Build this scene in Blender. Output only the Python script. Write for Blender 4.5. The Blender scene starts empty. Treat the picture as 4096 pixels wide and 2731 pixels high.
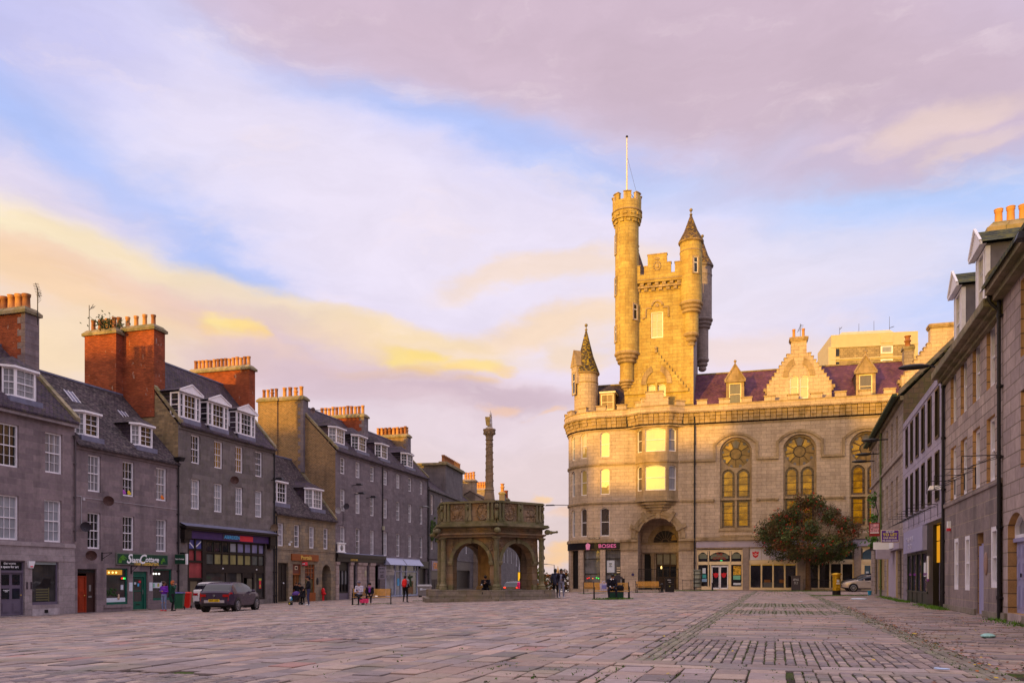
import bpy, math, random
import numpy as np
from mathutils import Vector, Matrix
random.seed(7); RNG=np.random.default_rng(11)
R=math.radians
SC=bpy.context.scene; COL=SC.collection; D=bpy.data
# ---------------------------------------------------------------- camera
F=3186.0; CX=2048.0; HY=2312.0; HC=1.12      # focal, centre, horizon of the photograph (px), eye height (m)
cam=D.cameras.new('camera'); co=D.objects.new('camera',cam); COL.objects.link(co); SC.camera=co
cam.sensor_width=36; cam.lens=36*F/4096; cam.shift_y=(HY-1365.5)/4096; cam.clip_start=.1; cam.clip_end=9000
co.location=(0,0,HC); co.rotation_euler=(R(90),0,0)
SC.view_settings.view_transform='Standard'; SC.view_settings.look='None'; SC.view_settings.exposure=0; SC.view_settings.gamma=1
SC.cycles.max_bounces=5; SC.cycles.diffuse_bounces=3; SC.cycles.glossy_bounces=3; SC.cycles.transmission_bounces=3; SC.cycles.sample_clamp_indirect=4
# ---------------------------------------------------------------- sun
SUN_AZ=(.616,.788); SUN_EL=R(3.0)             # horizontal travel direction of the light
sun=D.lights.new('sun','SUN'); sun.energy=5.0; sun.angle=R(1.1); sun.color=(1,.54,.05)
so=D.objects.new('sun',sun); COL.objects.link(so)
tv=Vector((SUN_AZ[0]*math.cos(SUN_EL),SUN_AZ[1]*math.cos(SUN_EL),-math.sin(SUN_EL)))
so.rotation_euler=tv.to_track_quat('-Z','Y').to_euler(); so.location=(-60,-70,30)
# ---------------------------------------------------------------- sky
def lin(c):
    return tuple(((v/255)/12.92 if v/255<=.04045 else ((v/255+.055)/1.055)**2.4) for v in c)+(1,)
W=D.worlds.new('World'); SC.world=W; W.use_nodes=True
nt=W.node_tree; nt.nodes.clear(); N=nt.nodes; LK=nt.links
def wn(t,**k):
    n=N.new(t)
    for a,b in k.items(): setattr(n,a,b)
    return n
def wmath(op,a,b=None,c=None):
    n=wn('ShaderNodeMath',operation=op)
    for i,v in enumerate((a,b,c)):
        if v is None: continue
        if isinstance(v,(int,float)): n.inputs[i].default_value=v
        else: LK.new(v,n.inputs[i])
    return n.outputs[0]
tc=wn('ShaderNodeTexCoord'); sp=wn('ShaderNodeSeparateXYZ'); LK.new(tc.outputs['Generated'],sp.inputs[0])
az=wmath('ARCTAN2',sp.outputs[0],sp.outputs[1]); el=wmath('ARCSINE',sp.outputs[2])
cb=wn('ShaderNodeCombineXYZ'); LK.new(az,cb.inputs[0]); LK.new(el,cb.inputs[1])
# warp for wispy edges
def noise(sc,det,rough,vec,sx=1,sy=1):
    m=wn('ShaderNodeMapping'); m.inputs['Scale'].default_value=(sx,sy,1); LK.new(vec,m.inputs[0])
    n=wn('ShaderNodeTexNoise'); n.inputs['Scale'].default_value=sc; n.inputs['Detail'].default_value=det; n.inputs['Roughness'].default_value=rough
    LK.new(m.outputs[0],n.inputs['Vector']); return n
n1=noise(2.4,9,.58,cb.outputs[0],1,2.1)
vs=wn('ShaderNodeVectorMath',operation='SUBTRACT'); vs.inputs[1].default_value=(.5,.5,.5); LK.new(n1.outputs['Color'],vs.inputs[0])
vm=wn('ShaderNodeVectorMath',operation='MULTIPLY'); vm.inputs[1].default_value=(.40,.17,0); LK.new(vs.outputs[0],vm.inputs[0])
va=wn('ShaderNodeVectorMath',operation='ADD'); LK.new(cb.outputs[0],va.inputs[0]); LK.new(vm.outputs[0],va.inputs[1])
P=va.outputs[0]
sw=wn('ShaderNodeSeparateXYZ'); LK.new(P,sw.inputs[0])
ramp=wn('ShaderNodeValToRGB'); LK.new(wmath('MULTIPLY',wmath('ADD',sw.outputs[1],.05),1/.75),ramp.inputs[0])
els=[(0,(226,200,192)),(.14,(226,206,206)),(.26,(232,212,216)),(.40,(238,224,242)),(.55,(228,222,248)),(.72,(216,214,248)),(1,(208,202,238))]
er=ramp.color_ramp.elements
er[0].position=0; er[0].color=lin(els[0][1]); er[1].position=1; er[1].color=lin(els[-1][1])
for p,c in els[1:-1]:
    e=er.new(p); e.color=lin(c)
cur=ramp.outputs[0]
def sky_dir(dx,dy):      # D-scale photograph position -> azimuth, elevation
    kx=(dx*1.7415-CX)/F; kz=(HY-dy*1.7415)/F
    return math.atan2(kx,1), math.atan2(kz,math.hypot(kx,1))
def blob(a,e,ra,re,rot,col,strength=1,vec=P,raw=None):
    global cur
    m=wn('ShaderNodeMapping',vector_type='TEXTURE'); m.inputs['Location'].default_value=(a,e,0); m.inputs['Rotation'].default_value=(0,0,R(rot)); m.inputs['Scale'].default_value=(ra,re,1)
    LK.new(vec,m.inputs[0])
    g=wn('ShaderNodeTexGradient',gradient_type='SPHERICAL'); LK.new(m.outputs[0],g.inputs[0])
    mr=wn('ShaderNodeMapRange',interpolation_type='SMOOTHERSTEP'); mr.inputs[2].default_value=.85; mr.inputs[4].default_value=strength; LK.new(g.outputs['Fac'],mr.inputs[0])
    mx=wn('ShaderNodeMixRGB'); mx.inputs[2].default_value=raw if raw else lin(col); LK.new(mr.outputs[0],mx.inputs[0]); LK.new(cur,mx.inputs[1]); cur=mx.outputs[0]
def skyb(dx,dy,wx,wy,rot,col,s=1):
    a,e=sky_dir(dx,dy); k=1.7415/F*1.12; blob(a,e,wx*k,wy*k,rot,col,s)
BLUE=(176,196,250); LAV=(238,228,246); MAU=(211,187,204); MAU2=(206,183,199); YEL=(255,226,150); PEA=(250,214,178); GM=(214,190,198); PALE=(240,228,240)
skyb(60,260,560,330,-25,BLUE,.95); skyb(330,480,620,130,-38,BLUE,.8); skyb(1180,340,900,90,-14,BLUE,.85); skyb(2150,450,760,130,8,(176,204,254),1)
skyb(2300,600,560,280,0,(186,206,252),.85); skyb(1700,420,600,80,-4,(196,212,250),.6); skyb(480,600,300,90,-45,BLUE,.5)
skyb(720,430,620,230,-20,LAV,.8); skyb(1250,600,700,200,0,LAV,.8); skyb(1750,640,600,140,3,PALE,.7); skyb(60,430,340,140,-12,(238,222,236),.75)
skyb(1500,10,1500,240,-6,MAU,.97); skyb(1950,180,1100,190,-7,MAU2,.95); skyb(2150,300,620,80,3,(206,186,208),.8); skyb(900,50,760,130,-14,MAU,.75); skyb(560,10,360,70,-16,MAU,.45); skyb(80,20,380,150,-10,(206,200,240),.7)
skyb(2240,235,230,42,8,(238,212,204),.75); skyb(2300,285,160,22,8,(238,214,204),.5); skyb(1930,335,110,18,8,(228,206,214),.5); skyb(1850,225,130,16,5,(220,196,208),.4)
skyb(60,560,520,110,-10,(255,236,196),.9); skyb(150,640,520,46,-9,(244,208,190),.75); skyb(180,705,600,90,-8,(253,214,166),.85); skyb(60,810,480,100,0,(252,222,170),.75)
skyb(520,690,520,60,-12,(248,224,190),.8); skyb(700,800,700,90,-8,(226,196,200),.7); skyb(820,740,400,30,-8,(246,222,190),.7)
skyb(455,752,120,40,-3,(254,222,158),.8); skyb(430,738,60,30,0,(255,228,160),.9); skyb(500,745,64,28,-4,(255,222,146),.85); skyb(540,770,50,22,-6,(252,214,150),.8); skyb(400,765,60,20,0,(250,212,160),.7); skyb(600,800,200,20,-10,(238,206,190),.5)
skyb(960,790,400,60,-4,(252,224,180),.75); skyb(960,838,150,46,-8,(254,222,160),.8); skyb(925,828,60,28,-5,(255,226,150),.9); skyb(985,822,64,26,-6,(255,224,140),.9); skyb(955,868,80,22,-4,(255,214,132),.85); skyb(1110,845,100,28,2,(255,224,146),.9); skyb(1160,852,60,18,0,(250,214,170),.7); skyb(1040,860,60,20,0,(255,218,140),.85); skyb(1075,893,90,18,10,(253,210,140),.7); skyb(900,880,160,26,-4,(250,212,160),.6)
skyb(800,900,700,80,-4,(214,186,194),.75); skyb(1180,935,420,44,-3,(210,186,200),.75); skyb(1130,962,70,16,0,(248,202,170),.65); skyb(1270,972,46,12,8,(246,202,170),.6)
skyb(1250,620,330,40,8,(248,222,200),.75); skyb(1290,740,300,50,10,(252,218,172),.7); skyb(1370,800,120,60,10,(252,220,170),.6)
skyb(1215,1138,44,14,0,(250,208,160),.8); skyb(1280,1172,70,16,0,(244,204,178),.65); skyb(1275,1262,120,22,0,(252,206,154),.9); skyb(1700,800,260,60,0,(246,220,206),.6)
# the bright western afterglow behind the camera, round the setting sun
aw=math.atan2(-SUN_AZ[0],-SUN_AZ[1])
west=cb.outputs[0]
blob(aw,.06,1.9,1.0,0,None,.9,west,(1.25,.90,.62,1))
blob(aw,.08,1.25,.50,0,None,1,west,(2.0,1.25,.55,1))
blob(aw+.12,.12,.75,.26,0,None,.95,west,(5.2,3.5,.75,1))
blob(aw+6.283,.08,1.25,.50,0,None,.9,west,(1.9,1.15,.50,1))
zm=wn('ShaderNodeMapRange',interpolation_type='SMOOTHSTEP'); zm.inputs[1].default_value=.70; zm.inputs[2].default_value=1.0; LK.new(el,zm.inputs[0])   # sky overhead brightened out of view, added as fill for the facades
zx=wn('ShaderNodeMixRGB'); zx.inputs[2].default_value=(1.75,1.55,1.72,1); LK.new(zm.outputs[0],zx.inputs[0]); LK.new(cur,zx.inputs[1]); cur=zx.outputs[0]
w2=noise(5,9,.62,P,1,3.4); wr=wn('ShaderNodeMapRange',interpolation_type='SMOOTHSTEP'); wr.inputs[1].default_value=.52; wr.inputs[2].default_value=.72; wr.inputs[4].default_value=.34; LK.new(w2.outputs[0],wr.inputs[0])
wx=wn('ShaderNodeMixRGB'); wx.inputs[2].default_value=lin((250,232,236)); LK.new(wr.outputs[0],wx.inputs[0]); LK.new(cur,wx.inputs[1]); cur=wx.outputs[0]
n2=noise(9,8,.6,P,1,3.0)
mr=wn('ShaderNodeMapRange'); mr.inputs[1].default_value=.35; mr.inputs[2].default_value=.65; mr.inputs[3].default_value=1.0; mr.inputs[4].default_value=1.07; LK.new(n2.outputs[0],mr.inputs[0])
mm=wn('ShaderNodeVectorMath',operation='SCALE'); LK.new(cur,mm.inputs[0]); LK.new(mr.outputs[0],mm.inputs['Scale'])
nish=wn('ShaderNodeTexSky',sky_type='NISHITA'); nish.sun_disc=False; nish.sun_elevation=SUN_EL; nish.sun_rotation=math.atan2(-SUN_AZ[0],-SUN_AZ[1])
b1=wn('ShaderNodeBackground'); LK.new(nish.outputs[0],b1.inputs[0]); b1.inputs[1].default_value=.10
b2=wn('ShaderNodeBackground'); LK.new(mm.outputs[0],b2.inputs[0]); b2.inputs[1].default_value=1.0
ms=wn('ShaderNodeMixShader'); ms.inputs[0].default_value=.96; LK.new(b1.outputs[0],ms.inputs[1]); LK.new(b2.outputs[0],ms.inputs[2])
ow=wn('ShaderNodeOutputWorld'); LK.new(ms.outputs[0],ow.inputs[0])
W.cycles.sampling_method='MANUAL'; W.cycles.sample_map_resolution=512

# ================================================================ materials
MATS={}
class NB:
    def __init__(s,name):
        s.m=D.materials.new(name); s.m.use_nodes=True; s.t=s.m.node_tree; s.N=s.t.nodes; s.L=s.t.links
        s.b=s.N['Principled BSDF']
        tcn=s.N.new('ShaderNodeTexCoord'); s.obj=tcn.outputs['Object']
    def n(s,t,**k):
        x=s.N.new(t)
        for a,b in k.items(): setattr(x,a,b)
        return x
    def link(s,a,b): s.L.new(a,b)
    def math(s,op,a,b=None,clamp=False):
        x=s.n('ShaderNodeMath',operation=op,use_clamp=clamp)
        for i,v in enumerate((a,b)):
            if v is None: continue
            if isinstance(v,(int,float)): x.inputs[i].default_value=v
            else: s.link(v,x.inputs[i])
        return x.outputs[0]
    def noise(s,scale,det=3,vec=None,sc=(1,1,1),rough=.5):
        mp=s.n('ShaderNodeMapping'); mp.inputs['Scale'].default_value=sc; s.link(vec or s.obj,mp.inputs[0])
        x=s.n('ShaderNodeTexNoise'); x.inputs['Scale'].default_value=scale; x.inputs['Detail'].default_value=det; x.inputs['Roughness'].default_value=rough; s.link(mp.outputs[0],x.inputs['Vector']); return x.outputs[0]
    def mrange(s,v,a,b,c,d):
        x=s.n('ShaderNodeMapRange'); s.link(v,x.inputs[0])
        for i,q in enumerate((a,b,c,d)): x.inputs[i+1].default_value=q
        return x.outputs[0]
    def mix(s,f,a,b,mode='MIX'):
        x=s.n('ShaderNodeMixRGB',blend_type=mode)
        for i,v in enumerate((f,a,b)):
            if isinstance(v,(int,float)): x.inputs[i].default_value=v
            elif isinstance(v,tuple): x.inputs[i].default_value=v+((1,) if len(v)==3 else ())
            else: s.link(v,x.inputs[i])
        return x.outputs[0]
    def scale(s,c,v):
        x=s.n('ShaderNodeVectorMath',operation='SCALE'); s.link(c,x.inputs[0])
        if isinstance(v,(int,float)): x.inputs['Scale'].default_value=v
        else: s.link(v,x.inputs['Scale'])
        return x.outputs[0]
    def bump(s,h,strength=.5,dist=.02,prev=None):
        x=s.n('ShaderNodeBump'); x.inputs['Strength'].default_value=strength; x.inputs['Distance'].default_value=dist; s.link(h,x.inputs['Height'])
        if prev: s.link(prev,x.inputs['Normal'])
        return x.outputs[0]
    def face(s,slope=1.0,skew=1.0):   # coordinates (x+y, z) on upright faces
        sp=s.n('ShaderNodeSeparateXYZ'); s.link(s.obj,sp.inputs[0]); c=s.n('ShaderNodeCombineXYZ')
        s.link(s.math('ADD',sp.outputs[0],s.math('MULTIPLY',sp.outputs[1],skew)),c.inputs[0]); s.link(s.math('MULTIPLY',sp.outputs[2],slope),c.inputs[1]); return c.outputs[0]
    def done(s,col=None,rough=.8,nrm=None,spec=.3,metal=0):
        if col is not None:
            if isinstance(col,tuple): s.b.inputs['Base Color'].default_value=col+((1,) if len(col)==3 else ())
            else: s.link(col,s.b.inputs['Base Color'])
        if isinstance(rough,(int,float)): s.b.inputs['Roughness'].default_value=rough
        else: s.link(rough,s.b.inputs['Roughness'])
        s.b.inputs['Specular IOR Level'].default_value=spec; s.b.inputs['Metallic'].default_value=metal
        if nrm: s.link(nrm,s.b.inputs['Normal'])
        return s.m
def reg(f):
    def g(name,*a,**k):
        if name not in MATS: MATS[name]=f(name,*a,**k)
        return MATS[name]
    return g
@reg
def ashlar(name,c1,c2,mortar,bw=.95,bh=.33,ms=.012,stain=.35,stainc=(.04,.035,.03),grain=90,bumpd=.012,moss=0,offs=.5,slope=1.0,blotch=0,blotchc=(.3,.2,.08)):
    m=NB(name); v=m.face(slope)
    b=m.n('ShaderNodeTexBrick'); b.offset=offs; b.offset_frequency=2
    m.link(v,b.inputs[0])
    for k,q in (('Color1',c1),('Color2',c2),('Mortar',mortar)): b.inputs[k].default_value=q+(1,)
    b.inputs['Scale'].default_value=1; b.inputs['Mortar Size'].default_value=ms; b.inputs['Mortar Smooth'].default_value=.25; b.inputs['Brick Width'].default_value=bw; b.inputs['Row Height'].default_value=bh; b.inputs['Bias'].default_value=0
    col=b.outputs['Color']
    big=m.noise(.45,4); streak=m.noise(1.6,3,None,(1,1,.16)); fine=m.noise(grain,2); mid=m.noise(5,3)
    col=m.scale(col,m.mrange(fine,.3,.7,.80,1.2)); col=m.scale(col,m.mrange(mid,.3,.7,.88,1.12)); col=m.scale(col,m.mrange(big,.3,.7,.86,1.12))
    col=m.mix(m.math('MULTIPLY',m.mrange(streak,.5,.72,0,1),stain),col,stainc)
    if blotch: col=m.mix(m.math('MULTIPLY',m.mrange(m.noise(1.1,5),.48,.66,0,1),blotch),col,blotchc)
    if moss: col=m.mix(m.math('MULTIPLY',m.mrange(m.noise(2.2,5),.45,.6,0,1),moss),col,(.10,.11,.02))
    n=m.bump(m.math('SUBTRACT',1,b.outputs['Fac']),.7,bumpd); n=m.bump(fine,.35,.008,n)
    return m.done(col,.88,n,.25)
@reg
def plain(name,c,rough=.6,var=.1,scale=3,spec=.3,metal=0,bump=0,bscale=40,grime=0):
    m=NB(name); base=m.n('ShaderNodeRGB'); base.outputs[0].default_value=c+(1,)
    col=m.scale(base.outputs[0],m.mrange(m.noise(scale,4),.3,.7,1-var,1+var))
    if grime: col=m.mix(m.math('MULTIPLY',m.mrange(m.noise(1.7,5,None,(1,1,.4)),.45,.7,0,1),grime),col,(.05,.045,.035))
    nrm=m.bump(m.noise(bscale,3),.5,bump) if bump else None
    return m.done(col,rough,nrm,spec,metal)
@reg
def glass(name,c=(.015,.017,.022),rough=.06,ior=1.5,var=.3,curtain=0,cc=(.5,.5,.52),refl=0):
    m=NB(name); base=m.n('ShaderNodeRGB'); base.outputs[0].default_value=c+(1,)
    col=m.scale(base.outputs[0],m.mrange(m.noise(1.3,3),.3,.7,1-var,1+var))
    if curtain:
        f=m.noise(9,2,None,(1,1,.05)); col=m.mix(m.math('MULTIPLY',m.mrange(f,.35,.6,.55,1),curtain),col,cc)
    nrm=m.bump(m.noise(1.2,2),.12,.05)
    m.done(col,rough,nrm,.5); m.b.inputs['IOR'].default_value=ior
    if refl:
        g=m.n('ShaderNodeBsdfGlossy'); g.inputs['Roughness'].default_value=rough; m.link(nrm,g.inputs['Normal']); ms=m.n('ShaderNodeMixShader'); ms.inputs[0].default_value=refl
        m.link(m.b.outputs[0],ms.inputs[1]); m.link(g.outputs[0],ms.inputs[2]); m.link(ms.outputs[0],m.N['Material Output'].inputs[0])
    return m.m
@reg
def emis(name,c,s=1):
    m=NB(name); m.done((c[0]*.3,c[1]*.3,c[2]*.3),.5); m.b.inputs['Emission Color'].default_value=c+(1,); m.b.inputs['Emission Strength'].default_value=s; return m.m
@reg
def slate(name,c1,c2,lich=.3,lc=(.12,.10,.03)):
    m=NB(name); v=m.face(1.45,.0)
    b=m.n('ShaderNodeTexBrick'); m.link(v,b.inputs[0])
    for k,q in (('Color1',c1),('Color2',c2),('Mortar',(.012,.012,.015))): b.inputs[k].default_value=q+(1,)
    b.inputs['Scale'].default_value=1; b.inputs['Mortar Size'].default_value=.014; b.inputs['Brick Width'].default_value=.26; b.inputs['Row Height'].default_value=.19
    col=m.scale(b.outputs['Color'],m.mrange(m.noise(1.0,5),.3,.7,.65,1.35)); col=m.scale(col,m.mrange(m.noise(14,2,None,(1,1,3)),.3,.7,.6,1.4))
    col=m.mix(m.math('MULTIPLY',m.mrange(m.noise(4,6,None,(1,1,2)),.5,.62,0,1),lich),col,lc)
    return m.done(col,.8,m.bump(b.outputs['Fac'],.8,-.02),.15)
@reg
def redbrick(name,c1=(.36,.085,.035),c2=(.27,.06,.028),mortar=(.20,.07,.04),white=.5,stain=.3):
    m=NB(name); b=m.n('ShaderNodeTexBrick'); m.link(m.face(1),b.inputs[0])
    for k,q in (('Color1',c1),('Color2',c2),('Mortar',mortar)): b.inputs[k].default_value=q+(1,)
    b.inputs['Scale'].default_value=1; b.inputs['Mortar Size'].default_value=.012; b.inputs['Brick Width'].default_value=.24; b.inputs['Row Height'].default_value=.10
    col=m.scale(b.outputs['Color'],m.mrange(m.noise(1.2,4),.3,.7,.75,1.2)); col=m.scale(col,m.mrange(m.noise(6,3,None,(.4,.4,3)),.3,.7,.72,1.25))
    col=m.mix(m.math('MULTIPLY',m.mrange(m.noise(2.6,5,None,(1,1,.5),.7),.63,.68,0,1),white),col,(.55,.48,.42))
    col=m.mix(m.math('MULTIPLY',m.mrange(m.noise(.7,4),.5,.72,0,1),stain),col,(.07,.035,.02))
    return m.done(col,.9,m.bump(m.math('SUBTRACT',1,b.outputs['Fac']),.8,.012),.2)
# palette
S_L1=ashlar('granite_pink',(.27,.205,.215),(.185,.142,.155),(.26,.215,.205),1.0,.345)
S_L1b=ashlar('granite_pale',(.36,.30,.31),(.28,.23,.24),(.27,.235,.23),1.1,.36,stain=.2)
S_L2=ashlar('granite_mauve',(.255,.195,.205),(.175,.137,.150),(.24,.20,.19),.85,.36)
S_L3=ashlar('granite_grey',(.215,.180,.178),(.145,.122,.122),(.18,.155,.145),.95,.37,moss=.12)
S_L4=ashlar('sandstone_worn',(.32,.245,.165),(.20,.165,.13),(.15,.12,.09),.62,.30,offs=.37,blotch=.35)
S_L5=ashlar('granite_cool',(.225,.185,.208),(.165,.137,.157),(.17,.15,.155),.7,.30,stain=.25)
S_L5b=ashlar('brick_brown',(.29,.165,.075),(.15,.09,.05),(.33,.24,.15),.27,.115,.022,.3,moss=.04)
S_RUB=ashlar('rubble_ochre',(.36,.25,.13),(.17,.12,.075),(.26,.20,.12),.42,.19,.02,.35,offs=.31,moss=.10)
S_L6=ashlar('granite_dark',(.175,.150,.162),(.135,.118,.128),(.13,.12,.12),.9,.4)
S_FAR=ashlar('granite_far',(.34,.26,.21),(.25,.19,.155),(.28,.22,.18),.8,.35)
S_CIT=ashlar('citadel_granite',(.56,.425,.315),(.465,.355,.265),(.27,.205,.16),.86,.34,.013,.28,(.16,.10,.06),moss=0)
S_CITT=ashlar('tower_granite_sunlit',(.52,.385,.13),(.43,.31,.10),(.27,.19,.11),.86,.34,.013,.42,(.17,.09,.03),blotch=.45,blotchc=(.30,.17,.05))  # sunlit copy of the citadel stone, gold sunlight put into its colour
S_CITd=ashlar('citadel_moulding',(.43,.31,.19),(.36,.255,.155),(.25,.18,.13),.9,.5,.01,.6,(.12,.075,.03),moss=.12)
S_CITs=ashlar('tower_granite_shaded',(.33,.27,.26),(.26,.215,.21),(.24,.20,.19),.5,.28,.016,.3)  # shaded copy for the tower's side and back, shade put into its colour
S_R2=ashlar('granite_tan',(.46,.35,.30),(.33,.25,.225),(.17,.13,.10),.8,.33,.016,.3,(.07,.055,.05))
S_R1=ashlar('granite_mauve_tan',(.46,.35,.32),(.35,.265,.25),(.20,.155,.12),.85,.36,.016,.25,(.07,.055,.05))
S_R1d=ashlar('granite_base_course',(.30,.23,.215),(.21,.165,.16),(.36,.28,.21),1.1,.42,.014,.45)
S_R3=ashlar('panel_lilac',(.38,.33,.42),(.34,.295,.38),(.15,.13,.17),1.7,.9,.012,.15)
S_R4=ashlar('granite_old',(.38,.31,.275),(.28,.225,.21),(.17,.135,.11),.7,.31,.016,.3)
JAMB=ashlar('jamb_stone',(.52,.30,.12),(.38,.215,.09),(.14,.09,.05),2.0,.36,.016,.4,(.10,.06,.03))
S_CROSS=ashlar('cross_sandstone',(.30,.205,.135),(.19,.135,.09),(.10,.075,.05),.9,.42,.010,.6,(.035,.028,.02),moss=.18,blotch=.5,blotchc=(.34,.17,.07),bumpd=.006)
S_CROSSm=ashlar('cross_mossy',(.26,.215,.125),(.17,.145,.085),(.09,.08,.045),1.2,.6,.008,.5,(.035,.032,.02),moss=.38,bumpd=.006)
S_STEP=ashlar('step_stone',(.27,.22,.18),(.21,.17,.14),(.10,.08,.06),1.6,.30,.012,.35,(.09,.075,.03),moss=.25)
COPE=ashlar('coping_mossy',(.33,.26,.165),(.24,.19,.125),(.10,.08,.05),1.1,.5,.01,.4,(.05,.045,.02),moss=.45)
SL1=slate('slate_purple',(.090,.060,.088),(.048,.034,.050))
SL2=slate('slate_lichen',(.085,.060,.070),(.045,.034,.042),.45,(.20,.165,.15))
SL3=slate('slate_warm',(.155,.055,.095),(.10,.035,.075),.35,(.21,.10,.05))
SLM=slate('slate_mossy',(.10,.10,.06),(.06,.065,.04),.7,(.17,.15,.03))
BRK=redbrick('brick_red'); BRK2=redbrick('brick_red_sooty',white=.3,stain=.5)
POT=plain('terracotta',(.58,.27,.09),.75,.25,2,grime=.15); POTD=plain('terracotta_dark',(.30,.12,.05),.8,.3,2)
WHT=plain('white_paint',(.84,.80,.84),.45,.06,6,grime=.05); CRM=plain('cream_paint',(.80,.66,.46),.45,.06,4)
LEAD=plain('lead_flashing',(.16,.16,.24),.5,.2,3); BLK=plain('black_paint',(.012,.010,.012),.35,.2,5); IRON=plain('cast_iron',(.016,.014,.018),.45,.2,5)
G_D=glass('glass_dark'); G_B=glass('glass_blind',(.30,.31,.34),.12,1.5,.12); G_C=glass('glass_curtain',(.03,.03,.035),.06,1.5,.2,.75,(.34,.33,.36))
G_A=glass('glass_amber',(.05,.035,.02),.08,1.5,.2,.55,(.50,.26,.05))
G_SUN=glass('glass_west',(.50,.38,.10),.03,1.5,.15,.35,(.75,.58,.20),refl=.30)  # yellow of the reflected western sky put into the pane colour
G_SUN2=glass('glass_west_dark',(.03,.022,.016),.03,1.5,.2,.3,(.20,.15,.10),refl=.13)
G_SHOP=glass('shop_glass',(.028,.026,.030),.04,1.5,.5,.25,(.10,.095,.08))
# ================================================================ mesh helpers
class MB:
    def __init__(s): s.v=[];s.f=[];s.mi=[];s.mats=[];s.cm=0;s.T=None
    def use(s,m):
        if m not in s.mats: s.mats.append(m)
        s.cm=s.mats.index(m); return s
    def at(s,x=0,y=0,z=0,rz=0,rx=0,ry=0):
        s.T=Matrix.Translation((x,y,z))@Matrix.Rotation(rz,4,'Z')@Matrix.Rotation(ry,4,'Y')@Matrix.Rotation(rx,4,'X'); return s
    def vert(s,p):
        p=Vector(p)
        if s.T is not None: p=s.T@p
        s.v.append(tuple(p)); return len(s.v)-1
    def poly(s,pts):
        ids=[s.vert(p) for p in pts]; s.f.append(ids); s.mi.append(s.cm)
    def box(s,x0,x1,y0,y1,z0,z1):
        c=[(x0,y0,z0),(x1,y0,z0),(x1,y1,z0),(x0,y1,z0),(x0,y0,z1),(x1,y0,z1),(x1,y1,z1),(x0,y1,z1)]
        i=[s.vert(p) for p in c]
        for q in ((0,3,2,1),(4,5,6,7),(0,1,5,4),(1,2,6,5),(2,3,7,6),(3,0,4,7)): s.f.append([i[k] for k in q]); s.mi.append(s.cm)
    def taper(s,x0,x1,y0,y1,z0,X0,X1,Y0,Y1,z1):
        c=[(x0,y0,z0),(x1,y0,z0),(x1,y1,z0),(x0,y1,z0),(X0,Y0,z1),(X1,Y0,z1),(X1,Y1,z1),(X0,Y1,z1)]
        i=[s.vert(p) for p in c]
        for q in ((0,3,2,1),(4,5,6,7),(0,1,5,4),(1,2,6,5),(2,3,7,6),(3,0,4,7)): s.f.append([i[k] for k in q]); s.mi.append(s.cm)
    def prism(s,pts,a,b,axis='y'):       # pts in the plane across the axis
        def mk(p,t): return {'y':(p[0],t,p[1]),'x':(t,p[0],p[1]),'z':(p[0],p[1],t)}[axis]
        A=[s.vert(mk(p,a)) for p in pts]; B=[s.vert(mk(p,b)) for p in pts]; n=len(pts)
        s.f.append(A[::-1] if axis!='y' else A); s.f.append(B if axis!='y' else B[::-1]); s.mi+= [s.cm]*2
        for k in range(n):
            j=(k+1)%n; q=[A[k],A[j],B[j],B[k]]
            s.f.append(q if axis!='y' else q[::-1]); s.mi.append(s.cm)
    def lathe(s,prof,cx=0,cy=0,n=16,a0=0,a1=2*math.pi,z=0,cap=True):
        full=abs(a1-a0-2*math.pi)<1e-6; m=n if full else n+1; rings=[]
        for r,h in prof: rings.append([s.vert((cx+r*math.cos(a0+(a1-a0)*k/n),cy+r*math.sin(a0+(a1-a0)*k/n),z+h)) for k in range(m)])
        for a,b in zip(rings,rings[1:]):
            for k in range(n if full else n):
                j=(k+1)%m; s.f.append([a[k],a[j],b[j],b[k]]); s.mi.append(s.cm)
        if cap and full:
            s.f.append(rings[0][::-1]); s.f.append(rings[-1]); s.mi+=[s.cm]*2
    def tube(s,p,q,r0,r1=None,n=6,cap=True):
        r1=r0 if r1 is None else r1; p=Vector(p);q=Vector(q); d=(q-p)
        if d.length<1e-6: return
        d.normalize(); u=d.orthogonal().normalized(); w=d.cross(u)
        A=[s.vert(p+u*(r0*math.cos(2*math.pi*k/n))+w*(r0*math.sin(2*math.pi*k/n))) for k in range(n)]
        B=[s.vert(q+u*(r1*math.cos(2*math.pi*k/n))+w*(r1*math.sin(2*math.pi*k/n))) for k in range(n)]
        for k in range(n):
            j=(k+1)%n; s.f.append([A[k],A[j],B[j],B[k]]); s.mi.append(s.cm)
        if cap: s.f.append(A[::-1]); s.f.append(B); s.mi+=[s.cm]*2
    def path(s,pts,r,n=6):
        for a,b in zip(pts,pts[1:]): s.tube(a,b,r,r,n)
    def ball(s,c,r,n=8,m=5,sq=(1,1,1)):
        rings=[]
        for i in range(1,m):
            t=math.pi*i/m; rings.append([s.vert((c[0]+sq[0]*r*math.sin(t)*math.cos(2*math.pi*k/n),c[1]+sq[1]*r*math.sin(t)*math.sin(2*math.pi*k/n),c[2]+sq[2]*r*math.cos(t))) for k in range(n)])
        T=s.vert((c[0],c[1],c[2]+r*sq[2])); B=s.vert((c[0],c[1],c[2]-r*sq[2]))
        for k in range(n):
            j=(k+1)%n; s.f.append([T,rings[0][k],rings[0][j]]); s.f.append([B,rings[-1][j],rings[-1][k]]); s.mi+=[s.cm]*2
            for a,b in zip(rings,rings[1:]): s.f.append([a[k],b[k],b[j],a[j]]); s.mi.append(s.cm)
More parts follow.
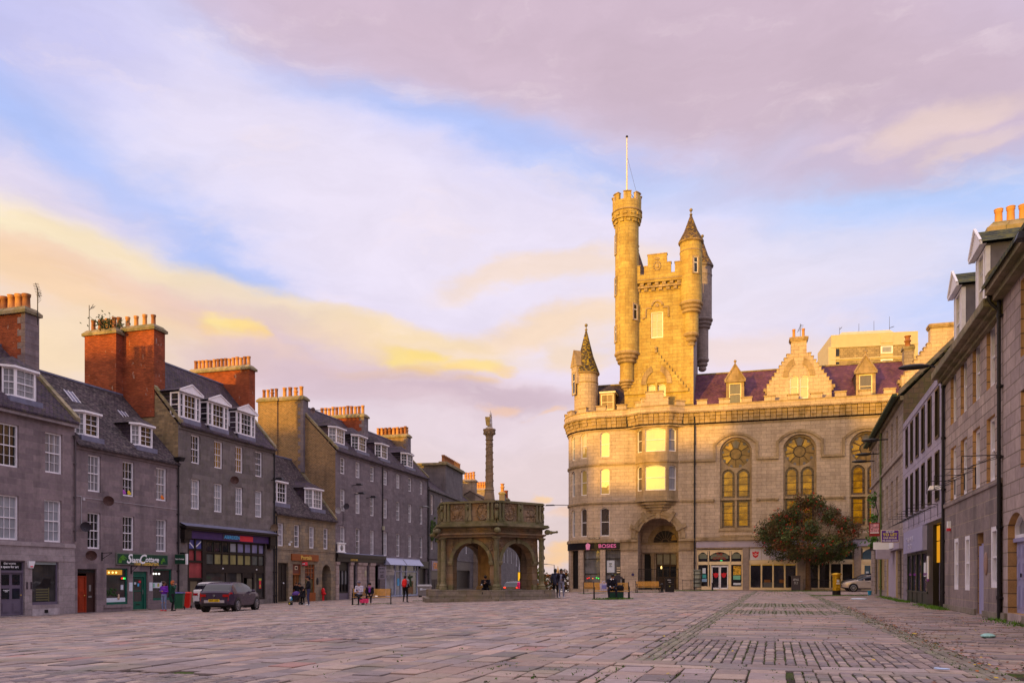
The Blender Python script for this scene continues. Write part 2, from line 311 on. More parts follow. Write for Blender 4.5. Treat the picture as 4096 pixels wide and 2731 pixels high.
    def mesh(s,name):
        me=D.meshes.new(name); me.from_pydata(s.v,[],s.f)
        for m in s.mats: me.materials.append(m)
        me.polygons.foreach_set('material_index',s.mi); me.update(); return me
    def build(s,name,parent=None,mat=None,smooth=False,loc=None,rot=None):
        if mat is not None and not s.mats: s.mats=[mat]
        return link(name,s.mesh(name),parent,smooth,loc,rot)
def link(name,me,parent=None,smooth=False,loc=None,rot=None):
    o=D.objects.new(name,me); COL.objects.link(o)
    if parent: o.parent=parent
    if loc: o.location=loc
    if rot: o.rotation_euler=rot
    if smooth: me.polygons.foreach_set('use_smooth',[True]*len(me.polygons))
    return o
def tag(o,label=None,cat=None,group=None,kind=None):
    if label: o['label']=label
    if cat: o['category']=cat
    if group: o['group']=group
    if kind: o['kind']=kind
    return o
def thing(name,label,cat,loc=(0,0,0),rz=0,group=None):
    o=D.objects.new(name,None); COL.objects.link(o); o.location=loc; o.rotation_euler=(0,0,rz); o.empty_display_size=.3
    return tag(o,label,cat,group)
def dup(o,loc=None,rz=None,label=None,parent=None):
    c=o.copy(); COL.objects.link(c)
    if parent: c.parent=parent
    for ch in list(o.children): dup(ch,parent=c)
    if loc is not None: c.location=loc
    if rz is not None: c.rotation_euler=(0,0,rz)
    if label: c['label']=label
    return c
class Fr:
    def __init__(s,O,d,z0=0):
        l=math.hypot(*d); s.O=O; s.d=(d[0]/l,d[1]/l); s.n=(-s.d[1],s.d[0]); s.z0=z0; s.rz=math.atan2(s.d[1],s.d[0])
    def x(s,px,y=0):
        k=(px-CX)/F; ox=s.O[0]+s.n[0]*y; oy=s.O[1]+s.n[1]*y
        return (k*oy-ox)/(s.d[0]-k*s.d[1])
    def z(s,px,py,y=0):
        Y=s.O[1]+s.n[1]*y+s.d[1]*s.x(px,y); return HC-(py-HY)/F*Y-s.z0
    def xz(s,px,py,y=0): return s.x(px,y),s.z(px,py,y)
    def w(s,x,y,z=0): return (s.O[0]+s.d[0]*x+s.n[0]*y, s.O[1]+s.d[1]*x+s.n[1]*y, s.z0+z)
FL=Fr((-26.26,40.85),(.27937,.96018),-.88)
FC=Fr((21.8,75.3),(.96018,-.27937),0)
FR=Fr((25.3,55.9),(-.3308,-.9437),0)
def root(fr,name,label,cat,x=0,group=None):
    "Empty at the facade foot; parts keep the row's own coordinates minus x"
    return thing(name,label,cat,fr.w(x,0,0),fr.rz,group)
def G(x,y):
    s=.9602*x-.2794*y; t=min(-8-s,34); g=-.031*(.5*(t+math.sqrt(t*t+9)) if t>-30 else 0)
    if y>84: g-=.034*(y-84)*min(1,(y-84)/30)
    return max(g,-95)
def ground_at(px,py,lift=0):
    k=(px-CX)/F; q=(py-HY)/F; lo,hi=3,150
    for _ in range(50):
        m=(lo+hi)/2
        if HC-q*m>G(k*m,m)+lift: lo=m
        else: hi=m
    return Vector((k*m,m,G(k*m,m)+lift))

# wall with openings along a plan path; op=(s0,s1,z0,z1,top_rise,bottom_rise)
def polyline(path):
    s=[0]
    for a,b in zip(path,path[1:]): s.append(s[-1]+math.hypot(b[0]-a[0],b[1]-a[1]))
    return s
def wall(mb,path,z0,z1,ops,depth=.22,m=None,mrev=None,close=False):
    S=polyline(path)
    def nrm(i):
        a=path[max(i-1,0)];b=path[min(i+1,len(path)-1)]; dx,dy=b[0]-a[0],b[1]-a[1]; l=math.hypot(dx,dy); return (-dy/l,dx/l)
    NR=[nrm(i) for i in range(len(path))]
    def pt(s,z,off=0):
        s=min(max(s,0),S[-1]); i=max(k for k in range(len(S)-1) if S[k]<=s+1e-9); t=(s-S[i])/(S[i+1]-S[i]); a,b=path[i],path[i+1]
        nx=NR[i][0]*(1-t)+NR[i+1][0]*t; ny=NR[i][1]*(1-t)+NR[i+1][1]*t
        if len(path)==2: nx,ny=NR[0]
        return (a[0]+(b[0]-a[0])*t+nx*off,a[1]+(b[1]-a[1])*t+ny*off,z)
    def curve(op,s):
        s0,s1,a,b=op[:4]; rt=op[4] if len(op)>4 else 0; rb=op[5] if len(op)>5 else 0
        u=2*(s-s0)/(s1-s0)-1; q=math.sqrt(max(0,1-u*u))
        if rt and rt<.45*(s1-s0):   # segmental
            h=(s1-s0)/2; Rr=(h*h+rt*rt)/(2*rt); q2=(math.sqrt(max(0,Rr*Rr-(u*h)**2))-(Rr-rt))/rt; top=b-rt+rt*q2
        else: top=b-rt+rt*q
        return a+rb-rb*q if rb else a, top
    cuts=set(S)
    for op in ops:
        cuts|={op[0],op[1]}
        if len(op)>4 and (op[4] or (len(op)>5 and op[5])):
            n=12
            for k in range(1,n): cuts.add(op[0]+(op[1]-op[0])*(.5-.5*math.cos(math.pi*k/n)))
        elif len(path)>2:
            for k in range(1,4): cuts.add(op[0]+(op[1]-op[0])*k/4)
    cuts=sorted(cuts); cc=[cuts[0]]
    for c in cuts[1:]:
        if c-cc[-1]>1e-5: cc.append(c)
    for a,b in zip(cc,cc[1:]):
        mid=(a+b)/2; act=sorted([o for o in ops if o[0]<mid<o[1]],key=lambda o:o[2]); ca=cb_=z0
        mb.use(m)
        for o in act:
            ba,ta=curve(o,a); bb,tb=curve(o,b)
            if ba-ca>1e-4 or bb-cb_>1e-4: mb.poly([pt(a,ca),pt(b,cb_),pt(b,bb),pt(a,ba)])
            mb.use(mrev or m); mb.poly([pt(a,ba),pt(b,bb),pt(b,bb,depth),pt(a,ba,depth)]); mb.poly([pt(a,ta,depth),pt(b,tb,depth),pt(b,tb),pt(a,ta)]); mb.use(m)
            ca,cb_=ta,tb
        mb.poly([pt(a,ca),pt(b,cb_),pt(b,z1),pt(a,z1)])
    mb.use(mrev or m)
    for o in ops:
        for s,fl in ((o[0],0),(o[1],1)):
            lo,hi=curve(o,s)
            if hi-lo>1e-3:
                q=[pt(s,lo),pt(s,lo,depth),pt(s,hi,depth),pt(s,hi)]; mb.poly(q if fl==0 else q[::-1])
    return pt
def moulding(mb,path,z0,z1,proj,back=.03):
    "a band projecting from a path"
    n=len(path)
    def off(i,d):
        a=path[max(i-1,0)];b=path[min(i+1,n-1)];dx,dy=b[0]-a[0],b[1]-a[1];l=math.hypot(dx,dy);return (path[i][0]+dy/l*d,path[i][1]-dx/l*d)
    O=[off(i,proj) for i in range(n)]; I=[off(i,-back) for i in range(n)]
    for i in range(n-1):
        a,b,c,d=O[i],O[i+1],I[i+1],I[i]
        mb.poly([(*a,z0),(*b,z0),(*b,z1),(*a,z1)]); mb.poly([(*a,z1),(*b,z1),(*c,z1),(*d,z1)]); mb.poly([(*d,z0),(*c,z0),(*b,z0),(*a,z0)])
    for i,f in ((0,0),(n-1,1)):
        q=[(*O[i],z0),(*O[i],z1),(*I[i],z1),(*I[i],z0)]; mb.poly(q if not f else q[::-1])
# sash window --------------------------------------------------------------
def sash_geo(f,g,w,h,cols=3,rows=4,arch=0,y=.10,fw=.075,bar=.022,meet=True,seg=8,stile=.13):
    "frame into f, pane into g; origin lower left of opening, front at y"
    y2=y+stile
    f.box(0,fw,y,y2,0,h-(arch if arch else 0)); f.box(w-fw,w,y,y2,0,h-(arch if arch else 0)); f.box(fw,w-fw,y,y2,0,fw*1.25)
    if not arch: f.box(fw,w-fw,y,y2,h-fw,h)
    def top(x):
        if not arch: return h
        u=2*x/w-1
        if arch<.45*w:
            hh=w/2; Rr=(hh*hh+arch*arch)/(2*arch); return h-arch+math.sqrt(max(0,Rr*Rr-(u*hh)**2))-(Rr-arch)
        return h-arch+arch*math.sqrt(max(0,1-u*u))
    if arch:
        for k in range(seg):
            a,b=w*(.5-.5*math.cos(math.pi*k/seg)),w*(.5-.5*math.cos(math.pi*(k+1)/seg)); ta,tb=top(a),top(b)
            f.poly([(a,y,max(ta-fw,h-arch-.01)),(b,y,max(tb-fw,h-arch-.01)),(b,y,tb),(a,y,ta)]); f.poly([(a,y,max(ta-fw,h-arch-.01)),(a,y2,max(ta-fw,h-arch-.01)),(b,y2,max(tb-fw,h-arch-.01)),(b,y,max(tb-fw,h-arch-.01))])
    hm=h*.5
    if meet: f.box(fw,w-fw,y+.03,y+.09,hm-.025,hm+.03)
    for k in range(1,cols):
        x=fw+(w-2*fw)*k/cols; f.box(x-bar/2,x+bar/2,y+.05,y+.085,fw,top(x)-fw*.9)
    for k in range(1,rows):
        if meet and rows%2==0 and k==rows//2: continue
        z=fw+(h-2*fw)*k/rows; f.box(fw,w-fw,y+.052,y+.083,z-bar/2,z+bar/2)
    yp=y+.095
    if not arch: g.poly([(0,yp,0),(w,yp,0),(w,yp,h),(0,yp,h)])
    else:
        pts=[(0,yp,0),(w,yp,0)]+[(w*(.5+.5*math.cos(math.pi*k/seg)),yp,top(w*(.5+.5*math.cos(math.pi*k/seg)))) for k in range(seg+1)]
        g.poly(pts)
WC={}
def window(parent,x,z,w,h,pane=None,frame=None,cols=3,rows=4,arch=0,y=.10,rz=0,yo=0,name='window',sill=False,**k):
    frame=frame or WHT; pane=pane or G_D
    key=(round(w,2),round(h,2),cols,rows,round(arch,2),round(y,2),frame.name,pane.name,name,tuple(sorted(k.items())),sill)
    if key not in WC:
        f=MB();g=MB(); f.use(frame);g.use(pane); sash_geo(f,g,w,h,cols,rows,arch,y,**k)
        if sill: f.box(-.05,w+.05,-.03,y,-.07,0)
        WC[key]=(f.mesh(name),g.mesh('pane'))
    a,b=WC[key]; o=link(name,a,parent,loc=(x,yo,z),rot=(0,0,rz)); link('pane',b,o); return o
# chimney pots ----------------------------------------------------------------
PM={}
def pot_mesh(r=.15,h=.72,mat=None,style=0):
    key=(r,h,mat.name,style)
    if key not in PM:
        m=MB().use(mat)
        pr=[(r*1.05,0),(r*1.05,.06),(r*.9,.10),(r*.82,h*.8),(r*.98,h*.84),(r*.98,h*.9),(r*.86,h*.92),(r*1.05,h*.97),(r*1.05,h),(r*.75,h),(r*.75,h-.12)] if style==0 else \
           [(r*1.1,0),(r*.9,.12),(r*.8,h*.5),(r*1.15,h*.55),(r*1.15,h*.62),(r*.8,h*.66),(r*.78,h*.92),(r*1.1,h*.95),(r*1.1,h),(r*.7,h),(r*.7,h-.1)]
        m.lathe(pr,n=12); me=m.mesh('chimney_pot'); me.polygons.foreach_set('use_smooth',[True]*len(me.polygons)); PM[key]=me
    return PM[key]
def chimney(parent,x0,x1,y0,y1,zb,zt,mat,cap=None,npots=6,pr=.16,ph=.72,potmat=None,quoin=None,name='chimney',styles=(0,),jit=.06,along='y',capm=None,capo=.14,rows=1):
    cap=capm or COPE; m=MB().use(mat); m.box(x0,x1,y0,y1,zb,zt-.42)
    if quoin:
        m.use(quoin)
        z=zb; k=0
        while z<zt-.45:
            h=min(.36,zt-.42-z); e=.55 if k%2 else .28; m.box(x0-.012,x1+.012,y0-.012,y0+e,z,z+h-.012); z+=.36; k+=1
    m.use(cap); m.box(x0-capo,x1+capo,y0-capo,y1+capo,zt-.42,zt-.24); m.taper(x0-capo+.02,x1+capo-.02,y0-capo+.02,y1+capo-.02,zt-.24,x0+.06,x1-.06,y0+.1,y1-.1,zt)
    c=m.build(name,parent)
    for r_ in range(rows):
        for k in range(npots):
            t=(k+.5)/npots; me=pot_mesh(pr,round(ph*random.choice((1,1,.94,1.05)),2) if jit else ph,potmat or random.choice((POT,POT,POTD)) ,random.choice(styles))
            xc=(x0+x1)/2+(0 if rows==1 else (r_-.5)*(x1-x0)*.5); yc=y0+.15+(y1-y0-.3)*t
            if along=='x': xc=x0+.1+(x1-x0-.2)*t; yc=(y0+y1)/2+(0 if rows==1 else (r_-.5)*(y1-y0)*.5)
            link('chimney_pot',me,c,loc=(xc,yc,zt-.04),rot=(0,0,random.random()*3))
    return c
def gable_roof(parent,x0,x1,ze,zr,depth,mat,eave=.3,yr=None,th=.12,skew=True,skm=None,name='roof',yf=0):
    yr=yr or depth/2; m=MB().use(mat); k=(zr-ze)/(yr-yf); ye=yf-eave; zee=ze-.02
    m.prism([(ye,zee),(yr,zr),(depth+eave,zee),(depth+eave,zee-th),(yr,zr-th*1.4),(ye,zee-th)],x0,x1,'x')
    o=m.build(name,parent)
    r=MB().use(LEAD); r.box(x0,x1,yr-.09,yr+.09,zr-.04,zr+.07); r.build('ridge',o)
    if skew:
        s=MB().use(skm or COPE)
        for xx in skew:
            s.prism([(ye+.1,zee+.02),(yr,zr+.03),(depth,ze),(depth,ze+.2),(yr,zr+.28),(ye+.1,zee+.3)],xx-.16,xx+.16,'x')
        s.build('skew',o)
    return o
def gable_wall(mb,x,ze,zr,depth,yr=None,t=.0,yf=0):
    yr=yr or depth/2; mb.poly([(x,yf,0),(x,yf,ze),(x,yr,zr),(x,depth,ze),(x,depth,0)][::-1])
def text(s,parent,x,y,z,w=None,h=None,mat=None,rz=0,ext=.008,align='CENTER',name='lettering',font=None,shear=0,rx=90):
    c=D.curves.new(name,'FONT'); c.body=s; c.extrude=ext; c.align_x=align; c.align_y='CENTER'; c.shear=shear; c.resolution_u=3; c.offset=.022
    if mat: c.materials.append(mat)
    t=D.objects.new(name,c); COL.objects.link(t); dg=bpy.context.evaluated_depsgraph_get(); me=D.meshes.new_from_object(t.evaluated_get(dg)); D.objects.remove(t); D.curves.remove(c)
    xs=[v.co.x for v in me.vertices]; ys=[v.co.y for v in me.vertices]; dx,dy=max(xs)-min(xs),max(ys)-min(ys); cx,cy=((max(xs)+min(xs))/2 if align=='CENTER' else min(xs)),(max(ys)+min(ys))/2
    sx=(w/dx) if w else (h/dy); sy=(h/dy) if h else sx
    me.transform(Matrix.Diagonal((sx,sy,1,1))@Matrix.Translation((-cx,-cy,0)))
    return link(name,me,parent,loc=(x,y,z),rot=(R(rx),0,rz))
# ================================================================ ground, paving
def build_ground():
    xs=list(range(-70,70,3)); ys=list(range(-30,175,3)); xs=[-4000,-1500,-500,-200,-110]+xs+[110,200,500,1500,4000]; ys=[-4000,-1000,-300,-100,-50]+ys+[200,260,360,600,1000,2000,4000]
    me=D.meshes.new('ground'); v=[(x,y,G(x,y)-.024) for y in ys for x in xs]; n=len(xs)
    f=[(j*n+i,j*n+i+1,(j+1)*n+i+1,(j+1)*n+i) for j in range(len(ys)-1) for i in range(n-1)]
    me.from_pydata(v,[],f)
    m=NB('joint_dirt'); big=m.noise(.35,5); mo=m.mrange(m.noise(1.3,5),.42,.62,0,.75)
    col=m.mix(mo,(.050,.038,.030),(.060,.095,.012)); col=m.scale(col,m.mrange(m.noise(30,3),.3,.7,.6,1.4)); me.materials.append(m.done(col,.95,m.bump(m.noise(25,3),.6,.02),.1))
    tag(link('ground',me),kind='structure')
build_ground()
Tt=(.3135,.9496); Ss=(.9496,-.3135)
def paving():
    zones=[ # S0,S1,T0,T1,courses run along,course width,lmin,lmax,gap,height jitter,kind
        (-3.5,2.2,10.35,11.0,'S',.30,.7,1.3,.012,.004,0),(-1.86,-1.5,11,76,'T',.12,.22,.45,.014,.004,2),(2.2,2.62,5,76,'T',.14,.22,.45,.016,.004,2),
        (-1.5,2.2,11.0,15.2,'T',.135,.17,.30,.020,.006,1),(.2,3.4,5,10.35,'T',.135,.17,.30,.020,.006,1),
        (-1.5,2.2,15.2,26.5,'S',.25,.55,1.15,.014,.005,0),(-1.5,2.2,26.5,29.5,'T',.14,.17,.28,.024,.006,2),(-1.5,2.2,29.5,33,'S',.26,.5,1.1,.014,.005,0),(-1.5,2.2,33,38,'T',.14,.17,.28,.024,.006,2),
        (-1.5,2.2,38,60,'S',.27,.5,1.1,.016,.005,0),(-13,-7.4,13.6,19.5,'T',.135,.17,.3,.02,.006,1),(-10,-5.2,4,7.9,'T',.135,.17,.3,.02,.006,1),
        (2.62,9,11,80,'S',.27,.35,.8,.020,.009,0),(3.4,9,5,11,'S',.3,.45,.95,.020,.009,0),(-40,-22,5,84,'S',.26,.4,.9,.018,.008,0),(-3.5,0,76,84,'S',.3,.5,1,.02,.005,0)]
    zones+= [(-22.5,-1.86,5,84,'T',.385,.28,.80,.021,.009,0),(-1.86,2.2,5,10.35,'T',.385,.28,.80,.021,.009,0),(-1.86,2.2,60,84,'T',.385,.28,.80,.021,.009,0)]
    V=[];FA=[];TI=[]; base=0
    pal={0:[(.36,.255,.215),(.32,.235,.21),(.39,.285,.23),(.28,.215,.205),(.33,.25,.24),(.40,.27,.22),(.25,.195,.19)],1:[(.33,.24,.215),(.29,.215,.20),(.24,.18,.18),(.38,.285,.24),(.21,.165,.17)],2:[(.29,.23,.18),(.25,.215,.155),(.23,.19,.155)]}
    ang=math.atan2(Tt[1],Tt[0])
    for zi,(S0,S1,T0,T1,dr,cw,l0,l1,gap,hj,kd) in enumerate(zones):
        rnd=random.Random(zi*7+3); A0,A1,B0,B1=(S0,S1,T0,T1) if dr=='T' else (T0,T1,S0,S1)
        a=A0
        while a<A1-.02:
            w=min(cw*rnd.uniform(.88,1.14),A1-a); 
            if A1-a-w<cw*.4: w=A1-a
            b=B0-rnd.random()*l0
            while b<B1:
                l=rnd.uniform(l0,l1); b0,b1=max(b,B0),min(b+l,B1); b+=l
                if b1-b0<.08: continue
                cs,ct=((a+w/2),(b0+b1)/2) if dr=='T' else ((b0+b1)/2,(a+w/2))
                if any(z[0]<=cs<z[1] and z[2]<=ct<z[3] for z in zones[:zi]): continue
                x=cs*Ss[0]+ct*Tt[0]; y=cs*Ss[1]+ct*Tt[1]
                if y<6.3 or abs(x)>.70*y+2.5 or y>86: continue
                s=.9602*x-.2794*y
                if s<-36.4 and y<101: continue
                g=gap*rnd.uniform(.7,1.6)/2; q=[(a+g,b0+g),(a+w-g,b0+g),(a+w-g,b1-g),(a+g,b1-g)]
                jit=.010 if y<30 else 0
                tz=rnd.uniform(-hj,hj)+ (rnd.random()<.04)*-.012; tx,ty=rnd.uniform(-.012,.012),rnd.uniform(-.009,.009); z0=G(x,y)
                gx=(G(x+.5,y)-G(x-.5,y)); gy=(G(x,y+.5)-G(x,y-.5))
                def P3(p,ins,dz):
                    pa,pb=p; ma,mb_=(a+w/2),(b0+b1)/2; pa+= ins*(1 if pa<ma else -1); pb+=ins*(1 if pb<mb_ else -1)
                    S,T=(pa,pb) if dr=='T' else (pb,pa); X=S*Ss[0]+T*Tt[0]; Y=S*Ss[1]+T*Tt[1]
                    return (X,Y,z0+(X-x)*(gx+tx)+(Y-y)*(gy+ty)+tz+dz)
                q=[(p[0]+rnd.uniform(-jit,jit)*.7,p[1]+rnd.uniform(-jit,jit)) for p in q]
                rd=.014 if kd else .010
                c=rnd.choice(pal[kd]); u=rnd.uniform(.72,1.12); 
                if rnd.random()<.02 and kd==0: c=(.37,.20,.17)
                for p in q: V.append(P3(p,0,-.035))
                for p in q: V.append(P3(p,0,-rd*.7))
                for p in q: V.append(P3(p,rd,0))
                for k in range(4):
                    j=(k+1)%4; FA+=[(base+k,base+j,base+4+j,base+4+k),(base+4+k,base+4+j,base+8+j,base+8+k)]
                FA.append((base+8,base+9,base+10,base+11)); TI+= [(c[0]*u,c[1]*u,c[2]*u,1)]*9; base+=12
            a+=w
    me=D.meshes.new('paving_stones'); me.from_pydata(V,[],FA)
    at=me.attributes.new('tint','FLOAT_COLOR','FACE'); at.data.foreach_set('color',np.array(TI,dtype=np.float32).ravel())
    m=NB('paving'); a=m.n('ShaderNodeAttribute',attribute_name='tint'); col=a.outputs['Color']
    fine=m.noise(110,2); col=m.scale(col,m.mrange(fine,.3,.7,.80,1.2)); col=m.scale(col,m.mrange(m.noise(.5,5),.3,.7,.84,1.1)); col=m.scale(col,m.mrange(m.noise(9,4),.3,.7,.86,1.1))
    col=m.mix(m.math('MULTIPLY',m.mrange(m.noise(.8,5),.52,.68,0,1),.35),col,(.13,.14,.07))
    me.materials.append(m.done(col,m.mrange(m.noise(2,4),.3,.7,.62,.85),m.bump(m.noise(38,4),.45,.012,m.bump(fine,.3,.004)),.35))
    tag(link('paving',me),kind='structure'); print('stones',base//12)
paving()
# ================================================================ left row
DOORRED=plain('door_red',(.30,.035,.012),.35,.2,2); DOORDK=plain('door_brown',(.045,.020,.018),.35,.2,2); GREYP=plain('paint_violet_grey',(.13,.105,.15),.4,.08,3)
GRN=plain('paint_green',(.010,.105,.070),.35,.15,3); GRND=plain('sign_green',(.012,.060,.035),.4,.15,2); PURP=plain('fascia_purple',(.060,.028,.13),.55,.15,2); CHAR=plain('paint_black_brown',(.018,.013,.013),.4,.3,2)
ORNG=plain('sign_brown_orange',(.27,.075,.018),.5,.1,3); BLUEW=plain('paint_pale_blue',(.42,.44,.62),.45,.05,3); GOLDL=plain('gold_lettering',(.72,.48,.10),.4,.1,3); WLET=plain('white_lettering',(.85,.85,.88),.5,.03,3)
REDP=plain('panel_red',(.30,.05,.055),.45,.25,2); CYAN=plain('cyan_lettering',(.10,.45,.80),.5,.05,3); REDL=plain('banner_red',(.70,.035,.06),.5,.1,3); BANR=plain('banner_navy',(.06,.045,.09),.5,.1,3)
PAPER=plain('paper',(.62,.66,.74),.7,.08,8); BROWND=plain('door_oak',(.20,.075,.02),.45,.2,4); STEEL=plain('galvanised',(.30,.30,.31),.45,.15,4,metal=.6)
def openings(rows): return [(a,b,z0,z1)+tuple(r) for (z0,z1,lst,*r) in rows for a,b in [(q[0],q[1]) for q in lst]]
def rainpipe(parent,x,z0,z1,y=-.09,r=.055,m=None,name='downpipe'):
    b=MB().use(m or IRON); b.tube((x,y,z0),(x,y,z1),r,r,10)
    z=z0+.6
    while z<z1: b.tube((x,y,z-.05),(x,y,z+.05),r*1.35,r*1.35,10); b.box(x-.1,x+.1,y,0,z-.02,z+.02); z+=1.9
    b.taper(x-.06,x+.06,y-.06,y+.06,z1,x-.14,x+.14,y-.12,y+.1,z1+.22); return b.build(name,parent)
def panelled_door(parent,x0,x1,z0,z1,mat,y=.25,rows=2,cols=2,glz=None,name='door',handle=None,handside=1,frame=None):
    m=MB().use(frame or mat); m.box(x0,x0+.07,y-.06,y+.06,z0,z1); m.box(x1-.07,x1,y-.06,y+.06,z0,z1); m.box(x0,x1,y-.05,y+.05,z1-.06,z1)
    m.use(mat); a,b=x0+.07,x1-.07; m.box(a,b,y,y+.05,z0+.02,z1-.06); w=(b-a)/cols; H=(z1-z0-.1)
    for c in range(cols):
        for r in range(rows):
            p,q=a+w*c+.09,a+w*(c+1)-.09; s,t=z0+.08+H*r/rows+.08,z0+.08+H*(r+1)/rows-.10
            if glz and r>=rows-glz[0]: m.use(glz[1]); m.box(p,q,y-.012,y+.01,s,t); m.use(mat)
            else:
                m.box(p,q,y-.018,y+.01,s,t); m.box(p+.05,q-.05,y-.032,y+.01,s+.05,t-.05)
    o=m.build(name,parent)
    h=MB().use(handle or GOLDL); h.ball((b-.07 if handside>0 else a+.07,y-.06,z0+(z1-z0)*.47),.035); h.build('handle',o); return o
def bay_dormer(parent,xc,w,zf,zt,y0,slope,style='canted',roofrise=.9,cheek=None,roofm=None,frame=None,fr=None,x0=0,eave=None,yn=None):
    """dormer standing on the roof slope; zf=z of window foot at y0; cheeks run back until they meet the slope (dz/dy=slope)"""
    if fr is not None:      # slide the dormer along its sight line until its foot stands on the roof slope
        for _ in range(3):
            if yn is None: yt=(zf-.22-eave[1])/slope+eave[0]
            else: yt=yn
            def mv(x,z):
                w0=fr.w(x+x0,y0,z); px=CX+F*w0[0]/w0[1]; xn=fr.x(px,yt); w1=fr.w(xn,yt,0); return xn-x0,(w0[2]-HC)*w1[1]/w0[1]+HC-fr.z0
            a,za=mv(xc-w/2,zf); b,zb=mv(xc+w/2,zf); zt=mv(xc,zt)[1]; xc,w,zf,y0=(a+b)/2,b-a,(za+zb)/2,yt
    cheek=cheek or SL1; roofm=roofm or SL1; frame=frame or WHT; c=.42*(w/2) if style=='canted' else 0; d=c*.95
    yb=y0+(zt-zf+.35)/slope; m=MB().use(cheek)
    # cheeks
    ys=y0+d
    for sx in (-1,1):
        x=xc+sx*(w/2-.03); m.poly([(x,ys,zf-.5),(x,ys,zt),(x,yb,zt),(x,yb,zt-.3)])
    m.use(roofm); fx=w/2+.16; e=.14; zr=zt+roofrise; yr=y0+w*.42; yb2=y0+(zr-zf+.3)/slope+.1
    if style=='canted':
        A=[(xc-fx,ys-.02),(xc-fx+c,y0-e),(xc+fx-c,y0-e),(xc+fx,ys-.02)]; ap=(xc,yr,zr); bk=(xc,yb2,zr)
        m.poly([(*A[1],zt+.02),(*A[2],zt+.02),ap]); m.poly([(*A[0],zt+.02),(*A[1],zt+.02),ap]); m.poly([(*A[2],zt+.02),(*A[3],zt+.02),ap])
        m.poly([(xc-fx,yb,zt+.02),(*A[0],zt+.02),ap,bk]); m.poly([(*A[3],zt+.02),(xc+fx,yb,zt+.02),bk,ap])
        m.use(frame); 
        for p,q in ((A[0],A[1]),(A[1],A[2]),(A[2],A[3])):
            m.poly([(*p,zt-.10),(*q,zt-.10),(*q,zt+.015),(*p,zt+.015)])
        m.poly([(*A[0],zt-.10),(*A[1],zt-.10),(*A[2],zt-.10),(*A[3],zt-.10)])
    else:
        m.poly([(xc-fx,y0-e,zt+.02),(xc,y0-e,zr),(xc,yb2,zr),(xc-fx,yb,zt+.02)]); m.poly([(xc,y0-e,zr),(xc+fx,y0-e,zt+.02),(xc+fx,yb,zt+.02),(xc,yb2,zr)])
        m.use(frame); m.poly([(xc-fx,y0-e-.01,zt-.06),(xc+fx,y0-e-.01,zt-.06),(xc+fx,y0-e-.01,zt+.06),(xc,y0-e-.01,zr+.07),(xc-fx,y0-e-.01,zt+.06)])
        m.box(xc-fx,xc+fx,y0-e-.05,y0-e+.02,zt-.06,zt+.04); m.poly([(xc-fx,y0-e,zt-.05),(xc+fx,y0-e,zt-.05),(xc+fx,y0,zt-.05),(xc-fx,y0,zt-.05)])
        for sx in (-1,1):
            a,b=(xc+sx*fx,y0-e-.03,zt+.05),(xc,y0-e-.03,zr+.09); m.tube(a,b,.05,.05,4)
    m.use(LEAD); m.box(xc-w/2+.05,xc+w/2-.05,y0-.10,y0+.2,zf-.42,zf-.02)
    o=m.build('dormer',parent)
    f=MB();g=MB(); f.use(frame); g.use(G_D); h=zt-zf-.08
    if style=='canted':
        pts=[(xc-w/2,ys),(xc-w/2+c,y0),(xc+w/2-c,y0),(xc+w/2,ys)]
        for i,(p,q) in enumerate(zip(pts,pts[1:])):
            L=math.hypot(q[0]-p[0],q[1]-p[1]); a=math.atan2(q[1]-p[1],q[0]-p[0]); f.at(*p,zf,a); g.at(*p,zf,a); g.use(G_C if random.random()<.5 else G_D)
            sash_geo(f,g,L,h,2 if i!=1 or L<1.3 else 3,4,0,0,fw=.085)
    else:
        f.at(xc-w/2,y0,zf); g.at(xc-w/2,y0,zf); W3=[(0,w*.2),(w*.2,w*.8),(w*.8,w)]
        for i,(a,b) in enumerate(W3):
            f.at(xc-w/2+a,y0,zf); g.at(xc-w/2+a,y0,zf); sash_geo(f,g,b-a,h,1 if i!=1 else 3,4,0,0,fw=.09)
        # side lights on the near cheek
        f.at(xc-w/2,y0+.75,zf,-math.pi/2); g.at(xc-w/2,y0+.75,zf,-math.pi/2); sash_geo(f,g,.75,h,1,4,0,-.05,fw=.1)
    f.T=None; f.use(frame); f.build('dormer_window',o); g.build('pane',o); return o
def rows_windows(par,x0,rows):
    for (z0,z1,lst,cols,rws,arch) in rows:
        for q in lst: window(par,q[0]-x0,z0,q[1]-q[0],z1-z0,q[2] if len(q)>2 else G_D,cols=cols,rows=rws,arch=arch,sill=False)
def satellite_dish(parent,x,y,z,r=.38,_k=.72,face=-1.0,mat=None,name='satellite_dish',tilt=.3):
    r*=_k; m=MB().use(mat or plain('dish_rust',(.10,.05,.045),.5,.3,6)); prof=[(r*k/6,.10*(k/6)**2) for k in range(7)]
    m.at(x,y-.35,z,face,R(90)+tilt); m.lathe(prof,n=18,cap=False); m.lathe([(a,b-.012) for a,b in prof],n=18,cap=False); m.tube((0,-r,0),(0,-.05,.38),.012); m.ball((0,-.05,.38),.04); m.T=None
    m.use(IRON); m.tube((x,0,z-.05),(x,y-.33,z),.025); return m.build(name,parent,smooth=False)
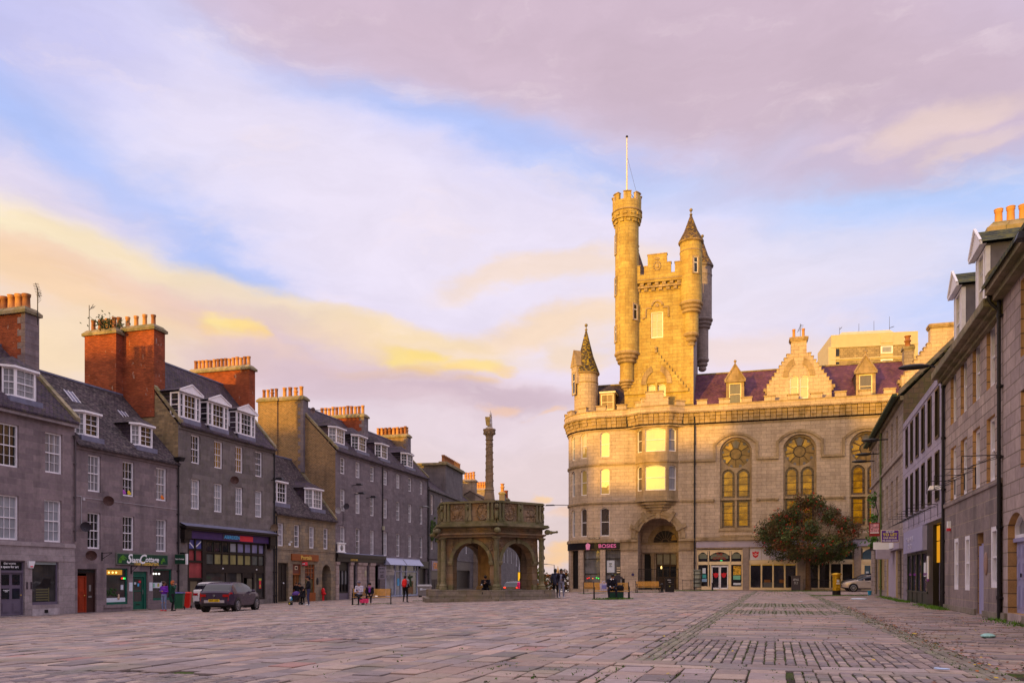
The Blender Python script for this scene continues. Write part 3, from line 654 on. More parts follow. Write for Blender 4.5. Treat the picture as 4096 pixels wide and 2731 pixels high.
# --- house 1 -----------------------------------------------------------
x0=-5.5; h=root(FL,'stone_townhouse','three storey pink granite townhouse with the art space shop at far left','house',x0,'granite townhouses along the street')
X=lambda v:v-x0
W1=[(7.80,10.02,[(-3.9,-2.75,G_C),(-.05,1.10,G_D),(2.76,3.90,G_C)],3,4,0),(4.0,6.32,[(-3.9,-2.75,G_B),(-.05,1.10,G_B),(2.70,3.84,G_B)],3,4,0)]
shop1=[(-.0,1.44,.05,2.92),(1.88,3.60,.57,2.90),(-4.5,-1.0,.5,2.9)]
ops=[(X(q[0]),X(q[1]),z0,z1) for (z0,z1,l,*_) in W1 for q in l]
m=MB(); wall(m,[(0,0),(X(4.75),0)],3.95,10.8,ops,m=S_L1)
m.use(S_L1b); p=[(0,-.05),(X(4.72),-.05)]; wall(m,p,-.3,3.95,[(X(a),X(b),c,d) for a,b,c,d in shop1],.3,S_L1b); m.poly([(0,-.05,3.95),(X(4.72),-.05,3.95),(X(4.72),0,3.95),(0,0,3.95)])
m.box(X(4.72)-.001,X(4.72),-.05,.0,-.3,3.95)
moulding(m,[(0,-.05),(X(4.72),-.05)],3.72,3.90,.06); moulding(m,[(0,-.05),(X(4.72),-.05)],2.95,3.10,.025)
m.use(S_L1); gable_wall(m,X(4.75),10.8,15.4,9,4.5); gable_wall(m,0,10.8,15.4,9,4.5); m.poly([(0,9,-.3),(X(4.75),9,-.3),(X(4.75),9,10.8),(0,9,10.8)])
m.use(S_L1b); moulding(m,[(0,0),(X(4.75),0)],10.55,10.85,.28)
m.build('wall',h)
gable_roof(h,0,X(4.75),10.85,15.4,9,SL1,.35,4.5,skew=[X(4.75)])
rows_windows(h,x0,W1)
kw=dict(fr=FL,x0=x0,eave=(-.35,10.83)); bay_dormer(h,X(2.25),2.15,11.72,13.35,.8,.94,'canted',.75,**kw); bay_dormer(h,X(-2.6),2.15,11.72,13.35,.8,.94,'canted',.75,**kw)
c=chimney(h,X(3.95),X(4.88),2.7,7.3,12.6,17.55,BRK,npots=8,pr=.24,ph=.86,quoin=S_L1)
a=MB().use(IRON); a.tube((X(4.6),2.5,16.6),(X(4.6),2.5,18.75),.03)
for k in range(9): t=-.5+k*.12; a.tube((X(4.6)+t,2.5+t*.8-.2,18.6-t*.3),(X(4.6)+t,2.5+t*.8+.2,18.6-t*.3),.012)
a.tube((X(4.6)-.55,2.06,18.78),(X(4.6)+.55,2.94,18.42),.016)
for k in range(5): a.tube((X(4.6)+.15,2.5-.1,18.1+k*.13),(X(4.6)+.5,2.5+.5,18.1+k*.13),.010)
a.build('aerial',c)
# shop 1: door with fanlight, window
d=panelled_door(h,X(.02),X(1.42),.05,2.32,GREYP,.12,3,2,glz=(2,G_D),name='shop_door')
f=MB().use(GREYP); f.box(X(.0),X(1.44),.04,.16,2.30,2.42); f.box(X(0),X(.07),.06,.14,2.42,2.92); f.box(X(1.37),X(1.44),.06,.14,2.42,2.92); f.box(X(0),X(1.44),.06,.14,2.86,2.92); f.use(G_D); f.box(X(.07),X(1.37),.12,.14,2.42,2.86); f.build('fanlight',d)
text('the worm\na space for art',d,X(.66),.10,2.68,w=1.05,mat=WLET,ext=.004); text('EXHIBITION\nOPEN',d,X(.42),.07,1.35,w=.36,mat=WLET,ext=.003)
n=plain('numeral_dark',(.03,.02,.03),.4); text('11',h,X(1.68),-.065,1.62,h=.38,mat=n,name='house_number')
s=MB().use(GREYP); s.box(X(1.88),X(1.96),.05,.14,.57,2.9); s.box(X(3.52),X(3.6),.05,.14,.57,2.9); s.box(X(1.88),X(3.6),.03,.16,.57,.72); s.use(plain('pale_green_grey',(.35,.42,.42),.5)); s.box(X(1.96),X(3.52),.06,.14,2.76,2.9)
sw=s.build('shop_window',h); s=MB().use(G_SHOP); s.box(X(1.96),X(3.52),.11,.13,.72,2.76); s.build('pane',sw)
s=MB().use(plain('crate_olive',(.12,.11,.05),.7)); 
for k in range(5): s.box(X(2.25),X(3.1),.095,.108,.80+k*.14,.87+k*.14)
s.box(X(3.04),X(3.1),.09,.108,.74,1.5); s.use(BLK); s.poly([(X(2.2),.100,1.5),(X(3.2),.100,1.5),(X(3.2),.100,2.0),(X(2.75),.100,2.0),(X(2.55),.100,1.7)]); s.build('window_display',sw)
s=MB().use(G_SHOP); s.box(X(-4.5),X(-1.0),.11,.13,.5,2.9); s.build('shop_window',h)
s=MB().use(WLET); s.taper(X(1.62),X(1.86),-.16,-.05,2.55,X(1.54),X(1.94),-.2,-.05,2.92); s.use(REDL); s.box(X(1.66),X(1.82),-.19,-.13,2.60,2.66); s.build('alarm_box',h)
s=MB().use(plain('limewash',(.42,.36,.38),.9,.3,3)); s.box(X(1.86),X(3.62),-.09,-.052,0,.36); s.use(BLK); s.box(X(2.62),X(2.86),-.10,-.06,.12,.3); s.build('base_course',h)
# --- house 2 -----------------------------------------------------------
x0=4.75; h=root(FL,'stone_townhouse','mauve granite house with two small dormers above the green restaurant','house',x0,'granite townhouses along the street'); X=lambda v:v-x0; xe=X(13.4)
W2=[(7.08,9.22,[(5.70,6.68,G_C),(8.42,9.38,G_D),(11.30,12.30,G_C)],3,4,0),(3.74,5.86,[(5.68,6.66,G_D),(8.42,9.38,G_D),(11.30,12.30,G_C)],3,4,0)]
shop2=[(4.95,6.35,.02,2.55),(7.11,8.85,.42,2.62),(9.27,10.53,.02,2.44),(11.02,12.80,.58,2.62)]
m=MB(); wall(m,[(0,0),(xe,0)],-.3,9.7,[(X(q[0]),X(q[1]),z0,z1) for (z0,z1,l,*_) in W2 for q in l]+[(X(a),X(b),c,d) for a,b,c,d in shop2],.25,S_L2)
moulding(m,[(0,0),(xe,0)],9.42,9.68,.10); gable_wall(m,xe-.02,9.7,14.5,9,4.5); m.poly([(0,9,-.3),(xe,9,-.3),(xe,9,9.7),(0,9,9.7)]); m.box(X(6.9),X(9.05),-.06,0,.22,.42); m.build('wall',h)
r=gable_roof(h,0,xe-.1,9.7,14.6,9,SL2,.28,4.5,skew=None)
rows_windows(h,x0,W2)
kw=dict(fr=FL,x0=x0,eave=(-.28,9.68)); bay_dormer(h,X(7.03),1.85,10.50,11.95,1.0,1.03,'canted',.62,roofm=SL2,**kw); bay_dormer(h,X(11.58),1.95,10.6,12.05,1.0,1.03,'canted',.62,roofm=SL2,**kw)
for xx,zz in ((7.3,13.2),(11.2,12.7)):
    s=MB().use(LEAD); yy=(zz-9.7)/1.088; s.taper(X(xx),X(xx)+.7,yy-.35,yy+.35,zz-.30,X(xx),X(xx)+.7,yy-.30,yy+.36,zz+.42) if 0 else None
    e=.06; n0=(0,-.736*e,.676*e)
    q=[(X(xx),yy-.4,zz-.43),(X(xx)+.75,yy-.4,zz-.43),(X(xx)+.75,yy+.3,zz+.33),(X(xx),yy+.3,zz+.33)]
    s.poly([(a,b-.05,c+.05) for a,b,c in q]); s.use(WHT)
    for t in (.06,.37,.69): s.poly([(X(xx)+t-.03,yy-.4-.07,zz-.43+.07),(X(xx)+t+.03,yy-.4-.07,zz-.43+.07),(X(xx)+t+.03,yy+.3-.07,zz+.33+.07),(X(xx)+t-.03,yy+.3-.07,zz+.33+.07)])
    s.build('skylight',r)
m=MB().use(DOORDK); m.box(X(4.95),X(6.35),.10,.2,2.30,2.55); m.box(X(4.95),X(5.03),.1,.22,.02,2.3); m.box(X(6.27),X(6.35),.1,.22,.02,2.3); m.use(G_D); m.box(X(5.03),X(6.27),.08,.1,2.34,2.52); m.build('door_frame',h)
panelled_door(h,X(5.02),X(5.72),.02,2.14,DOORRED,.18,2,1,frame=DOORRED); m=MB().use(DOORDK); m.box(X(5.72),X(6.28),.15,.24,.02,2.3); m.use(STEEL); m.box(X(5.93),X(6.07),.135,.16,1.25,1.62); m.box(X(5.88),X(6.12),.135,.16,.88,.98); m.build('door_side_panel',h)
# restaurant sign
s=MB().use(plain('trim_grey',(.16,.16,.14),.5)); s.box(X(7.80),X(12.30),-.10,-.001,2.84,3.56); s.use(GRND); s.box(X(7.86),X(12.24),-.115,-.09,2.90,3.50)
sg=s.build('shop_sign',h); s=MB().use(plain('leaf_green',(.07,.22,.02),.5,.3,5))
for a,b,c,d_ in ((7.95,8.2,2.95,3.15),(8.0,8.5,3.12,3.2),(8.1,8.4,3.2,3.32),(11.6,11.75,2.95,3.1)): s.box(X(a),X(b),-.121,-.114,c,d_)
s.poly([(X(7.95),-.12,3.2),(X(8.3),-.12,3.45),(X(8.7),-.12,3.18),(X(8.3),-.12,3.30)]); s.ball((X(11.85),-.10,3.2),.17,8,5,(1,.15,1)); s.ball((X(11.7),-.10,3.1),.13,8,5,(1,.15,1)); s.ball((X(12.0),-.10,3.1),.12,8,5,(1,.15,1)); s.build('sign_picture',sg)
text('S',sg,X(8.87),-.118,3.22,h=.60,mat=WLET,shear=.35); text('iam',sg,X(9.36),-.118,3.14,w=.68,mat=WLET,shear=.12); text('C',sg,X(10.02),-.118,3.22,h=.60,mat=WLET,shear=.35); text('ottage',sg,X(10.82),-.118,3.13,w=1.2,mat=WLET,shear=.12); text('Thai Restaurant',sg,X(10.3),-.118,2.945,w=2.2,mat=GOLDL,ext=.003)
s=MB().use(plain('trim_grey',(.16,.16,.14))); s.box(X(12.95),X(13.05),-.95,-.1,2.95,3.62); s.use(GRND); s.box(X(12.925),X(12.95),-.92,-.13,2.98,3.59); s.use(WLET); s.box(X(12.93),X(13.07),-1.05,-.95,2.93,3.64)
hs=s.build('hanging_sign',h); text('Siam Cottage',hs,X(12.915),-.52,3.28,w=.70,mat=WLET,rz=-math.pi/2,ext=.003)
def shopwin(par,a,b,z0,z1,fm,pm,y=.14,mull=(),trans=(),fw=.09,name='shop_window'):
    f=MB().use(fm); f.box(a,a+fw,y-.06,y+.06,z0,z1); f.box(b-fw,b,y-.06,y+.06,z0,z1); f.box(a+fw,b-fw,y-.06,y+.06,z1-fw,z1); f.box(a+fw,b-fw,y-.08,y+.08,z0,z0+fw*1.6)
    for t in mull: f.box(t-fw*.3,t+fw*.3,y-.045,y+.05,z0+fw,z1-fw)
    for t in trans: f.box(a+fw,b-fw,y-.043,y+.048,t-fw*.3,t+fw*.3)
    o=f.build(name,par); g=MB().use(pm); g.box(a+fw*.5,b-fw*.5,y+.01,y+.025,z0+fw,z1-fw*.5); g.build('pane',o); return o
WARM=emis('lamp_warm',(1,.62,.18),3.0); WARMG=emis('warm_glow_wall',(1,.45,.05),.42); COOL=emis('lamp_white',(1,.95,.85),3)
o=shopwin(h,X(7.11),X(8.85),.42,2.62,GRN,G_SHOP)
s=MB().use(WARMG); s.box(X(7.2),X(8.5),.132,.148,2.22,2.52); s.use(WARM)
for t in (7.42,7.72,8.0): s.ball((X(t),.12,2.36),.055)
s.use(plain('foliage_dark',(.02,.06,.01),.7)); 
for k in range(26): s.ball((X(7.25)+random.random()*.95,.12,.95+random.random()*.42),.07,5,3,(1,.3,1))
s.use(PAPER); s.box(X(8.38),X(8.58),.11,.135,1.3,1.6); s.box(X(7.2),X(8.75),.12,.14,.56,.82); s.use(plain('figurine',(.5,.35,.25),.5)); s.ball((X(8.2),.11,.95),.08,6,4,(1,.3,1.3)); s.ball((X(8.2),.11,.80),.11,6,4,(1,.3,1)); s.build('window_display',o)
s=MB().use(BLK); s.ball((X(8.52),.10,2.0),.22,16,6,(1,.12,.55)); neon=s.build('open_sign',o); text('OP',neon,X(8.44),.07,2.0,w=.17,mat=emis('neon_red',(1,.03,.02),2.5),ext=.003); text('EN',neon,X(8.61),.07,2.0,w=.17,mat=emis('neon_green',(.05,1,.15),2),ext=.003)
o=shopwin(h,X(11.02),X(12.80),.58,2.62,GRN,G_SHOP); s=MB().use(COOL)
for t in (11.2,11.45,11.72): s.ball((X(t),.12,2.30),.055)
s.use(PAPER); s.box(X(11.05),X(11.95),.11,.135,1.38,1.72); s.box(X(11.95),X(12.15),.11,.135,1.62,1.8); s.use(plain('notice_yellow',(.45,.45,.08),.6)); s.box(X(11.55),X(11.72),.105,.112,1.46,1.68); s.use(plain('notice_green',(.2,.5,.35),.6)); s.box(X(11.1),X(11.3),.105,.112,1.42,1.68); s.build('window_display',o)
d=MB().use(GRN); d.box(X(9.27),X(9.37),.1,.25,.05,2.44); d.box(X(10.32),X(10.53),.1,.25,.05,2.44); d.box(X(9.37),X(10.32),.1,.25,2.08,2.44); d.box(X(9.42),X(10.3),.16,.21,.05,.55); d.box(X(9.42),X(9.5),.16,.21,.55,2.05); d.box(X(10.2),X(10.3),.16,.21,.55,2.05); d.box(X(9.5),X(10.2),.16,.21,1.18,1.25); d.box(X(9.5),X(10.2),.16,.21,1.97,2.05); d.use(G_SHOP); d.box(X(9.5),X(10.2),.18,.19,.55,1.97)
d.use(PAPER); d.box(X(9.55),X(9.72),.165,.178,1.62,1.76); d.use(CYAN); d.box(X(9.85),X(9.98),.165,.178,1.5,1.68); d.use(REDL); d.box(X(9.95),X(10.12),.165,.178,1.72,1.85); d.use(BLK); d.box(X(9.7),X(10.02),.145,.16,.32,.38); dd=d.build('shop_door',h)
hh=MB().use(STEEL); hh.tube((X(10.24),.12,1.0),(X(10.24),.12,1.3),.02); hh.build('handle',dd); s=MB().use(S_STEP); s.box(X(9.2),X(10.7),-.12,.26,-.1,.05); s.build('door_step',h)
s=MB().use(PAPER); s.box(X(8.93),X(9.2),-.03,-.001,1.2,1.75); s.box(X(10.66),X(10.95),-.03,-.001,1.2,1.75); s.build('menu_board',h)
satellite_dish(h,X(6.9),-.02,6.62,.42); satellite_dish(h,X(5.2),-.02,4.98,.40,mat=plain('dish_grey',(.05,.045,.06),.5)); satellite_dish(h,X(5.6),-.02,3.35,.42)
def bracket(par,x,z,l=.6,name='sign_bracket'):
    b=MB().use(IRON); b.box(x-.04,x+.04,-.04,0,z-.45,z+.05); b.tube((x,-.02,z),(x+l*.25,-l,z+.03),.02); b.tube((x,-.02,z-.35),(x+l*.25,-l,z+.02),.016); return b.build(name,par)
bracket(h,X(6.75),3.5); bracket(h,X(9.1),2.75,.4); bracket(h,X(10.8),2.72,.4)
s=MB().use(plain('white_cable',(.45,.42,.45),.6)); s.path([(X(4.8),-.03,6.72),(X(5.2),-.03,6.7),(X(5.22),-.03,5.0)],.018); s.path([(X(5.3),-.03,6.66),(X(13.3),-.03,6.62)],.014); s.box(X(5.3),X(5.45),-.06,0,6.5,6.64); s.build('cable',h)
rainpipe(h,X(4.72),4.1,9.9,r=.045,m=plain('pipe_grey',(.10,.08,.09),.6)); rainpipe(h,X(13.33),.0,9.5)
s=MB().use(IRON); s.taper(X(13.0),X(13.35),-.5,-.05,9.85,X(12.9),X(13.4),-.6,-.02,10.1); s.build('hopper',h)
for (px_,py_) in ((0,0),): pass
# window-sill ornaments
s=MB()
for (wx,cl) in ((8.62,(.45,.1,.5)),(9.05,(.8,.6,.05)),(12.0,(.8,.2,.02))):
    s.use(plain('ornament_%d'%int(wx*100),cl,.6)); s.ball((X(wx),.13,7.33),.13,7,5,(1,.25,1.1)); s.ball((X(wx)+.12,.13,7.28),.09,7,5,(1,.3,1))
s.build('windowsill_ornament',h)
# --- house 3 -----------------------------------------------------------
x0=13.4; h=root(FL,'stone_townhouse','taller grey granite house with three white gabled dormers and the wide dark shopfront','house',x0,'granite townhouses along the street'); X=lambda v:v-x0; xe=X(24.85)
W3=[(9.98,11.95,[(14.72,15.68,G_D),(17.22,18.20,G_A),(19.71,20.68,G_A),(22.23,23.20,G_D)],3,4,0),(6.80,8.88,[(14.70,15.66,G_B),(17.20,18.18,G_B),(19.70,20.66,G_B),(22.22,23.18,G_B)],3,4,0)]
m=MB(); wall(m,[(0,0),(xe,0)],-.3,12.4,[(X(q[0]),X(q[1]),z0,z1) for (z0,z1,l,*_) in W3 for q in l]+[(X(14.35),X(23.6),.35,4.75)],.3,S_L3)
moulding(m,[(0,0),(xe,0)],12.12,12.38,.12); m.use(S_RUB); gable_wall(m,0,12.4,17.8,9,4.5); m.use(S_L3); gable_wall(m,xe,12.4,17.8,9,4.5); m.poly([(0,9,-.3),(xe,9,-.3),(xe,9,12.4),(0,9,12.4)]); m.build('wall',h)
r=gable_roof(h,0.05,xe,12.42,17.9,9,SL1,.3,4.5,skew=[.12,xe-.1])
s=MB().use(LEAD); yy=3.0; zz=12.42+yy*1.218; s.poly([(X(17.0),yy-.45,zz-.48),(X(17.3),yy-.45,zz-.48),(X(17.3),yy+.3,zz+.43),(X(17.0),yy+.3,zz+.43)]) ; s.build('skylight',r)
rows_windows(h,x0,W3)
for a_,b_ in ((14.55,16.72),(17.62,19.95),(21.05,23.4)): bay_dormer(h,X((a_+b_)/2),b_-a_,13.15,14.98,.8,1.146,'gabled',.5,fr=FL,x0=x0,eave=(-.3,12.4))
chimney(h,X(13.345),X(14.42),1.9,7.2,13.0,19.35,BRK,npots=7,pr=.17,ph=.85)
c=chimney(h,X(12.70),X(13.34),4.45,7.1,12.0,19.1,BRK,npots=4,pr=.16,ph=.80); a=MB().use(IRON); a.tube((X(12.9),6.9,18.9),(X(12.9),6.9,20.9),.026); a.tube((X(12.85),6.5,20.9),(X(13.35),7.3,20.75),.016)
for k in range(4): a.tube((X(12.9)+k*.1,6.65+k*.15,20.75),(X(13.05)+k*.1,6.5+k*.15,20.85),.010)
a.build('aerial',c)
chimney(h,X(24.3),X(25.1),1.95,7.7,13.5,19.4,BRK,npots=15,pr=.16,ph=.78)
# shopfront of house 3
sf=MB().use(CHAR); zt=5.55
sf.box(X(13.55),X(24.6),-.55,.0,5.42,5.56); sf.box(X(13.7),X(24.45),-.42,.0,5.3,5.42); sf.use(LEAD); sf.poly([(X(13.55),-.55,5.565),(X(24.6),-.55,5.565),(X(24.6),.0,5.8),(X(13.55),.0,5.8)])
sf.use(CHAR); sf.box(X(13.6),X(14.3),-.38,.0,4.7,5.3); sf.box(X(23.75),X(24.5),-.38,.0,4.6,5.3); sf.box(X(13.65),X(14.2),-.3,0,4.45,4.7); sf.box(X(23.8),X(24.4),-.3,0,4.35,4.6)
front=sf.build('shopfront',h)
s=MB().use(PURP); s.box(X(14.3),X(23.75),-.2,.0,4.76,5.3); fs=s.build('fascia',front); s=MB().use(BANR); s.box(X(17.9),X(19.95),-.23,-.2,4.84,5.22); s.use(REDL); s.box(X(19.95),X(21.6),-.225,-.2,4.80,5.20); s.build('banner',front)
text('ABERDEEN',front,X(18.95),-.245,5.03,w=1.85,h=.26,mat=CYAN)
s=MB().use(REDP); s.box(X(14.5),X(15.9),.08,.14,2.05,3.1); s.box(X(14.5),X(15.1),.09,.15,3.25,3.95); s.box(X(15.25),X(15.9),.09,.15,3.25,3.95); s.use(plain('flag_blue',(.10,.10,.32),.6)); s.box(X(14.5),X(15.1),.09,.13,4.07,4.68); s.box(X(15.25),X(15.9),.09,.13,4.07,4.68)
s.use(WLET); s.poly([(X(14.5),.085,4.55),(X(14.5),.085,4.66),(X(15.1),.085,4.2),(X(15.1),.085,4.09)]); s.poly([(X(15.25),.085,4.2),(X(15.25),.085,4.09),(X(15.9),.085,4.55),(X(15.9),.085,4.66)])
s.use(CHAR); s.box(X(14.35),X(14.5),.0,.16,.35,4.75); s.box(X(15.9),X(16.3),-.02,.16,.35,4.75); s.box(X(14.5),X(15.9),.0,.16,3.1,3.25); s.box(X(14.5),X(15.9),.0,.16,3.95,4.07); s.box(X(15.1),X(15.25),.0,.16,3.2,4.75); s.box(X(14.5),X(15.9),.0,.16,1.93,2.05); s.box(X(14.35),X(16.3),.02,.16,4.68,4.76); s.use(plain('door_ochre',(.16,.13,.08),.5)); s.box(X(14.75),X(15.5),.12,.15,.35,1.8); s.use(CHAR); s.box(X(14.5),X(14.75),.1,.2,.35,1.93); s.box(X(15.5),X(15.9),.1,.2,.35,1.93); s.box(X(14.75),X(15.5),.1,.2,1.8,1.93); s.build('side_door',front)
# clerestory lights: two rows of eight
cols8=[16.3+k*.91 for k in range(9)]
f=MB().use(CHAR); f.box(X(16.3),X(23.6),.02,.2,2.42,3.0); f.box(X(16.3),X(23.6),.02,.2,3.78,3.93); f.box(X(16.3),X(23.6),.02,.2,4.64,4.76)
for c_ in cols8: f.box(X(c_)-.05,X(c_)+.06,.0,.2,3.0,4.64)
f.box(X(23.4),X(23.6),.0,.2,.35,4.76)
f.box(X(16.3),X(23.6),.03,.2,.35,.5); f.box(X(18.6),X(18.65),.05,.2,.5,2.42); f.box(X(20.6),X(20.75),.0,.2,.5,2.42); f.box(X(22.0),X(22.15),.0,.2,.5,2.42); f.box(X(20.6),X(22.15),.05,.2,2.05,2.42); lf=f.build('clerestory_frame',front)
G_LIT=glass('glass_lit_olive',(.20,.18,.07),.15,1.5,.5,.5,(.42,.38,.17)); G_LIL=glass('glass_lilac',(.22,.21,.36),.15,1.5,.3)
for r_,(a,b) in enumerate(((3.0,3.78),(3.93,4.64))):
    for k in range(8):
        mt=(G_LIT if k in (1,2,3,4,5) else glass('glass_greenish',(.10,.11,.10),.1,1.5,.3)) if r_==0 else (G_D if k<3 else G_LIL if k>3 else G_B)
        g=MB().use(mt); g.box(X(cols8[k])+.09,X(cols8[k+1])-.08,.09,.10,a+.04,b-.04); g.use(plain('trim_olive',(.14,.14,.10))); 
        for q in ((cols8[k]+.06,cols8[k]+.09),(cols8[k+1]-.08,cols8[k+1]-.05)): g.box(X(q[0]),X(q[1]),.07,.1,a+.01,b-.01)
        g.build('clerestory_pane',front)
for a,b in ((16.35,18.6),(18.65,20.6),(22.15,23.4)):
    g=MB().use(G_SHOP); g.box(X(a),X(b),.11,.125,.5,2.42); g.build('pane',front)
g=MB().use(glass('glass_stone_reflection',(.13,.12,.09),.2,1.5,.4)); g.box(X(20.0),X(20.55),.10,.108,.55,2.38); g.box(X(22.2),X(22.5),.10,.108,.55,2.38); g.box(X(21.3),X(21.95),.10,.108,.55,2.0); g.use(REDL); g.box(X(22.9),X(23.15),.095,.1,1.2,2.0); g.use(plain('notice_yellow',(.45,.45,.08),.6)); g.box(X(22.85),X(23.2),.09,.094,1.85,2.0); g.box(X(22.95),X(23.1),.09,.094,1.3,1.5); g.build('poster_and_reflection',front)  # stone reflections painted as dull panes beside the posters
s=MB().use(WLET); s.ball((X(18.2),-.0,2.72),.06,6,4); s.ball((X(22.4),-.0,2.68),.06,6,4); s.build('shopfront_lamp',front)
satellite_dish(h,X(19.1),-.02,9.3,.42); satellite_dish(h,X(24.3),-.02,6.1,.42,mat=plain('dish_tan',(.20,.14,.09),.5))
s=MB().use(BLK); s.taper(X(13.6),X(13.8),-.3,-.02,3.3,X(13.55),X(13.85),-.35,-.02,3.75); s.build('wall_speaker',h)
rainpipe(h,X(24.75),.0,12.3)
def wall_flood(par,x,z,name='floodlight'):
    s=MB().use(IRON); s.tube((x,0,z),(x,-.6,z+.1),.03); s.taper(x-.22,x+.22,-1.15,-.5,z+.02,x-.15,x+.15,-1.0,-.55,z+.2); return s.build(name,par)
wall_flood(h,X(24.4),9.9)
# --- house 4 -----------------------------------------------------------
x0=24.85; h=root(FL,'stone_townhouse','low sandstone house with arched pend, two slate dormers and the brown sign','house',x0,'granite townhouses along the street'); X=lambda v:v-x0; xe=X(34.95)
W4=[(4.66,6.56,[(25.38,26.24,G_C),(27.86,28.72,G_D),(30.31,31.18,G_C),(32.76,33.62,G_D)],3,4,0)]
sh4=[(25.4,26.95,.08,3.28),(27.62,28.92,.02,3.22),(29.56,31.2,.5,3.24),(32.5,34.1,.0,3.25,.8)]
m=MB(); wall(m,[(0,0),(xe,0)],-.3,7.3,[(X(q[0]),X(q[1]),z0,z1) for (z0,z1,l,*_) in W4 for q in l]+[(X(q[0]),X(q[1]))+q[2:] for q in sh4],.3,S_L4); moulding(m,[(0,0),(xe,0)],4.38,4.56,.05); moulding(m,[(0,0),(xe,0)],7.08,7.28,.13); m.poly([(0,9,-.3),(xe,9,-.3),(xe,9,7.3),(0,9,7.3)]); m.use(CHAR)
m.use(S_L4); m.poly([(X(32.5),.3,0),(X(32.5),6,0),(X(32.5),6,3.3),(X(32.5),.3,3.3)]); m.poly([(X(34.1),.3,0),(X(34.1),6,0),(X(34.1),6,3.3),(X(34.1),.3,3.3)]); m.poly([(X(32.5),.3,3.3),(X(34.1),.3,3.3),(X(34.1),6,3.3),(X(32.5),6,3.3)]); m.poly([(X(32.5),6,0),(X(34.1),6,0),(X(34.1),6,3.3),(X(32.5),6,3.3)]); m.build('wall',h)
gable_roof(h,.02,xe,7.32,13.2,9,SL2,.3,4.5,skew=[xe-.15]); rows_windows(h,x0,W4)
kw=dict(fr=FL,x0=x0,eave=(-.3,7.3)); bay_dormer(h,X(27.2),2.4,8.35,10.15,.8,1.23,'canted',.8,**kw); bay_dormer(h,X(33.1),2.7,8.35,10.15,.8,1.23,'canted',.8,**kw)
m=MB().use(CHAR); m.box(X(25.4),X(26.95),.2,.26,.08,3.28); m.box(X(25.5),X(26.1),.17,.2,.3,1.6); m.box(X(26.2),X(26.85),.17,.2,.3,1.6); m.box(X(25.5),X(26.1),.17,.2,1.8,3.1); m.box(X(26.2),X(26.85),.17,.2,1.8,3.1); m.use(WLET); m.ball((X(26.45),.15,1.6),.07,7,4); m.build('door',h)
o=MB().use(ORNG); o.box(X(27.62),X(28.92),.06,.16,2.30,2.42); o.box(X(27.62),X(27.7),.06,.16,2.42,3.22); o.box(X(28.84),X(28.92),.06,.16,2.42,3.22); o.use(plain('panel_brown',(.14,.045,.03),.5)); o.box(X(27.7),X(28.84),.1,.15,2.42,3.22); o.use(CRM); o.box(X(28.1),X(28.5),.08,.1,2.75,3.05); o.use(plain('panel_dark',(.03,.015,.012))); o.box(X(28.16),X(28.44),.07,.09,2.8,3.0); o.use(BROWND); o.box(X(28.1),X(28.9),.20,.25,.02,2.3); o.box(X(28.2),X(28.45),.17,.2,.2,2.2); o.box(X(28.55),X(28.8),.17,.2,.2,2.2); o.use(BLK); o.box(X(27.62),X(28.1),.27,.3,.02,2.3); o.build('shop_door',h)
o=MB().use(ORNG); o.box(X(29.56),X(31.2),.05,.15,.5,.6); 
for a in (29.56,31.1): o.box(X(a),X(a)+.1,.05,.17,.6,3.24)
for a in (2.9,2.5,2.0): o.box(X(29.66),X(31.1),.07,.15,a-.04,a+.04)
for a in (30.2,30.65): o.box(X(a)-.03,X(a)+.03,.07,.15,2.0,3.24)
o.use(ORNG); o.box(X(30.3),X(31.3),-.04,.0,-.1,.75); w=o.build('shop_window',h); g=MB().use(glass('glass_brown',(.09,.035,.025),.1,1.5,.4)); g.box(X(29.6),X(31.15),.12,.13,2.0,3.22); g.use(glass('glass_olive',(.10,.075,.03),.1,1.5,.5)); g.box(X(29.6),X(31.15),.12,.13,.55,2.0); g.build('pane',w)
s=MB().use(ORNG); s.box(X(27.34),X(31.7),-.12,-.001,3.52,4.08); sg=s.build('shop_sign',h); text('Portals',sg,X(29.6),-.135,3.80,w=1.75,h=.34,mat=GOLDL)
s=MB().use(REDL); s.box(X(29.05),X(29.5),-.3,-.02,3.12,3.42); s.use(WLET); s.box(X(29.03),X(29.05),-.3,-.05,3.22,3.3); s.build('alarm_box',h)
s=MB().use(IRON); s.ball((X(31.65),-.03,1.75),.22,10,6,(.9,.2,1.5)); s.build('wall_plaque',h)
satellite_dish(h,X(34.3),-.3,8.3,.40,mat=plain('dish_white',(.40,.38,.40),.5)); s=MB().use(WLET); s.box(X(26.9),X(27.1),-.12,0,4.75,4.95); s.box(X(26.95),X(27.05),-.3,-.1,5.0,5.1); s.build('camera_box',h)
rainpipe(h,X(25.05),.0,7.2,r=.06)
# --- house 5 -----------------------------------------------------------
x0=34.95; h=root(FL,'stone_townhouse','long four storey granite tenement with brown brick gable beside the market cross','house',x0,'granite townhouses along the street'); X=lambda v:v-x0; xe=X(57.6)
xs5=[(35.9,36.86),(39.02,39.98),(42.18,43.12),(45.30,46.28),(48.57,49.55),(51.82,52.8),(55.16,56.1)]
rp=lambda i:(G_D,G_C,G_D,G_C,G_B,G_D,G_C)[i%7]
W5=[(11.93,13.47,[q+(rp(i),) for i,q in enumerate(xs5)],3,4,0),(8.40,10.45,[q+(rp(i+3),) for i,q in enumerate(xs5)],3,4,0),(4.42,6.92,[q+(rp(i+1),) for i,q in enumerate(xs5)],3,4,0)]
sh5=[(35.55,37.65,.0,3.55),(38.38,39.15,.0,3.55),(41.25,41.85,.0,3.55),(43.2,44.5,.05,3.4),(45.75,54.5,.02,3.45),(55.0,57.2,.0,3.3)]
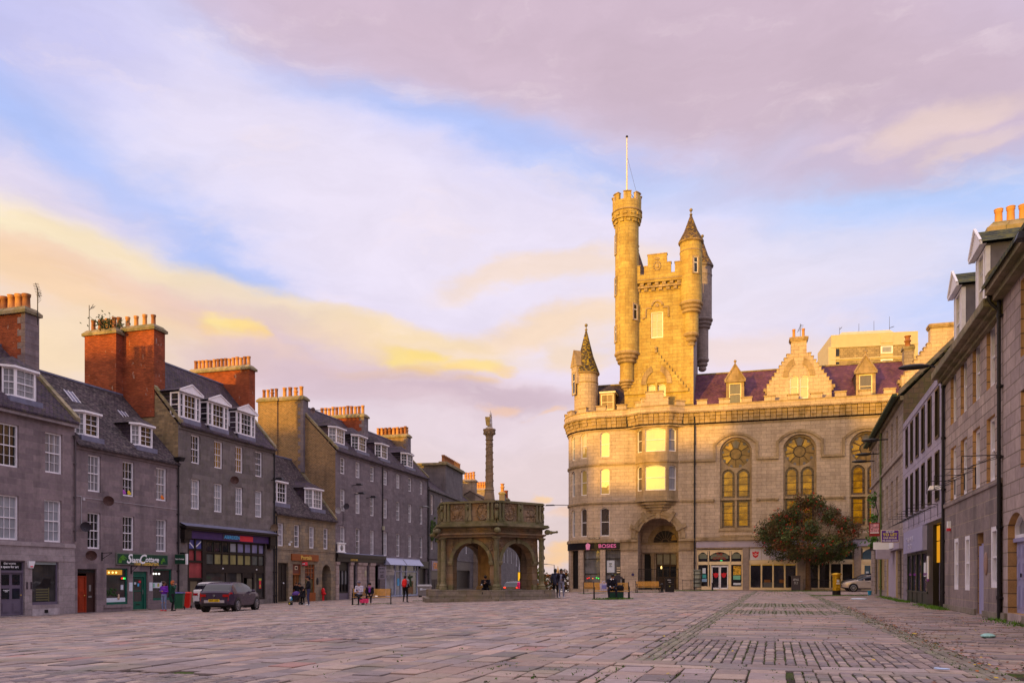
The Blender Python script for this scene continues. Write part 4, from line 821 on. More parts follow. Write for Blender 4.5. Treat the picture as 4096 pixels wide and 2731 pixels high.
m=MB(); wall(m,[(0,0),(xe,0)],-.3,13.98,[(X(q[0]),X(q[1]),z0,z1) for (z0,z1,l,*_) in W5 for q in l]+[(X(a),X(b),c,d) for a,b,c,d in sh5],.3,S_L5); moulding(m,[(0,0),(xe,0)],13.72,13.96,.10)
m.use(S_L5b); gable_wall(m,-.01,14.0,18.6,9,4.5); m.use(S_L5); gable_wall(m,xe,14.0,18.6,9,4.5); m.poly([(0,9,-.3),(xe,9,-.3),(xe,9,13.98),(0,9,13.98)]); m.build('wall',h)
gable_roof(h,.05,xe,14.0,18.7,9,SL1,.28,4.5,skew=[.15,xe-.1]); rows_windows(h,x0,W5)
for a,b in ((36.0,38.9),(40.6,43.5),(45.9,48.6),(52.7,55.6)): bay_dormer(h,X((a+b)/2),b-a-.1,14.95,16.5,.8,.987,'canted',.95,fr=FL,x0=x0,eave=(-.28,13.98))
c=chimney(h,X(34.62),X(35.5),3.2,5.9,12.0,19.25,S_L5b,npots=4,pr=.20,ph=.95,styles=(0,1),quoin=S_L5,capm=COPE); satellite_dish(c,X(35.3),3.0,17.9,.42,face=-.3,mat=plain('dish_mauve',(.22,.15,.15),.5))
chimney(h,X(34.48),X(35.4),5.9,8.0,12.0,19.25,S_L5b,npots=4,pr=.17,ph=.85,styles=(0,1)); chimney(h,X(44.55),X(45.5),1.9,7.5,14,19.45,BRK,npots=12,pr=.19,ph=.95,quoin=S_L5)
chimney(h,X(57.0),X(57.9),2.35,6.8,14,19.5,S_L5b,npots=8,pr=.19,ph=.9,quoin=S_L5,rows=2,styles=(0,1))
# bar front
f=MB().use(CHAR); f.box(X(34.95),X(45.35),-.3,0,3.98,4.32); f.box(X(34.95),X(45.35),-.2,0,3.58,3.98); f.use(LEAD); f.poly([(X(34.95),-.3,4.33),(X(45.35),-.3,4.33),(X(45.35),0,4.45),(X(34.95),0,4.45)]); bf=f.build('bar_front',h); text('CASTLE BAR',bf,X(38.3),-.215,3.8,w=1.5,h=.2,mat=GOLDL)
f=MB().use(S_R1)
for a,b in ((34.95,35.5),(37.7,38.35),(39.3,41.2),(41.95,43.1)):
    f.box(X(a),X(b),-.1,.0,.0,3.3); f.box(X(a)-.06,X(b)+.06,-.18,.0,3.3,3.56)
f.build('pilaster',bf); f=MB().use(BLK); f.box(X(35.6),X(37.6),.1,.2,.0,.75); f.box(X(35.6),X(37.6),.1,.2,2.75,3.5)
for a in (35.6,36.25,36.9,37.53): f.box(X(a)-.04,X(a)+.05,.08,.2,.7,2.8)
f.use(plain('curtain_pale',(.20,.20,.21),.8)); f.box(X(35.6),X(37.6),.21,.22,1.45,2.8); f.use(BLK); f.box(X(35.6),X(37.6),.19,.2,.7,1.45); f.box(X(38.4),X(39.13),.15,.25,0,3.5); f.box(X(41.27),X(41.83),.2,.28,0,3.5); f.use(GREYP); f.box(X(35.66),X(37.55),.09,.1,.0,.6); f.build('bar_window',bf)
f=MB().use(plain('oval_cream',(.42,.38,.25),.5)); f.ball((X(40.9),-.12,2.5),.3,14,6,(.75,.12,1.15)); f.build('oval_plaque',bf)
f=MB().use(WLET); f.box(X(35.0),X(36.3),-.28,-.18,4.5,5.25); f.box(X(34.9),X(36.4),-.35,-.15,5.25,5.36); f.box(X(34.9),X(36.4),-.35,-.15,4.42,4.5); f.use(STEEL); f.ball((X(35.65),-.28,4.88),.28,12,6,(1,.25,1)); f.build('carved_panel',bf)
f=MB().use(plain('sign_grey_lilac',(.32,.29,.36),.5)); f.box(X(43.35),X(43.42),-1.2,-.35,1.95,3.2); vs_=f.build('notice_board',bf); text('BAR MEALS\n\nALL DAY\n\nMUSIC\nTONIGHT',vs_,X(43.34),-.77,2.58,w=.6,h=1.0,mat=BLK,rz=-math.pi/2,ext=.003)
# pale blue shop
f=MB().use(BLUEW)
for a,b in ((45.45,49.75),(49.9,54.6)): f.poly([(X(a),-.75,3.45),(X(b),-.75,3.45),(X(b),-.2,4.1),(X(a),-.2,4.1)]); f.poly([(X(a),-.75,3.45),(X(b),-.75,3.45),(X(b),0,3.45),(X(a),0,3.45)])
f.poly([(X(45.45),-.75,3.45),(X(45.45),-.2,4.1),(X(45.45),0,4.1),(X(45.45),0,3.45)]); f.box(X(45.4),X(54.7),-.2,0,4.1,4.2)
for a,w_ in ((45.75,.16),(48.2,.14),(49.7,.3),(51.2,.14),(54.3,.16)): f.box(X(a),X(a)+w_,-.02,.15,.1,3.45)
f.box(X(45.75),X(54.45),-.02,.15,2.72,2.84); f.box(X(45.75),X(54.45),-.02,.15,.02,.16); f.box(X(50.1),X(51.2),.0,.15,2.0,2.1); f.box(X(53.6),X(53.7),.0,.15,2.84,3.45); pf=f.build('pale_shopfront',h)
g=MB().use(glass('glass_pale_blue',(.17,.18,.24),.08,1.5,.35)); g.box(X(45.8),X(49.7),.08,.09,.1,3.45); g.use(glass('glass_grey_olive',(.17,.17,.15),.08,1.5,.3)); g.box(X(49.9),X(54.4),.08,.09,.1,3.45); g.build('pane',pf)
g=MB().use(plain('foliage_dark',(.02,.06,.01),.7))
for k in range(40): g.ball((X(51.9)+random.random()*1.2,.05,1.1+random.random()*1.1),.12,5,3,(1,.3,1))
g.use(BROWND); g.box(X(51.9),X(53.0),.04,.07,.3,1.1); g.box(X(52.9),X(53.3),.04,.07,.2,1.7); g.use(CYAN); g.box(X(48.9),X(49.4),.03,.06,1.2,2.0); g.use(BLK); g.ball((X(52.4),.06,2.35),.16,10,5,(1,.2,1)); g.build('window_display',pf)
f=MB().use(plain('sign_cream',(.50,.45,.42),.5)); f.box(X(45.0),X(45.07),-1.35,-.35,2.35,2.95); ps=f.build('projecting_sign',h); text('PHOTO STUDIO',ps,X(44.99),-.85,2.78,w=.6,mat=BLK,rz=-math.pi/2,ext=.003)
f=MB().use(BLK); f.box(X(54.85),X(57.4),-.2,0,3.2,4.0); f.box(X(55.0),X(57.2),.22,.28,0,3.3); f.build('dark_shopfront',h)
satellite_dish(h,X(36.3),-.02,8.85,.42,mat=plain('dish_grey',(.05,.045,.06),.5),face=-.6)
for xx,zz in ((38.2,11.0),(38.7,10.2),(41.3,10.1)): wall_flood(h,X(xx),zz)
s=MB().use(STEEL); s.tube((X(54.3),0,10.4),(X(54.3),-1.0,10.4),.03); s.lathe([(.02,.15),(.45,0),(.43,-.03)],X(54.3),-1.1,12,z=10.3); s.build('wall_lamp',h)
s=MB().use(IRON); 
for k in range(6): s.tube((X(35.2)+.0,-.9+0,7.4+k*.12),(X(35.9),-.2,7.4+k*.12),.012)
s.tube((X(35.5),-.5,7.0),(X(35.5),-.5,8.5),.02); s.tube((X(35.5),-.5,7.0),(X(35.5),0,7.0),.02); s.build('aerial',h)
rainpipe(h,X(44.95),4.5,13.9); rainpipe(h,X(57.45),.0,13.9); s=MB().use(plain('cream_box',(.35,.34,.24),.5)); s.box(X(44.75),X(45.1),-.25,-.1,7.1,7.5); s.build('junction_box',h)
# ================================================================ far end of the left row
FK=Fr((-10.17,96.15),(.181,.983),-.9)
h=root(FK,'stone_townhouse','dark granite house with a tall wallhead block and long row of pots beyond the tenement','house',0,'granite townhouses along the street')
Wk=[(9.85,12.3,[(1.35,2.5,G_A),(5.8,6.9,G_A),(10.3,11.4),(14.8,15.9),(19.2,20.3)],3,4,0),(5.6,8.4,[(1.35,2.5,G_A),(5.8,6.9),(10.3,11.4),(14.8,15.9),(19.2,20.3)],3,4,0)]
m=MB(); wall(m,[(0,0),(24,0)],-2,13.0,[(q[0],q[1],z0,z1) for (z0,z1,l,*_) in Wk for q in l]+[(1.6,5.6,.2,3.0),(7,22,.0,3.1)],.25,S_L6); moulding(m,[(0,0),(24,0)],12.75,13.05,.25); moulding(m,[(0,0),(24,0)],4.4,4.55,.1)
gable_wall(m,24,13,16.5,9); gable_wall(m,0,13,16.5,9); wall(m,[(8.2,.01),(17.5,.01)],13.0,16.9,[(10.2,11.3,14.2,15.6),(13.8,14.9,14.2,15.6)],.2,S_L6)
m=m if 1 else m
m.poly([(8.2,.01,13),(8.2,4.2,13),(8.2,4.2,16.9),(8.2,.01,16.9)]); m.poly([(17.5,.01,13),(17.5,4.2,13),(17.5,4.2,16.9),(17.5,.01,16.9)]); m.poly([(8.2,.01,16.9),(17.5,.01,16.9),(17.5,4.2,16.9),(8.2,4.2,16.9)])
m.build('wall',h); gable_roof(h,0,24,13.05,16.6,9,SL1,.2,4.5,skew=[23.9]); rows_windows(h,0,Wk)
for a in (2.0,5.6): window(h,a+8.2,14.2,1.1,1.4,G_D,yo=.01)
c=MB().use(COPE); c.box(7.9,17.8,-.3,4.5,16.85,17.15); c.box(8.0,17.7,-.15,.9,17.15,17.3); c.build('cornice',h)
ch=MB().use(S_L6); ch.box(8.3,17.4,.2,.85,17.2,17.35); ch=ch.build('chimney',h)
for k in range(11): link('chimney_pot',pot_mesh(.26,.95,POTD if k<7 else POT,0),ch,loc=(8.9+k*.82,.5,17.3))
s=MB().use(BLK); s.box(7,22,.2,.26,0,3.1); s.use(plain('sign_mauve',(.30,.22,.28),.5)); s.box(1.4,5.8,-.12,-.01,3.0,4.2); sg=s.build('shop_sign',h); text('GRILL',sg,3.6,-.14,3.6,w=3.2,h=.8,mat=plain('letter_orange',(.8,.28,.03),.5))
s=MB().use(DOORDK); s.box(1.6,5.6,.1,.2,.2,3.0); s.use(plain('panel_grey_brown',(.13,.11,.10),.6)); s.box(7.2,21.8,-.06,0,3.15,4.3)
for k in range(5): s.box(1.9+k*.7,2.1+k*.7,.02,.1,.3,1.9)
s.build('shutter',h); rainpipe(h,.25,-.5,12.6)
s=MB().use(plain('ivy_green',(.05,.09,.02),.8)); 
for k in range(160): s.ball((1.0+random.random()*3.5,-.1,7.9+random.gauss(0,.5)),.16,4,3)
s.build('ivy',h)
# houses beyond
h=thing('stone_townhouse','warm stone house behind the cross with stepped tall chimneys','house',FK.w(24.05,-2.6,0),FK.rz,'granite townhouses along the street')
m=MB().use(S_FAR); wall(m,[(0,0),(20.5,0)],-5,13.2,[(1.2+k*3.2,2.2+k*3.2,z,z+2.2) for k in range(6) for z in (4.6,7.6,10.4)],.2,S_L6); m.use(S_FAR); gable_wall(m,0,13.2,15.3,6.4); gable_wall(m,20.5,13.2,15.2,6.4); m.build('wall',h); gable_roof(h,0,20.5,13.25,15.2,6.4,SL1,.1,3.1,skew=[.1],skm=S_FAR)
for k in range(6):
    for z in (4.6,7.6,10.4): window(h,1.2+k*3.2,z,1.0,2.2,G_D)
chimney(h,.0,1.1,2.3,4.3,12,16.97,S_FAR,npots=4,pr=.22,ph=1.1,styles=(1,),capm=S_FAR); chimney(h,9.9,10.9,2.3,4.6,12,16.7,S_FAR,npots=5,pr=.24,ph=1.05,styles=(1,),capm=S_FAR)
h=thing('stone_townhouse','farthest dark stone house with a yellow lit shop seen through the cross arch','house',FK.w(44.6,-2.6,0),FK.rz,'granite townhouses along the street')
m=MB(); wall(m,[(0,0),(22,0)],-6,12.2,[(1.5+k*3.4,2.7+k*3.4,z,z+2.6) for k in range(6) for z in (4.2,8.4)],.2,S_L6); gable_wall(m,0,12.2,15.5,9); gable_wall(m,22,12.2,15.5,9); m.build('wall',h); gable_roof(h,0,22,12.25,15.6,9,SL1,.2,4.5,skew=None)
for k in range(6):
    for z in (4.2,8.4): window(h,1.5+k*3.4,z,1.2,2.6,G_D)
chimney(h,.6,1.6,1.9,2.9,12,17.3,S_L6,npots=1,pr=.36,ph=1.5,styles=(1,)); chimney(h,2.6,3.6,1.6,2.6,12,16.4,S_L6,npots=1,pr=.36,ph=1.4,styles=(0,),potmat=BRK)
s=MB().use(emis('shop_glow_yellow',(1,.50,.02),1.0)); s.box(3.2,12.8,-.2,-.05,1.6,3.1); s.use(plain('fascia_lilac_grey',(.40,.38,.42),.5)); s.box(3.0,13,-.25,-.05,3.2,4.1); s.use(BLK); s.box(3,13,-.04,.0,-3,1.6); s.build('lit_shop',h)
s=MB().use(IRON)
for z in (3.6,6.2,8.2): s.tube((22,-.2,z),(22,-1.6,z),.05); s.at(22,-1.7,z+.1,.6,R(70)); s.lathe([(0,0),(.35,.06),(.62,.25)],n=12,cap=False); s.T=None
s.build('satellite_dish',h)
# ================================================================ right row (local x runs towards the camera)
def rr(a,l): return root(FR,'stone_building',l,'building',a,'buildings along the right side')
LILD=plain('door_lilac',(.33,.31,.50),.4,.05,3); WIND=plain('pane_pale',(.30,.30,.34),.4,.15,3)
def rwin(par,x,z,w,h_,pane=G_C): return window(par,x,z,w,h_,pane,cols=2,rows=2,y=.10,stile=.13,fw=.10)
x0=36.45; h=rr(x0,'nearest granite building at the right edge with arched lilac double door'); X=lambda v:v-x0
ops=[(37.0,38.55,.22,2.80,.32),(38.25,39.25,3.86,5.76),(38.25,39.25,6.6,8.5),(41.5,42.5,3.86,5.76),(41.5,42.5,6.6,8.5),(41.0,42.5,.8,2.7),(45,46,3.86,5.76),(45,46,6.6,8.5)]
m=MB(); wall(m,[(0,0),(X(50),0)],-.3,9.0,[(X(o[0]),X(o[1]))+o[2:] for o in ops],.26,S_R1,JAMB); m.use(COPE); moulding(m,[(0,0),(X(50),0)],8.78,9.0,.42); moulding(m,[(0,0),(X(50),0)],8.62,8.8,.24)
m.use(S_STEP); moulding(m,[(0,0),(X(36.95),0)],-.3,.2,.07); moulding(m,[(X(38.6),0),(X(50),0)],-.3,.2,.07); m.use(S_R1); gable_wall(m,0,9,13.4,9); gable_wall(m,X(50),9,13.4,9); m.build('wall',h)
r=gable_roof(h,0,X(50),9.05,13.5,9,SLM,.5,4.5,skew=[.1])
for o in ops[1:]: rwin(h,X(o[0]),o[2],o[1]-o[0],o[3]-o[2])
d=MB().use(LILD); d.box(X(37.05),X(38.5),.2,.26,.2,2.08); d.box(X(37.0),X(38.55),.12,.27,2.06,2.16)
for a in (37.12,37.52,37.85,38.2):
    for b,c in ((.35,.95),(1.08,1.55),(1.66,1.98)): d.box(X(a),X(a)+.24,.185,.2,b,c); d.box(X(a)+.04,X(a)+.20,.17,.185,b+.05,c-.05)
d=d.build('door',h); k=MB().use(IRON); k.tube((X(37.68),.14,1.15),(X(37.68),.14,1.25),.02); k.build('handle',d)
window(h,X(37.0),2.16,1.55,.64,G_C,cols=2,rows=1,arch=.32,y=.16,meet=False,name='fanlight')
rainpipe(h,X(36.47),0,8.8,y=-.09,r=.048); s=MB().use(IRON); s.path([(X(36.45),-.35,8.9),(X(36.45),-.3,8.6),(X(36.47),-.09,8.35)],.045,8); s.build('swan_neck',h)
s=MB().use(IRON); fx_=FR.x(4092,-.6); s.tube((X(fx_),0,8.6),(X(fx_),-.45,8.6),.03); s.taper(X(fx_)-.14,X(fx_)+.14,-.75,-.4,8.52,X(fx_)-.1,X(fx_)+.1,-.7,-.45,8.68); s.build('floodlight',h)
# second
x0=27.95; h=rr(x0,'granite building with tan window jambs, two white dormers and lilac narrow door'); X=lambda v:v-x0; xe=X(36.45)
up=[(29.03,30.05),(30.83,31.83),(32.69,33.72),(34.59,35.6)]
ops=[(a,b,3.88,5.74) for a,b in up]+[(a,b,6.58,8.42) for a,b in up]+[(29.9,30.62,.74,2.49),(31.7,32.44,.74,2.49),(33.45,34.38,.05,2.49),(35.3,36.06,.86,2.57)]
m=MB(); wall(m,[(0,0),(xe,0)],-.3,8.5,[(X(o[0]),X(o[1]))+o[2:] for o in ops],.26,S_R2,JAMB); m.use(COPE); moulding(m,[(0,0),(xe,0)],8.48,8.72,.46); moulding(m,[(0,0),(xe,0)],8.36,8.5,.26); moulding(m,[(0,0),(xe,0)],8.24,8.36,.12); m.use(S_R1d); moulding(m,[(0,0),(xe,0)],3.70,3.84,.08)
p=[(0,-.035),(xe,-.035)]; wall(m,p,-.3,3.70,[(X(o[0]),X(o[1]))+o[2:] for o in ops[8:]],.04,S_R1d); m.use(S_STEP); moulding(m,[(0,-.035),(X(33.4),-.035)],-.3,.18,.06); moulding(m,[(X(34.43),-.035),(xe,-.035)],-.3,.18,.06)
m.use(S_R2); gable_wall(m,0,8.5,13,9); m.build('wall',h)
gable_roof(h,0,xe,8.72,13.1,9,SLM,.42,4.5,skew=[.1])
for i_,o in enumerate(ops):
    if i_<8: rwin(h,X(o[0]),o[2],o[1]-o[0],o[3]-o[2],random.choice((G_C,G_B,G_D)))
    elif o[0]!=33.45: window(h,X(o[0]),o[2],o[1]-o[0],o[3]-o[2],G_B,cols=1,rows=2,y=-.03,stile=.16,fw=.13)
for xc in (28.9,32.55):
    bay_dormer(h,X(xc),1.35,9.15,11.4,.25,.97,'gabled',.62,roofm=SLM,cheek=plain('lead_cheek',(.17,.15,.17),.6,.25,2))
chimney(h,X(27.2),X(28.1),1.45,3.3,9.5,14.05,S_FAR,npots=4,pr=.15,ph=.66,capm=COPE,potmat=POT)
d=MB().use(LILD); d.box(X(33.5),X(34.33),.02,.24,.05,2.1); d.box(X(33.45),X(34.38),.1,.26,2.08,2.18); d.use(G_D); d.box(X(33.5),X(34.33),.2,.22,2.18,2.49); d.build('door',h)
s=MB().use(plain('oval_pinkish',(.32,.20,.16),.6)); s.ball((X(34.75),-.05,1.55),.30,12,6,(.6,.18,1.15)); s.build('oval_plaque',h)
s=MB().use(WLET); s.box(X(29.2),X(29.35),-.15,-.04,2.9,3.15); s.use(REDL); s.box(X(29.2),X(29.35),-.16,-.05,2.8,2.9); s.build('alarm_box',h)
def sbr(par,x,z,w=.9):
    s=MB().use(IRON); s.box(x-.02,x+.02,-.03,0,z-.5,z+.03); s.tube((x,0,z),(x,-w,z),.013); s.tube((x,-w,z),(x,-w,z-.45),.010); s.tube((x,0,z-.02),(x,-w,z-.4),.010); s.tube((x,-.05,z-.1),(x,-w*.75,z-.28),.008); return s.build('awning_bracket',par)
for xx in (29.9,31.5,33.2,36.0): sbr(h,X(xx),4.52)
rainpipe(h,X(28.05),0,8.3,y=-.09,r=.048)
# third: modern
x0=16.3; h=rr(x0,'modern lilac panelled building with rows of tall dark slit windows'); X=lambda v:v-x0; xe=X(27.93)
sl=[(17.5,18.2),(19.17,19.9),(20.84,21.66),(22.57,23.34),(24.27,25.1),(26.05,26.9)]
m=MB(); wall(m,[(0,-.02),(xe,-.02)],3.42,8.9,[(X(a),X(b),z0,z1) for a,b in sl for z0,z1 in ((4.12,6.05),(6.55,8.5))],.35,S_R3); m.box(0,xe,-.02,9,8.88,8.94); m.poly([(0,0,3.42),(xe,0,3.42),(xe,3,3.42),(0,3,3.42)]); moulding(m,[(0,-.02),(xe,-.02)],8.62,8.66,.03); m.poly([(0,0,0),(0,9,0),(0,9,8.9),(0,0,8.9)]); m.build('wall',h)
for a,b in sl:
    for z0,z1 in ((4.12,6.05),(6.55,8.5)): window(h,X(a),z0,b-a,z1-z0,plain('slit_dark',(.018,.014,.018),.5,.3,2),BLK,1,1,y=-.06,meet=False,stile=.15)
DKG=plain('paint_dark_green',(.018,.028,.022),.35,.2,3)
f=MB().use(DKG); f.box(X(17.85),X(24.1),.0,.1,-.1,.55); 
for a in (17.85,19.3,20.8,22.3,23.9): f.box(X(a),X(a)+.2,-.02,.12,0,3.4)
f.box(X(17.85),X(24.1),-.01,.12,2.2,3.4); f.box(X(17.85),X(24.1),-.06,.1,.48,.56); f.use(BLK); f.box(X(24.1),X(25.4),-.02,.2,0,3.42); f.box(X(25.4),X(27.7),-.02,.1,3.25,3.42); f.box(X(25.4),X(27.7),.3,.4,0,2.1); sf=f.build('shopfront',h)
g=MB().use(glass('shop_glass_purple',(.035,.025,.055),.05,1.5,.7,.4,(.16,.12,.20))); g.box(X(18),X(24),.05,.06,.5,2.3); g.use(plain('magenta_strip',(.20,.02,.26),.4)); g.box(X(18.2),X(19.2),.03,.05,1.25,1.35); g.box(X(19.6),X(20.6),.03,.05,1.25,1.35); g.box(X(22.6),X(23.7),.03,.05,1.25,1.35); g.use(WLET); g.box(X(19.2),X(19.27),.02,.05,.6,1.9); g.box(X(22.7),X(23.2),.03,.05,1.2,1.8); g.build('shop_window',sf)
f=MB().use(plain('sign_lilac',(.36,.34,.52),.5,.04)); f.box(X(18.0),X(23.95),-.2,-.021,2.31,3.34); sg=f.build('shop_sign',sf); text('THE HUB\nO  O',sg,X(20.2),-.21,2.75,w=2.4,h=.55,mat=plain('lettering_pale_lilac',(.58,.55,.72),.5),ext=.004)
f=MB().use(WLET); f.box(X(24.15),X(24.4),-.06,-.02,1.1,2.05); f.use(plain('magenta_strip',(.20,.02,.26))); f.box(X(24.15),X(24.4),-.062,-.02,1.0,1.1); f.build('poster',sf)
f=MB().use(emis('lit_window_amber',(1,.42,.005),.55)); 
for a in (25.5,26.6): f.box(X(a),X(a)+1.0,.1,.14,2.62,3.2); f.box(X(a),X(a)+1.0,.1,.14,1.75,2.58)
f.use(plain('door_grey_green',(.16,.20,.20),.4)); f.box(X(26.6),X(27.6),.1,.16,.05,1.7); f.use(BLK); f.box(X(26.55),X(26.6),.05,.15,0,3.2); f.build('lit_doorway',sf)
for xx in (18.5,20.1,21.7,23.3,24.9,26.5): sbr(h,X(xx),4.0,.9)
s=MB().use(WLET); s.taper(X(27.4),X(27.7),-.5,-.1,4.45,X(27.45),X(27.65),-.45,-.1,4.6); s.build('security_camera',h)
s=MB().use(IRON); s.tube((X(27.7),0,8.95),(X(27.7),-.5,9.1),.04); s.ball((X(27.6),-1.0,9.12),.32,10,6,(.5,1.8,.35)); s.build('street_lantern',h)
# fourth
x0=-1.0; h=rr(x0,'old granite building with mossy gutter and wall plants, far end of the right row'); X=lambda v:v-x0; xe=X(16.28)
w4=[.3,2.0,4.0,6.3,8.65,11.0,13.3]
ops=[(a,a+.85,z0,z1) for a in w4 for z0,z1 in ((7.95,9.85),(4.5,6.6))]+[(1.5,3.3,.05,3.0),(4.0,7.5,.4,2.9),(9.4,13.9,.1,2.6),(14.2,15.6,.05,2.6)]
m=MB(); wall(m,[(0,0),(xe,0)],-.3,10.4,[(X(o[0]),X(o[1]))+o[2:] for o in ops],.26,S_R4); moulding(m,[(0,0),(xe,0)],7.42,7.55,.1); m.use(COPE); moulding(m,[(0,0),(xe,0)],10.2,10.42,.15); m.use(ashlar('gable_render',(.17,.115,.07),(.12,.085,.055),(.10,.08,.05),.5,.25,.02,.4,moss=.4)); gable_wall(m,xe,10.4,15.0,9); gable_wall(m,0,10.4,15,9); m.build('wall',h)
gable_roof(h,0,xe,10.45,15.1,9,SLM,.3,4.5,skew=[xe-.1,.1])
g=MB().use(plain('gutter_green',(.045,.075,.03),.6,.3,4)); g.box(0,xe+.1,-.52,-.3,10.38,10.52); g.build('gutter',h)
for a in w4:
    for z0,z1 in ((7.95,9.85),(4.5,6.6)): rwin(h,X(a),z0,.85,z1-z0,G_D)
s=MB().use(plain('cream_frames',(.48,.36,.20),.5))
for a in (4.0,4.9,5.8,6.7,7.3): s.box(X(a),X(a)+.2,-.03,.15,.4,2.9)
for a in (9.4,13.7): s.box(X(a),X(a)+.3,-.06,.15,.1,2.6)
s.use(plain('wall_lilac_pale',(.42,.36,.45),.6)); s.box(X(9.7),X(13.7),.0,.1,.1,2.6); s.use(BLK); s.box(X(1.5),X(3.3),.1,.2,0,3.0); s.box(X(4.0),X(7.5),.12,.2,.4,2.9); s.box(X(14.2),X(15.6),.1,.2,.05,2.6); s.box(X(1.5),X(8.6),-.3,-.02,3.0,3.3); s.use(plain('fascia_lilac_pale',(.38,.33,.42),.6)); s.box(X(8.7),X(16.2),-.2,-.01,2.65,3.3); s.box(X(12.0),X(12.6),-.9,-.2,2.2,2.75); s.use(WLET); s.box(X(9.5),X(13.9),-.25,-.2,2.75,3.1); s.build('shopfront',h)
# signs on row four
s=MB().use(CRM); bx_=FR.x(3560,-1.0); s.box(X(bx_)-.06,X(bx_),-1.39,-.61,2.80,3.40); s.use(plain('board_purple',(.12,.04,.28),.5)); s.box(X(bx_),X(bx_)+.03,-1.36,-.64,2.83,3.37); tl=s.build('to_let_board',h)
for t,z,hh,mt in (('SHOP',3.31,.09,WLET),('TO LET',3.175,.13,plain('letter_yellow',(.85,.72,.03),.5)),('EAB ERSLIE',3.02,.09,CRM),('TEL 01224 633333',2.89,.07,WLET)):
    text(t,tl,X(bx_)+.035,-1.0,z,w={'SHOP':.36,'TO LET':.62,'EAB ERSLIE':.56,'TEL 01224 633333':.66}[t],h=hh,mat=mt,rz=math.pi/2,ext=.004)
s=MB().use(WLET); wx_=FR.x(3522,-1.0); s.box(X(wx_),X(wx_)+.05,-1.35,-.6,2.62,3.0); s.build('white_board',h)
s=MB().use(plain('frame_dark_red',(.28,.02,.03),.5)); px2=FR.x(3498,-.85); s.box(X(px2)-.08,X(px2),-1.13,-.57,3.55,4.32); s.use(plain('poster_pink',(.55,.26,.32),.5,.7,9)); s.box(X(px2),X(px2)+.02,-1.08,-.62,3.72,4.27); s.use(WLET); s.box(X(px2)+.02,X(px2)+.03,-1.08,-.62,3.72,3.77); s.build('picture_sign',h)
for xx,zz in ((9.5,9.3),(4.5,9.2),(1.5,9.15)):
    s=MB().use(IRON); s.tube((X(xx),0,zz),(X(xx),-.5,zz),.04); s.ball((X(xx),-.95,zz),.28,9,5,(.5,1.9,.4)); s.build('floodlight',h)
rainpipe(h,X(6.3),0,10.2,r=.06,m=plain('pipe_mossy',(.10,.14,.05),.7)); s=MB().use(plain('plant_green',(.07,.17,.03),.8,.4,5))
for cx_,cz,rr_ in ((5.4,6.1,.5),(5.6,4.9,.45),(5.9,3.9,.55),(5.2,3.5,.35)):
    for k in range(90):
        a=Vector((X(cx_)+random.gauss(0,rr_*.5),-.25-abs(random.gauss(0,.25)),cz+random.gauss(0,rr_*.45))); u=Vector((random.uniform(-1,1),random.uniform(-1,1),random.uniform(-1,1)))*.09; v=Vector((random.uniform(-1,1),random.uniform(-1,1),random.uniform(-1,1)))*.09; s.poly([a-u,a-v,a+u,a+v])
s.build('wall_plant',h); s=MB().use(IRON); s.path([(X(5.9),-.1,2.5),(X(5.7),-.3,4.0),(X(5.9),-.2,5.2),(X(5.5),-.35,6.2)],.03); s.build('plant_stem',h)
s=MB().use(plain('bucket_blue',(.03,.30,.55),.4)); s.lathe([(.10,0),(.14,.3)],n=12,z=0); b=s.build('bucket'); g_=FR.w(2.6,-.4,0); b.location=(g_[0],g_[1],G(g_[0],g_[1])); tag(b,'small blue bucket at the foot of the old granite wall','bucket')
# mansard dormer on row four
bay_dormer(h,X(12.9),1.3,11.6,12.9,1.9,1.03,'canted',.7)
# ================================================================ citadel
CT=root(FC,'citadel','large sunlit granite castle-like hall with a battlemented tower and round turrets','citadel',0)
h=CT; RA=4.2; XA=-13.4
arc=[(XA-RA*math.sin(R(t)),RA-RA*math.cos(R(t))) for t in range(90,-1,-10)]
mainp=[(XA-RA,16)]+arc+[(-10.07,0),(20,0)]
SX0=polyline(arc)[-1]+(16-RA)          # path length at x=XA
Sx=lambda x:SX0+(x-XA); Sa=lambda t:SX0-RA*R(t)
lw=[(13.15,15.62,.22),(9.43,12.02,.22),(5.30,8.12,.22)]
ops=[]
for z0,z1,a in lw:
    ops+= [(Sx(-13.55)-.02,Sx(-12.66),z0,z1,a),(Sa(28)-.40,Sa(28)+.40,z0,z1,a),(Sa(51)-.40,Sa(51)+.40,z0,z1,a),(Sa(90)-4.5,Sa(90)-3.7,z0,z1,a),(Sa(90)-8,Sa(90)-7.2,z0,z1,a)]
ops+= [(Sa(58)-.1,Sa(38),.05,3.95),(Sa(29),Sx(-13.6),.05,3.95),(Sx(-13.08),Sx(-11.56),.05,3.95),(Sx(-9.85),Sx(-5.93),.0,6.98,1.95)]
ops+= [(Sx(-4.2),Sx(0),.06,3.95),(Sx(.59),Sx(4.87),.06,3.98),(Sx(5.70),Sx(9.75),.06,3.98),(Sx(10.36),Sx(14.6),.06,3.98)]
CW=[-.62,5.10,10.82,16.5]
ops+= [(Sx(c-1.45),Sx(c+1.45),5.85,14.5,1.2) for c in CW]
m=MB(); wall(m,mainp,-.4,15.85,ops,.38,S_CIT)
m.use(S_CIT); m.poly([(20,0,-.4),(20,16,-.4),(20,16,17),(20,0,17)]); m.poly([(20,16,-.4),(XA-RA,16,-.4),(XA-RA,16,17),(20,16,17)])
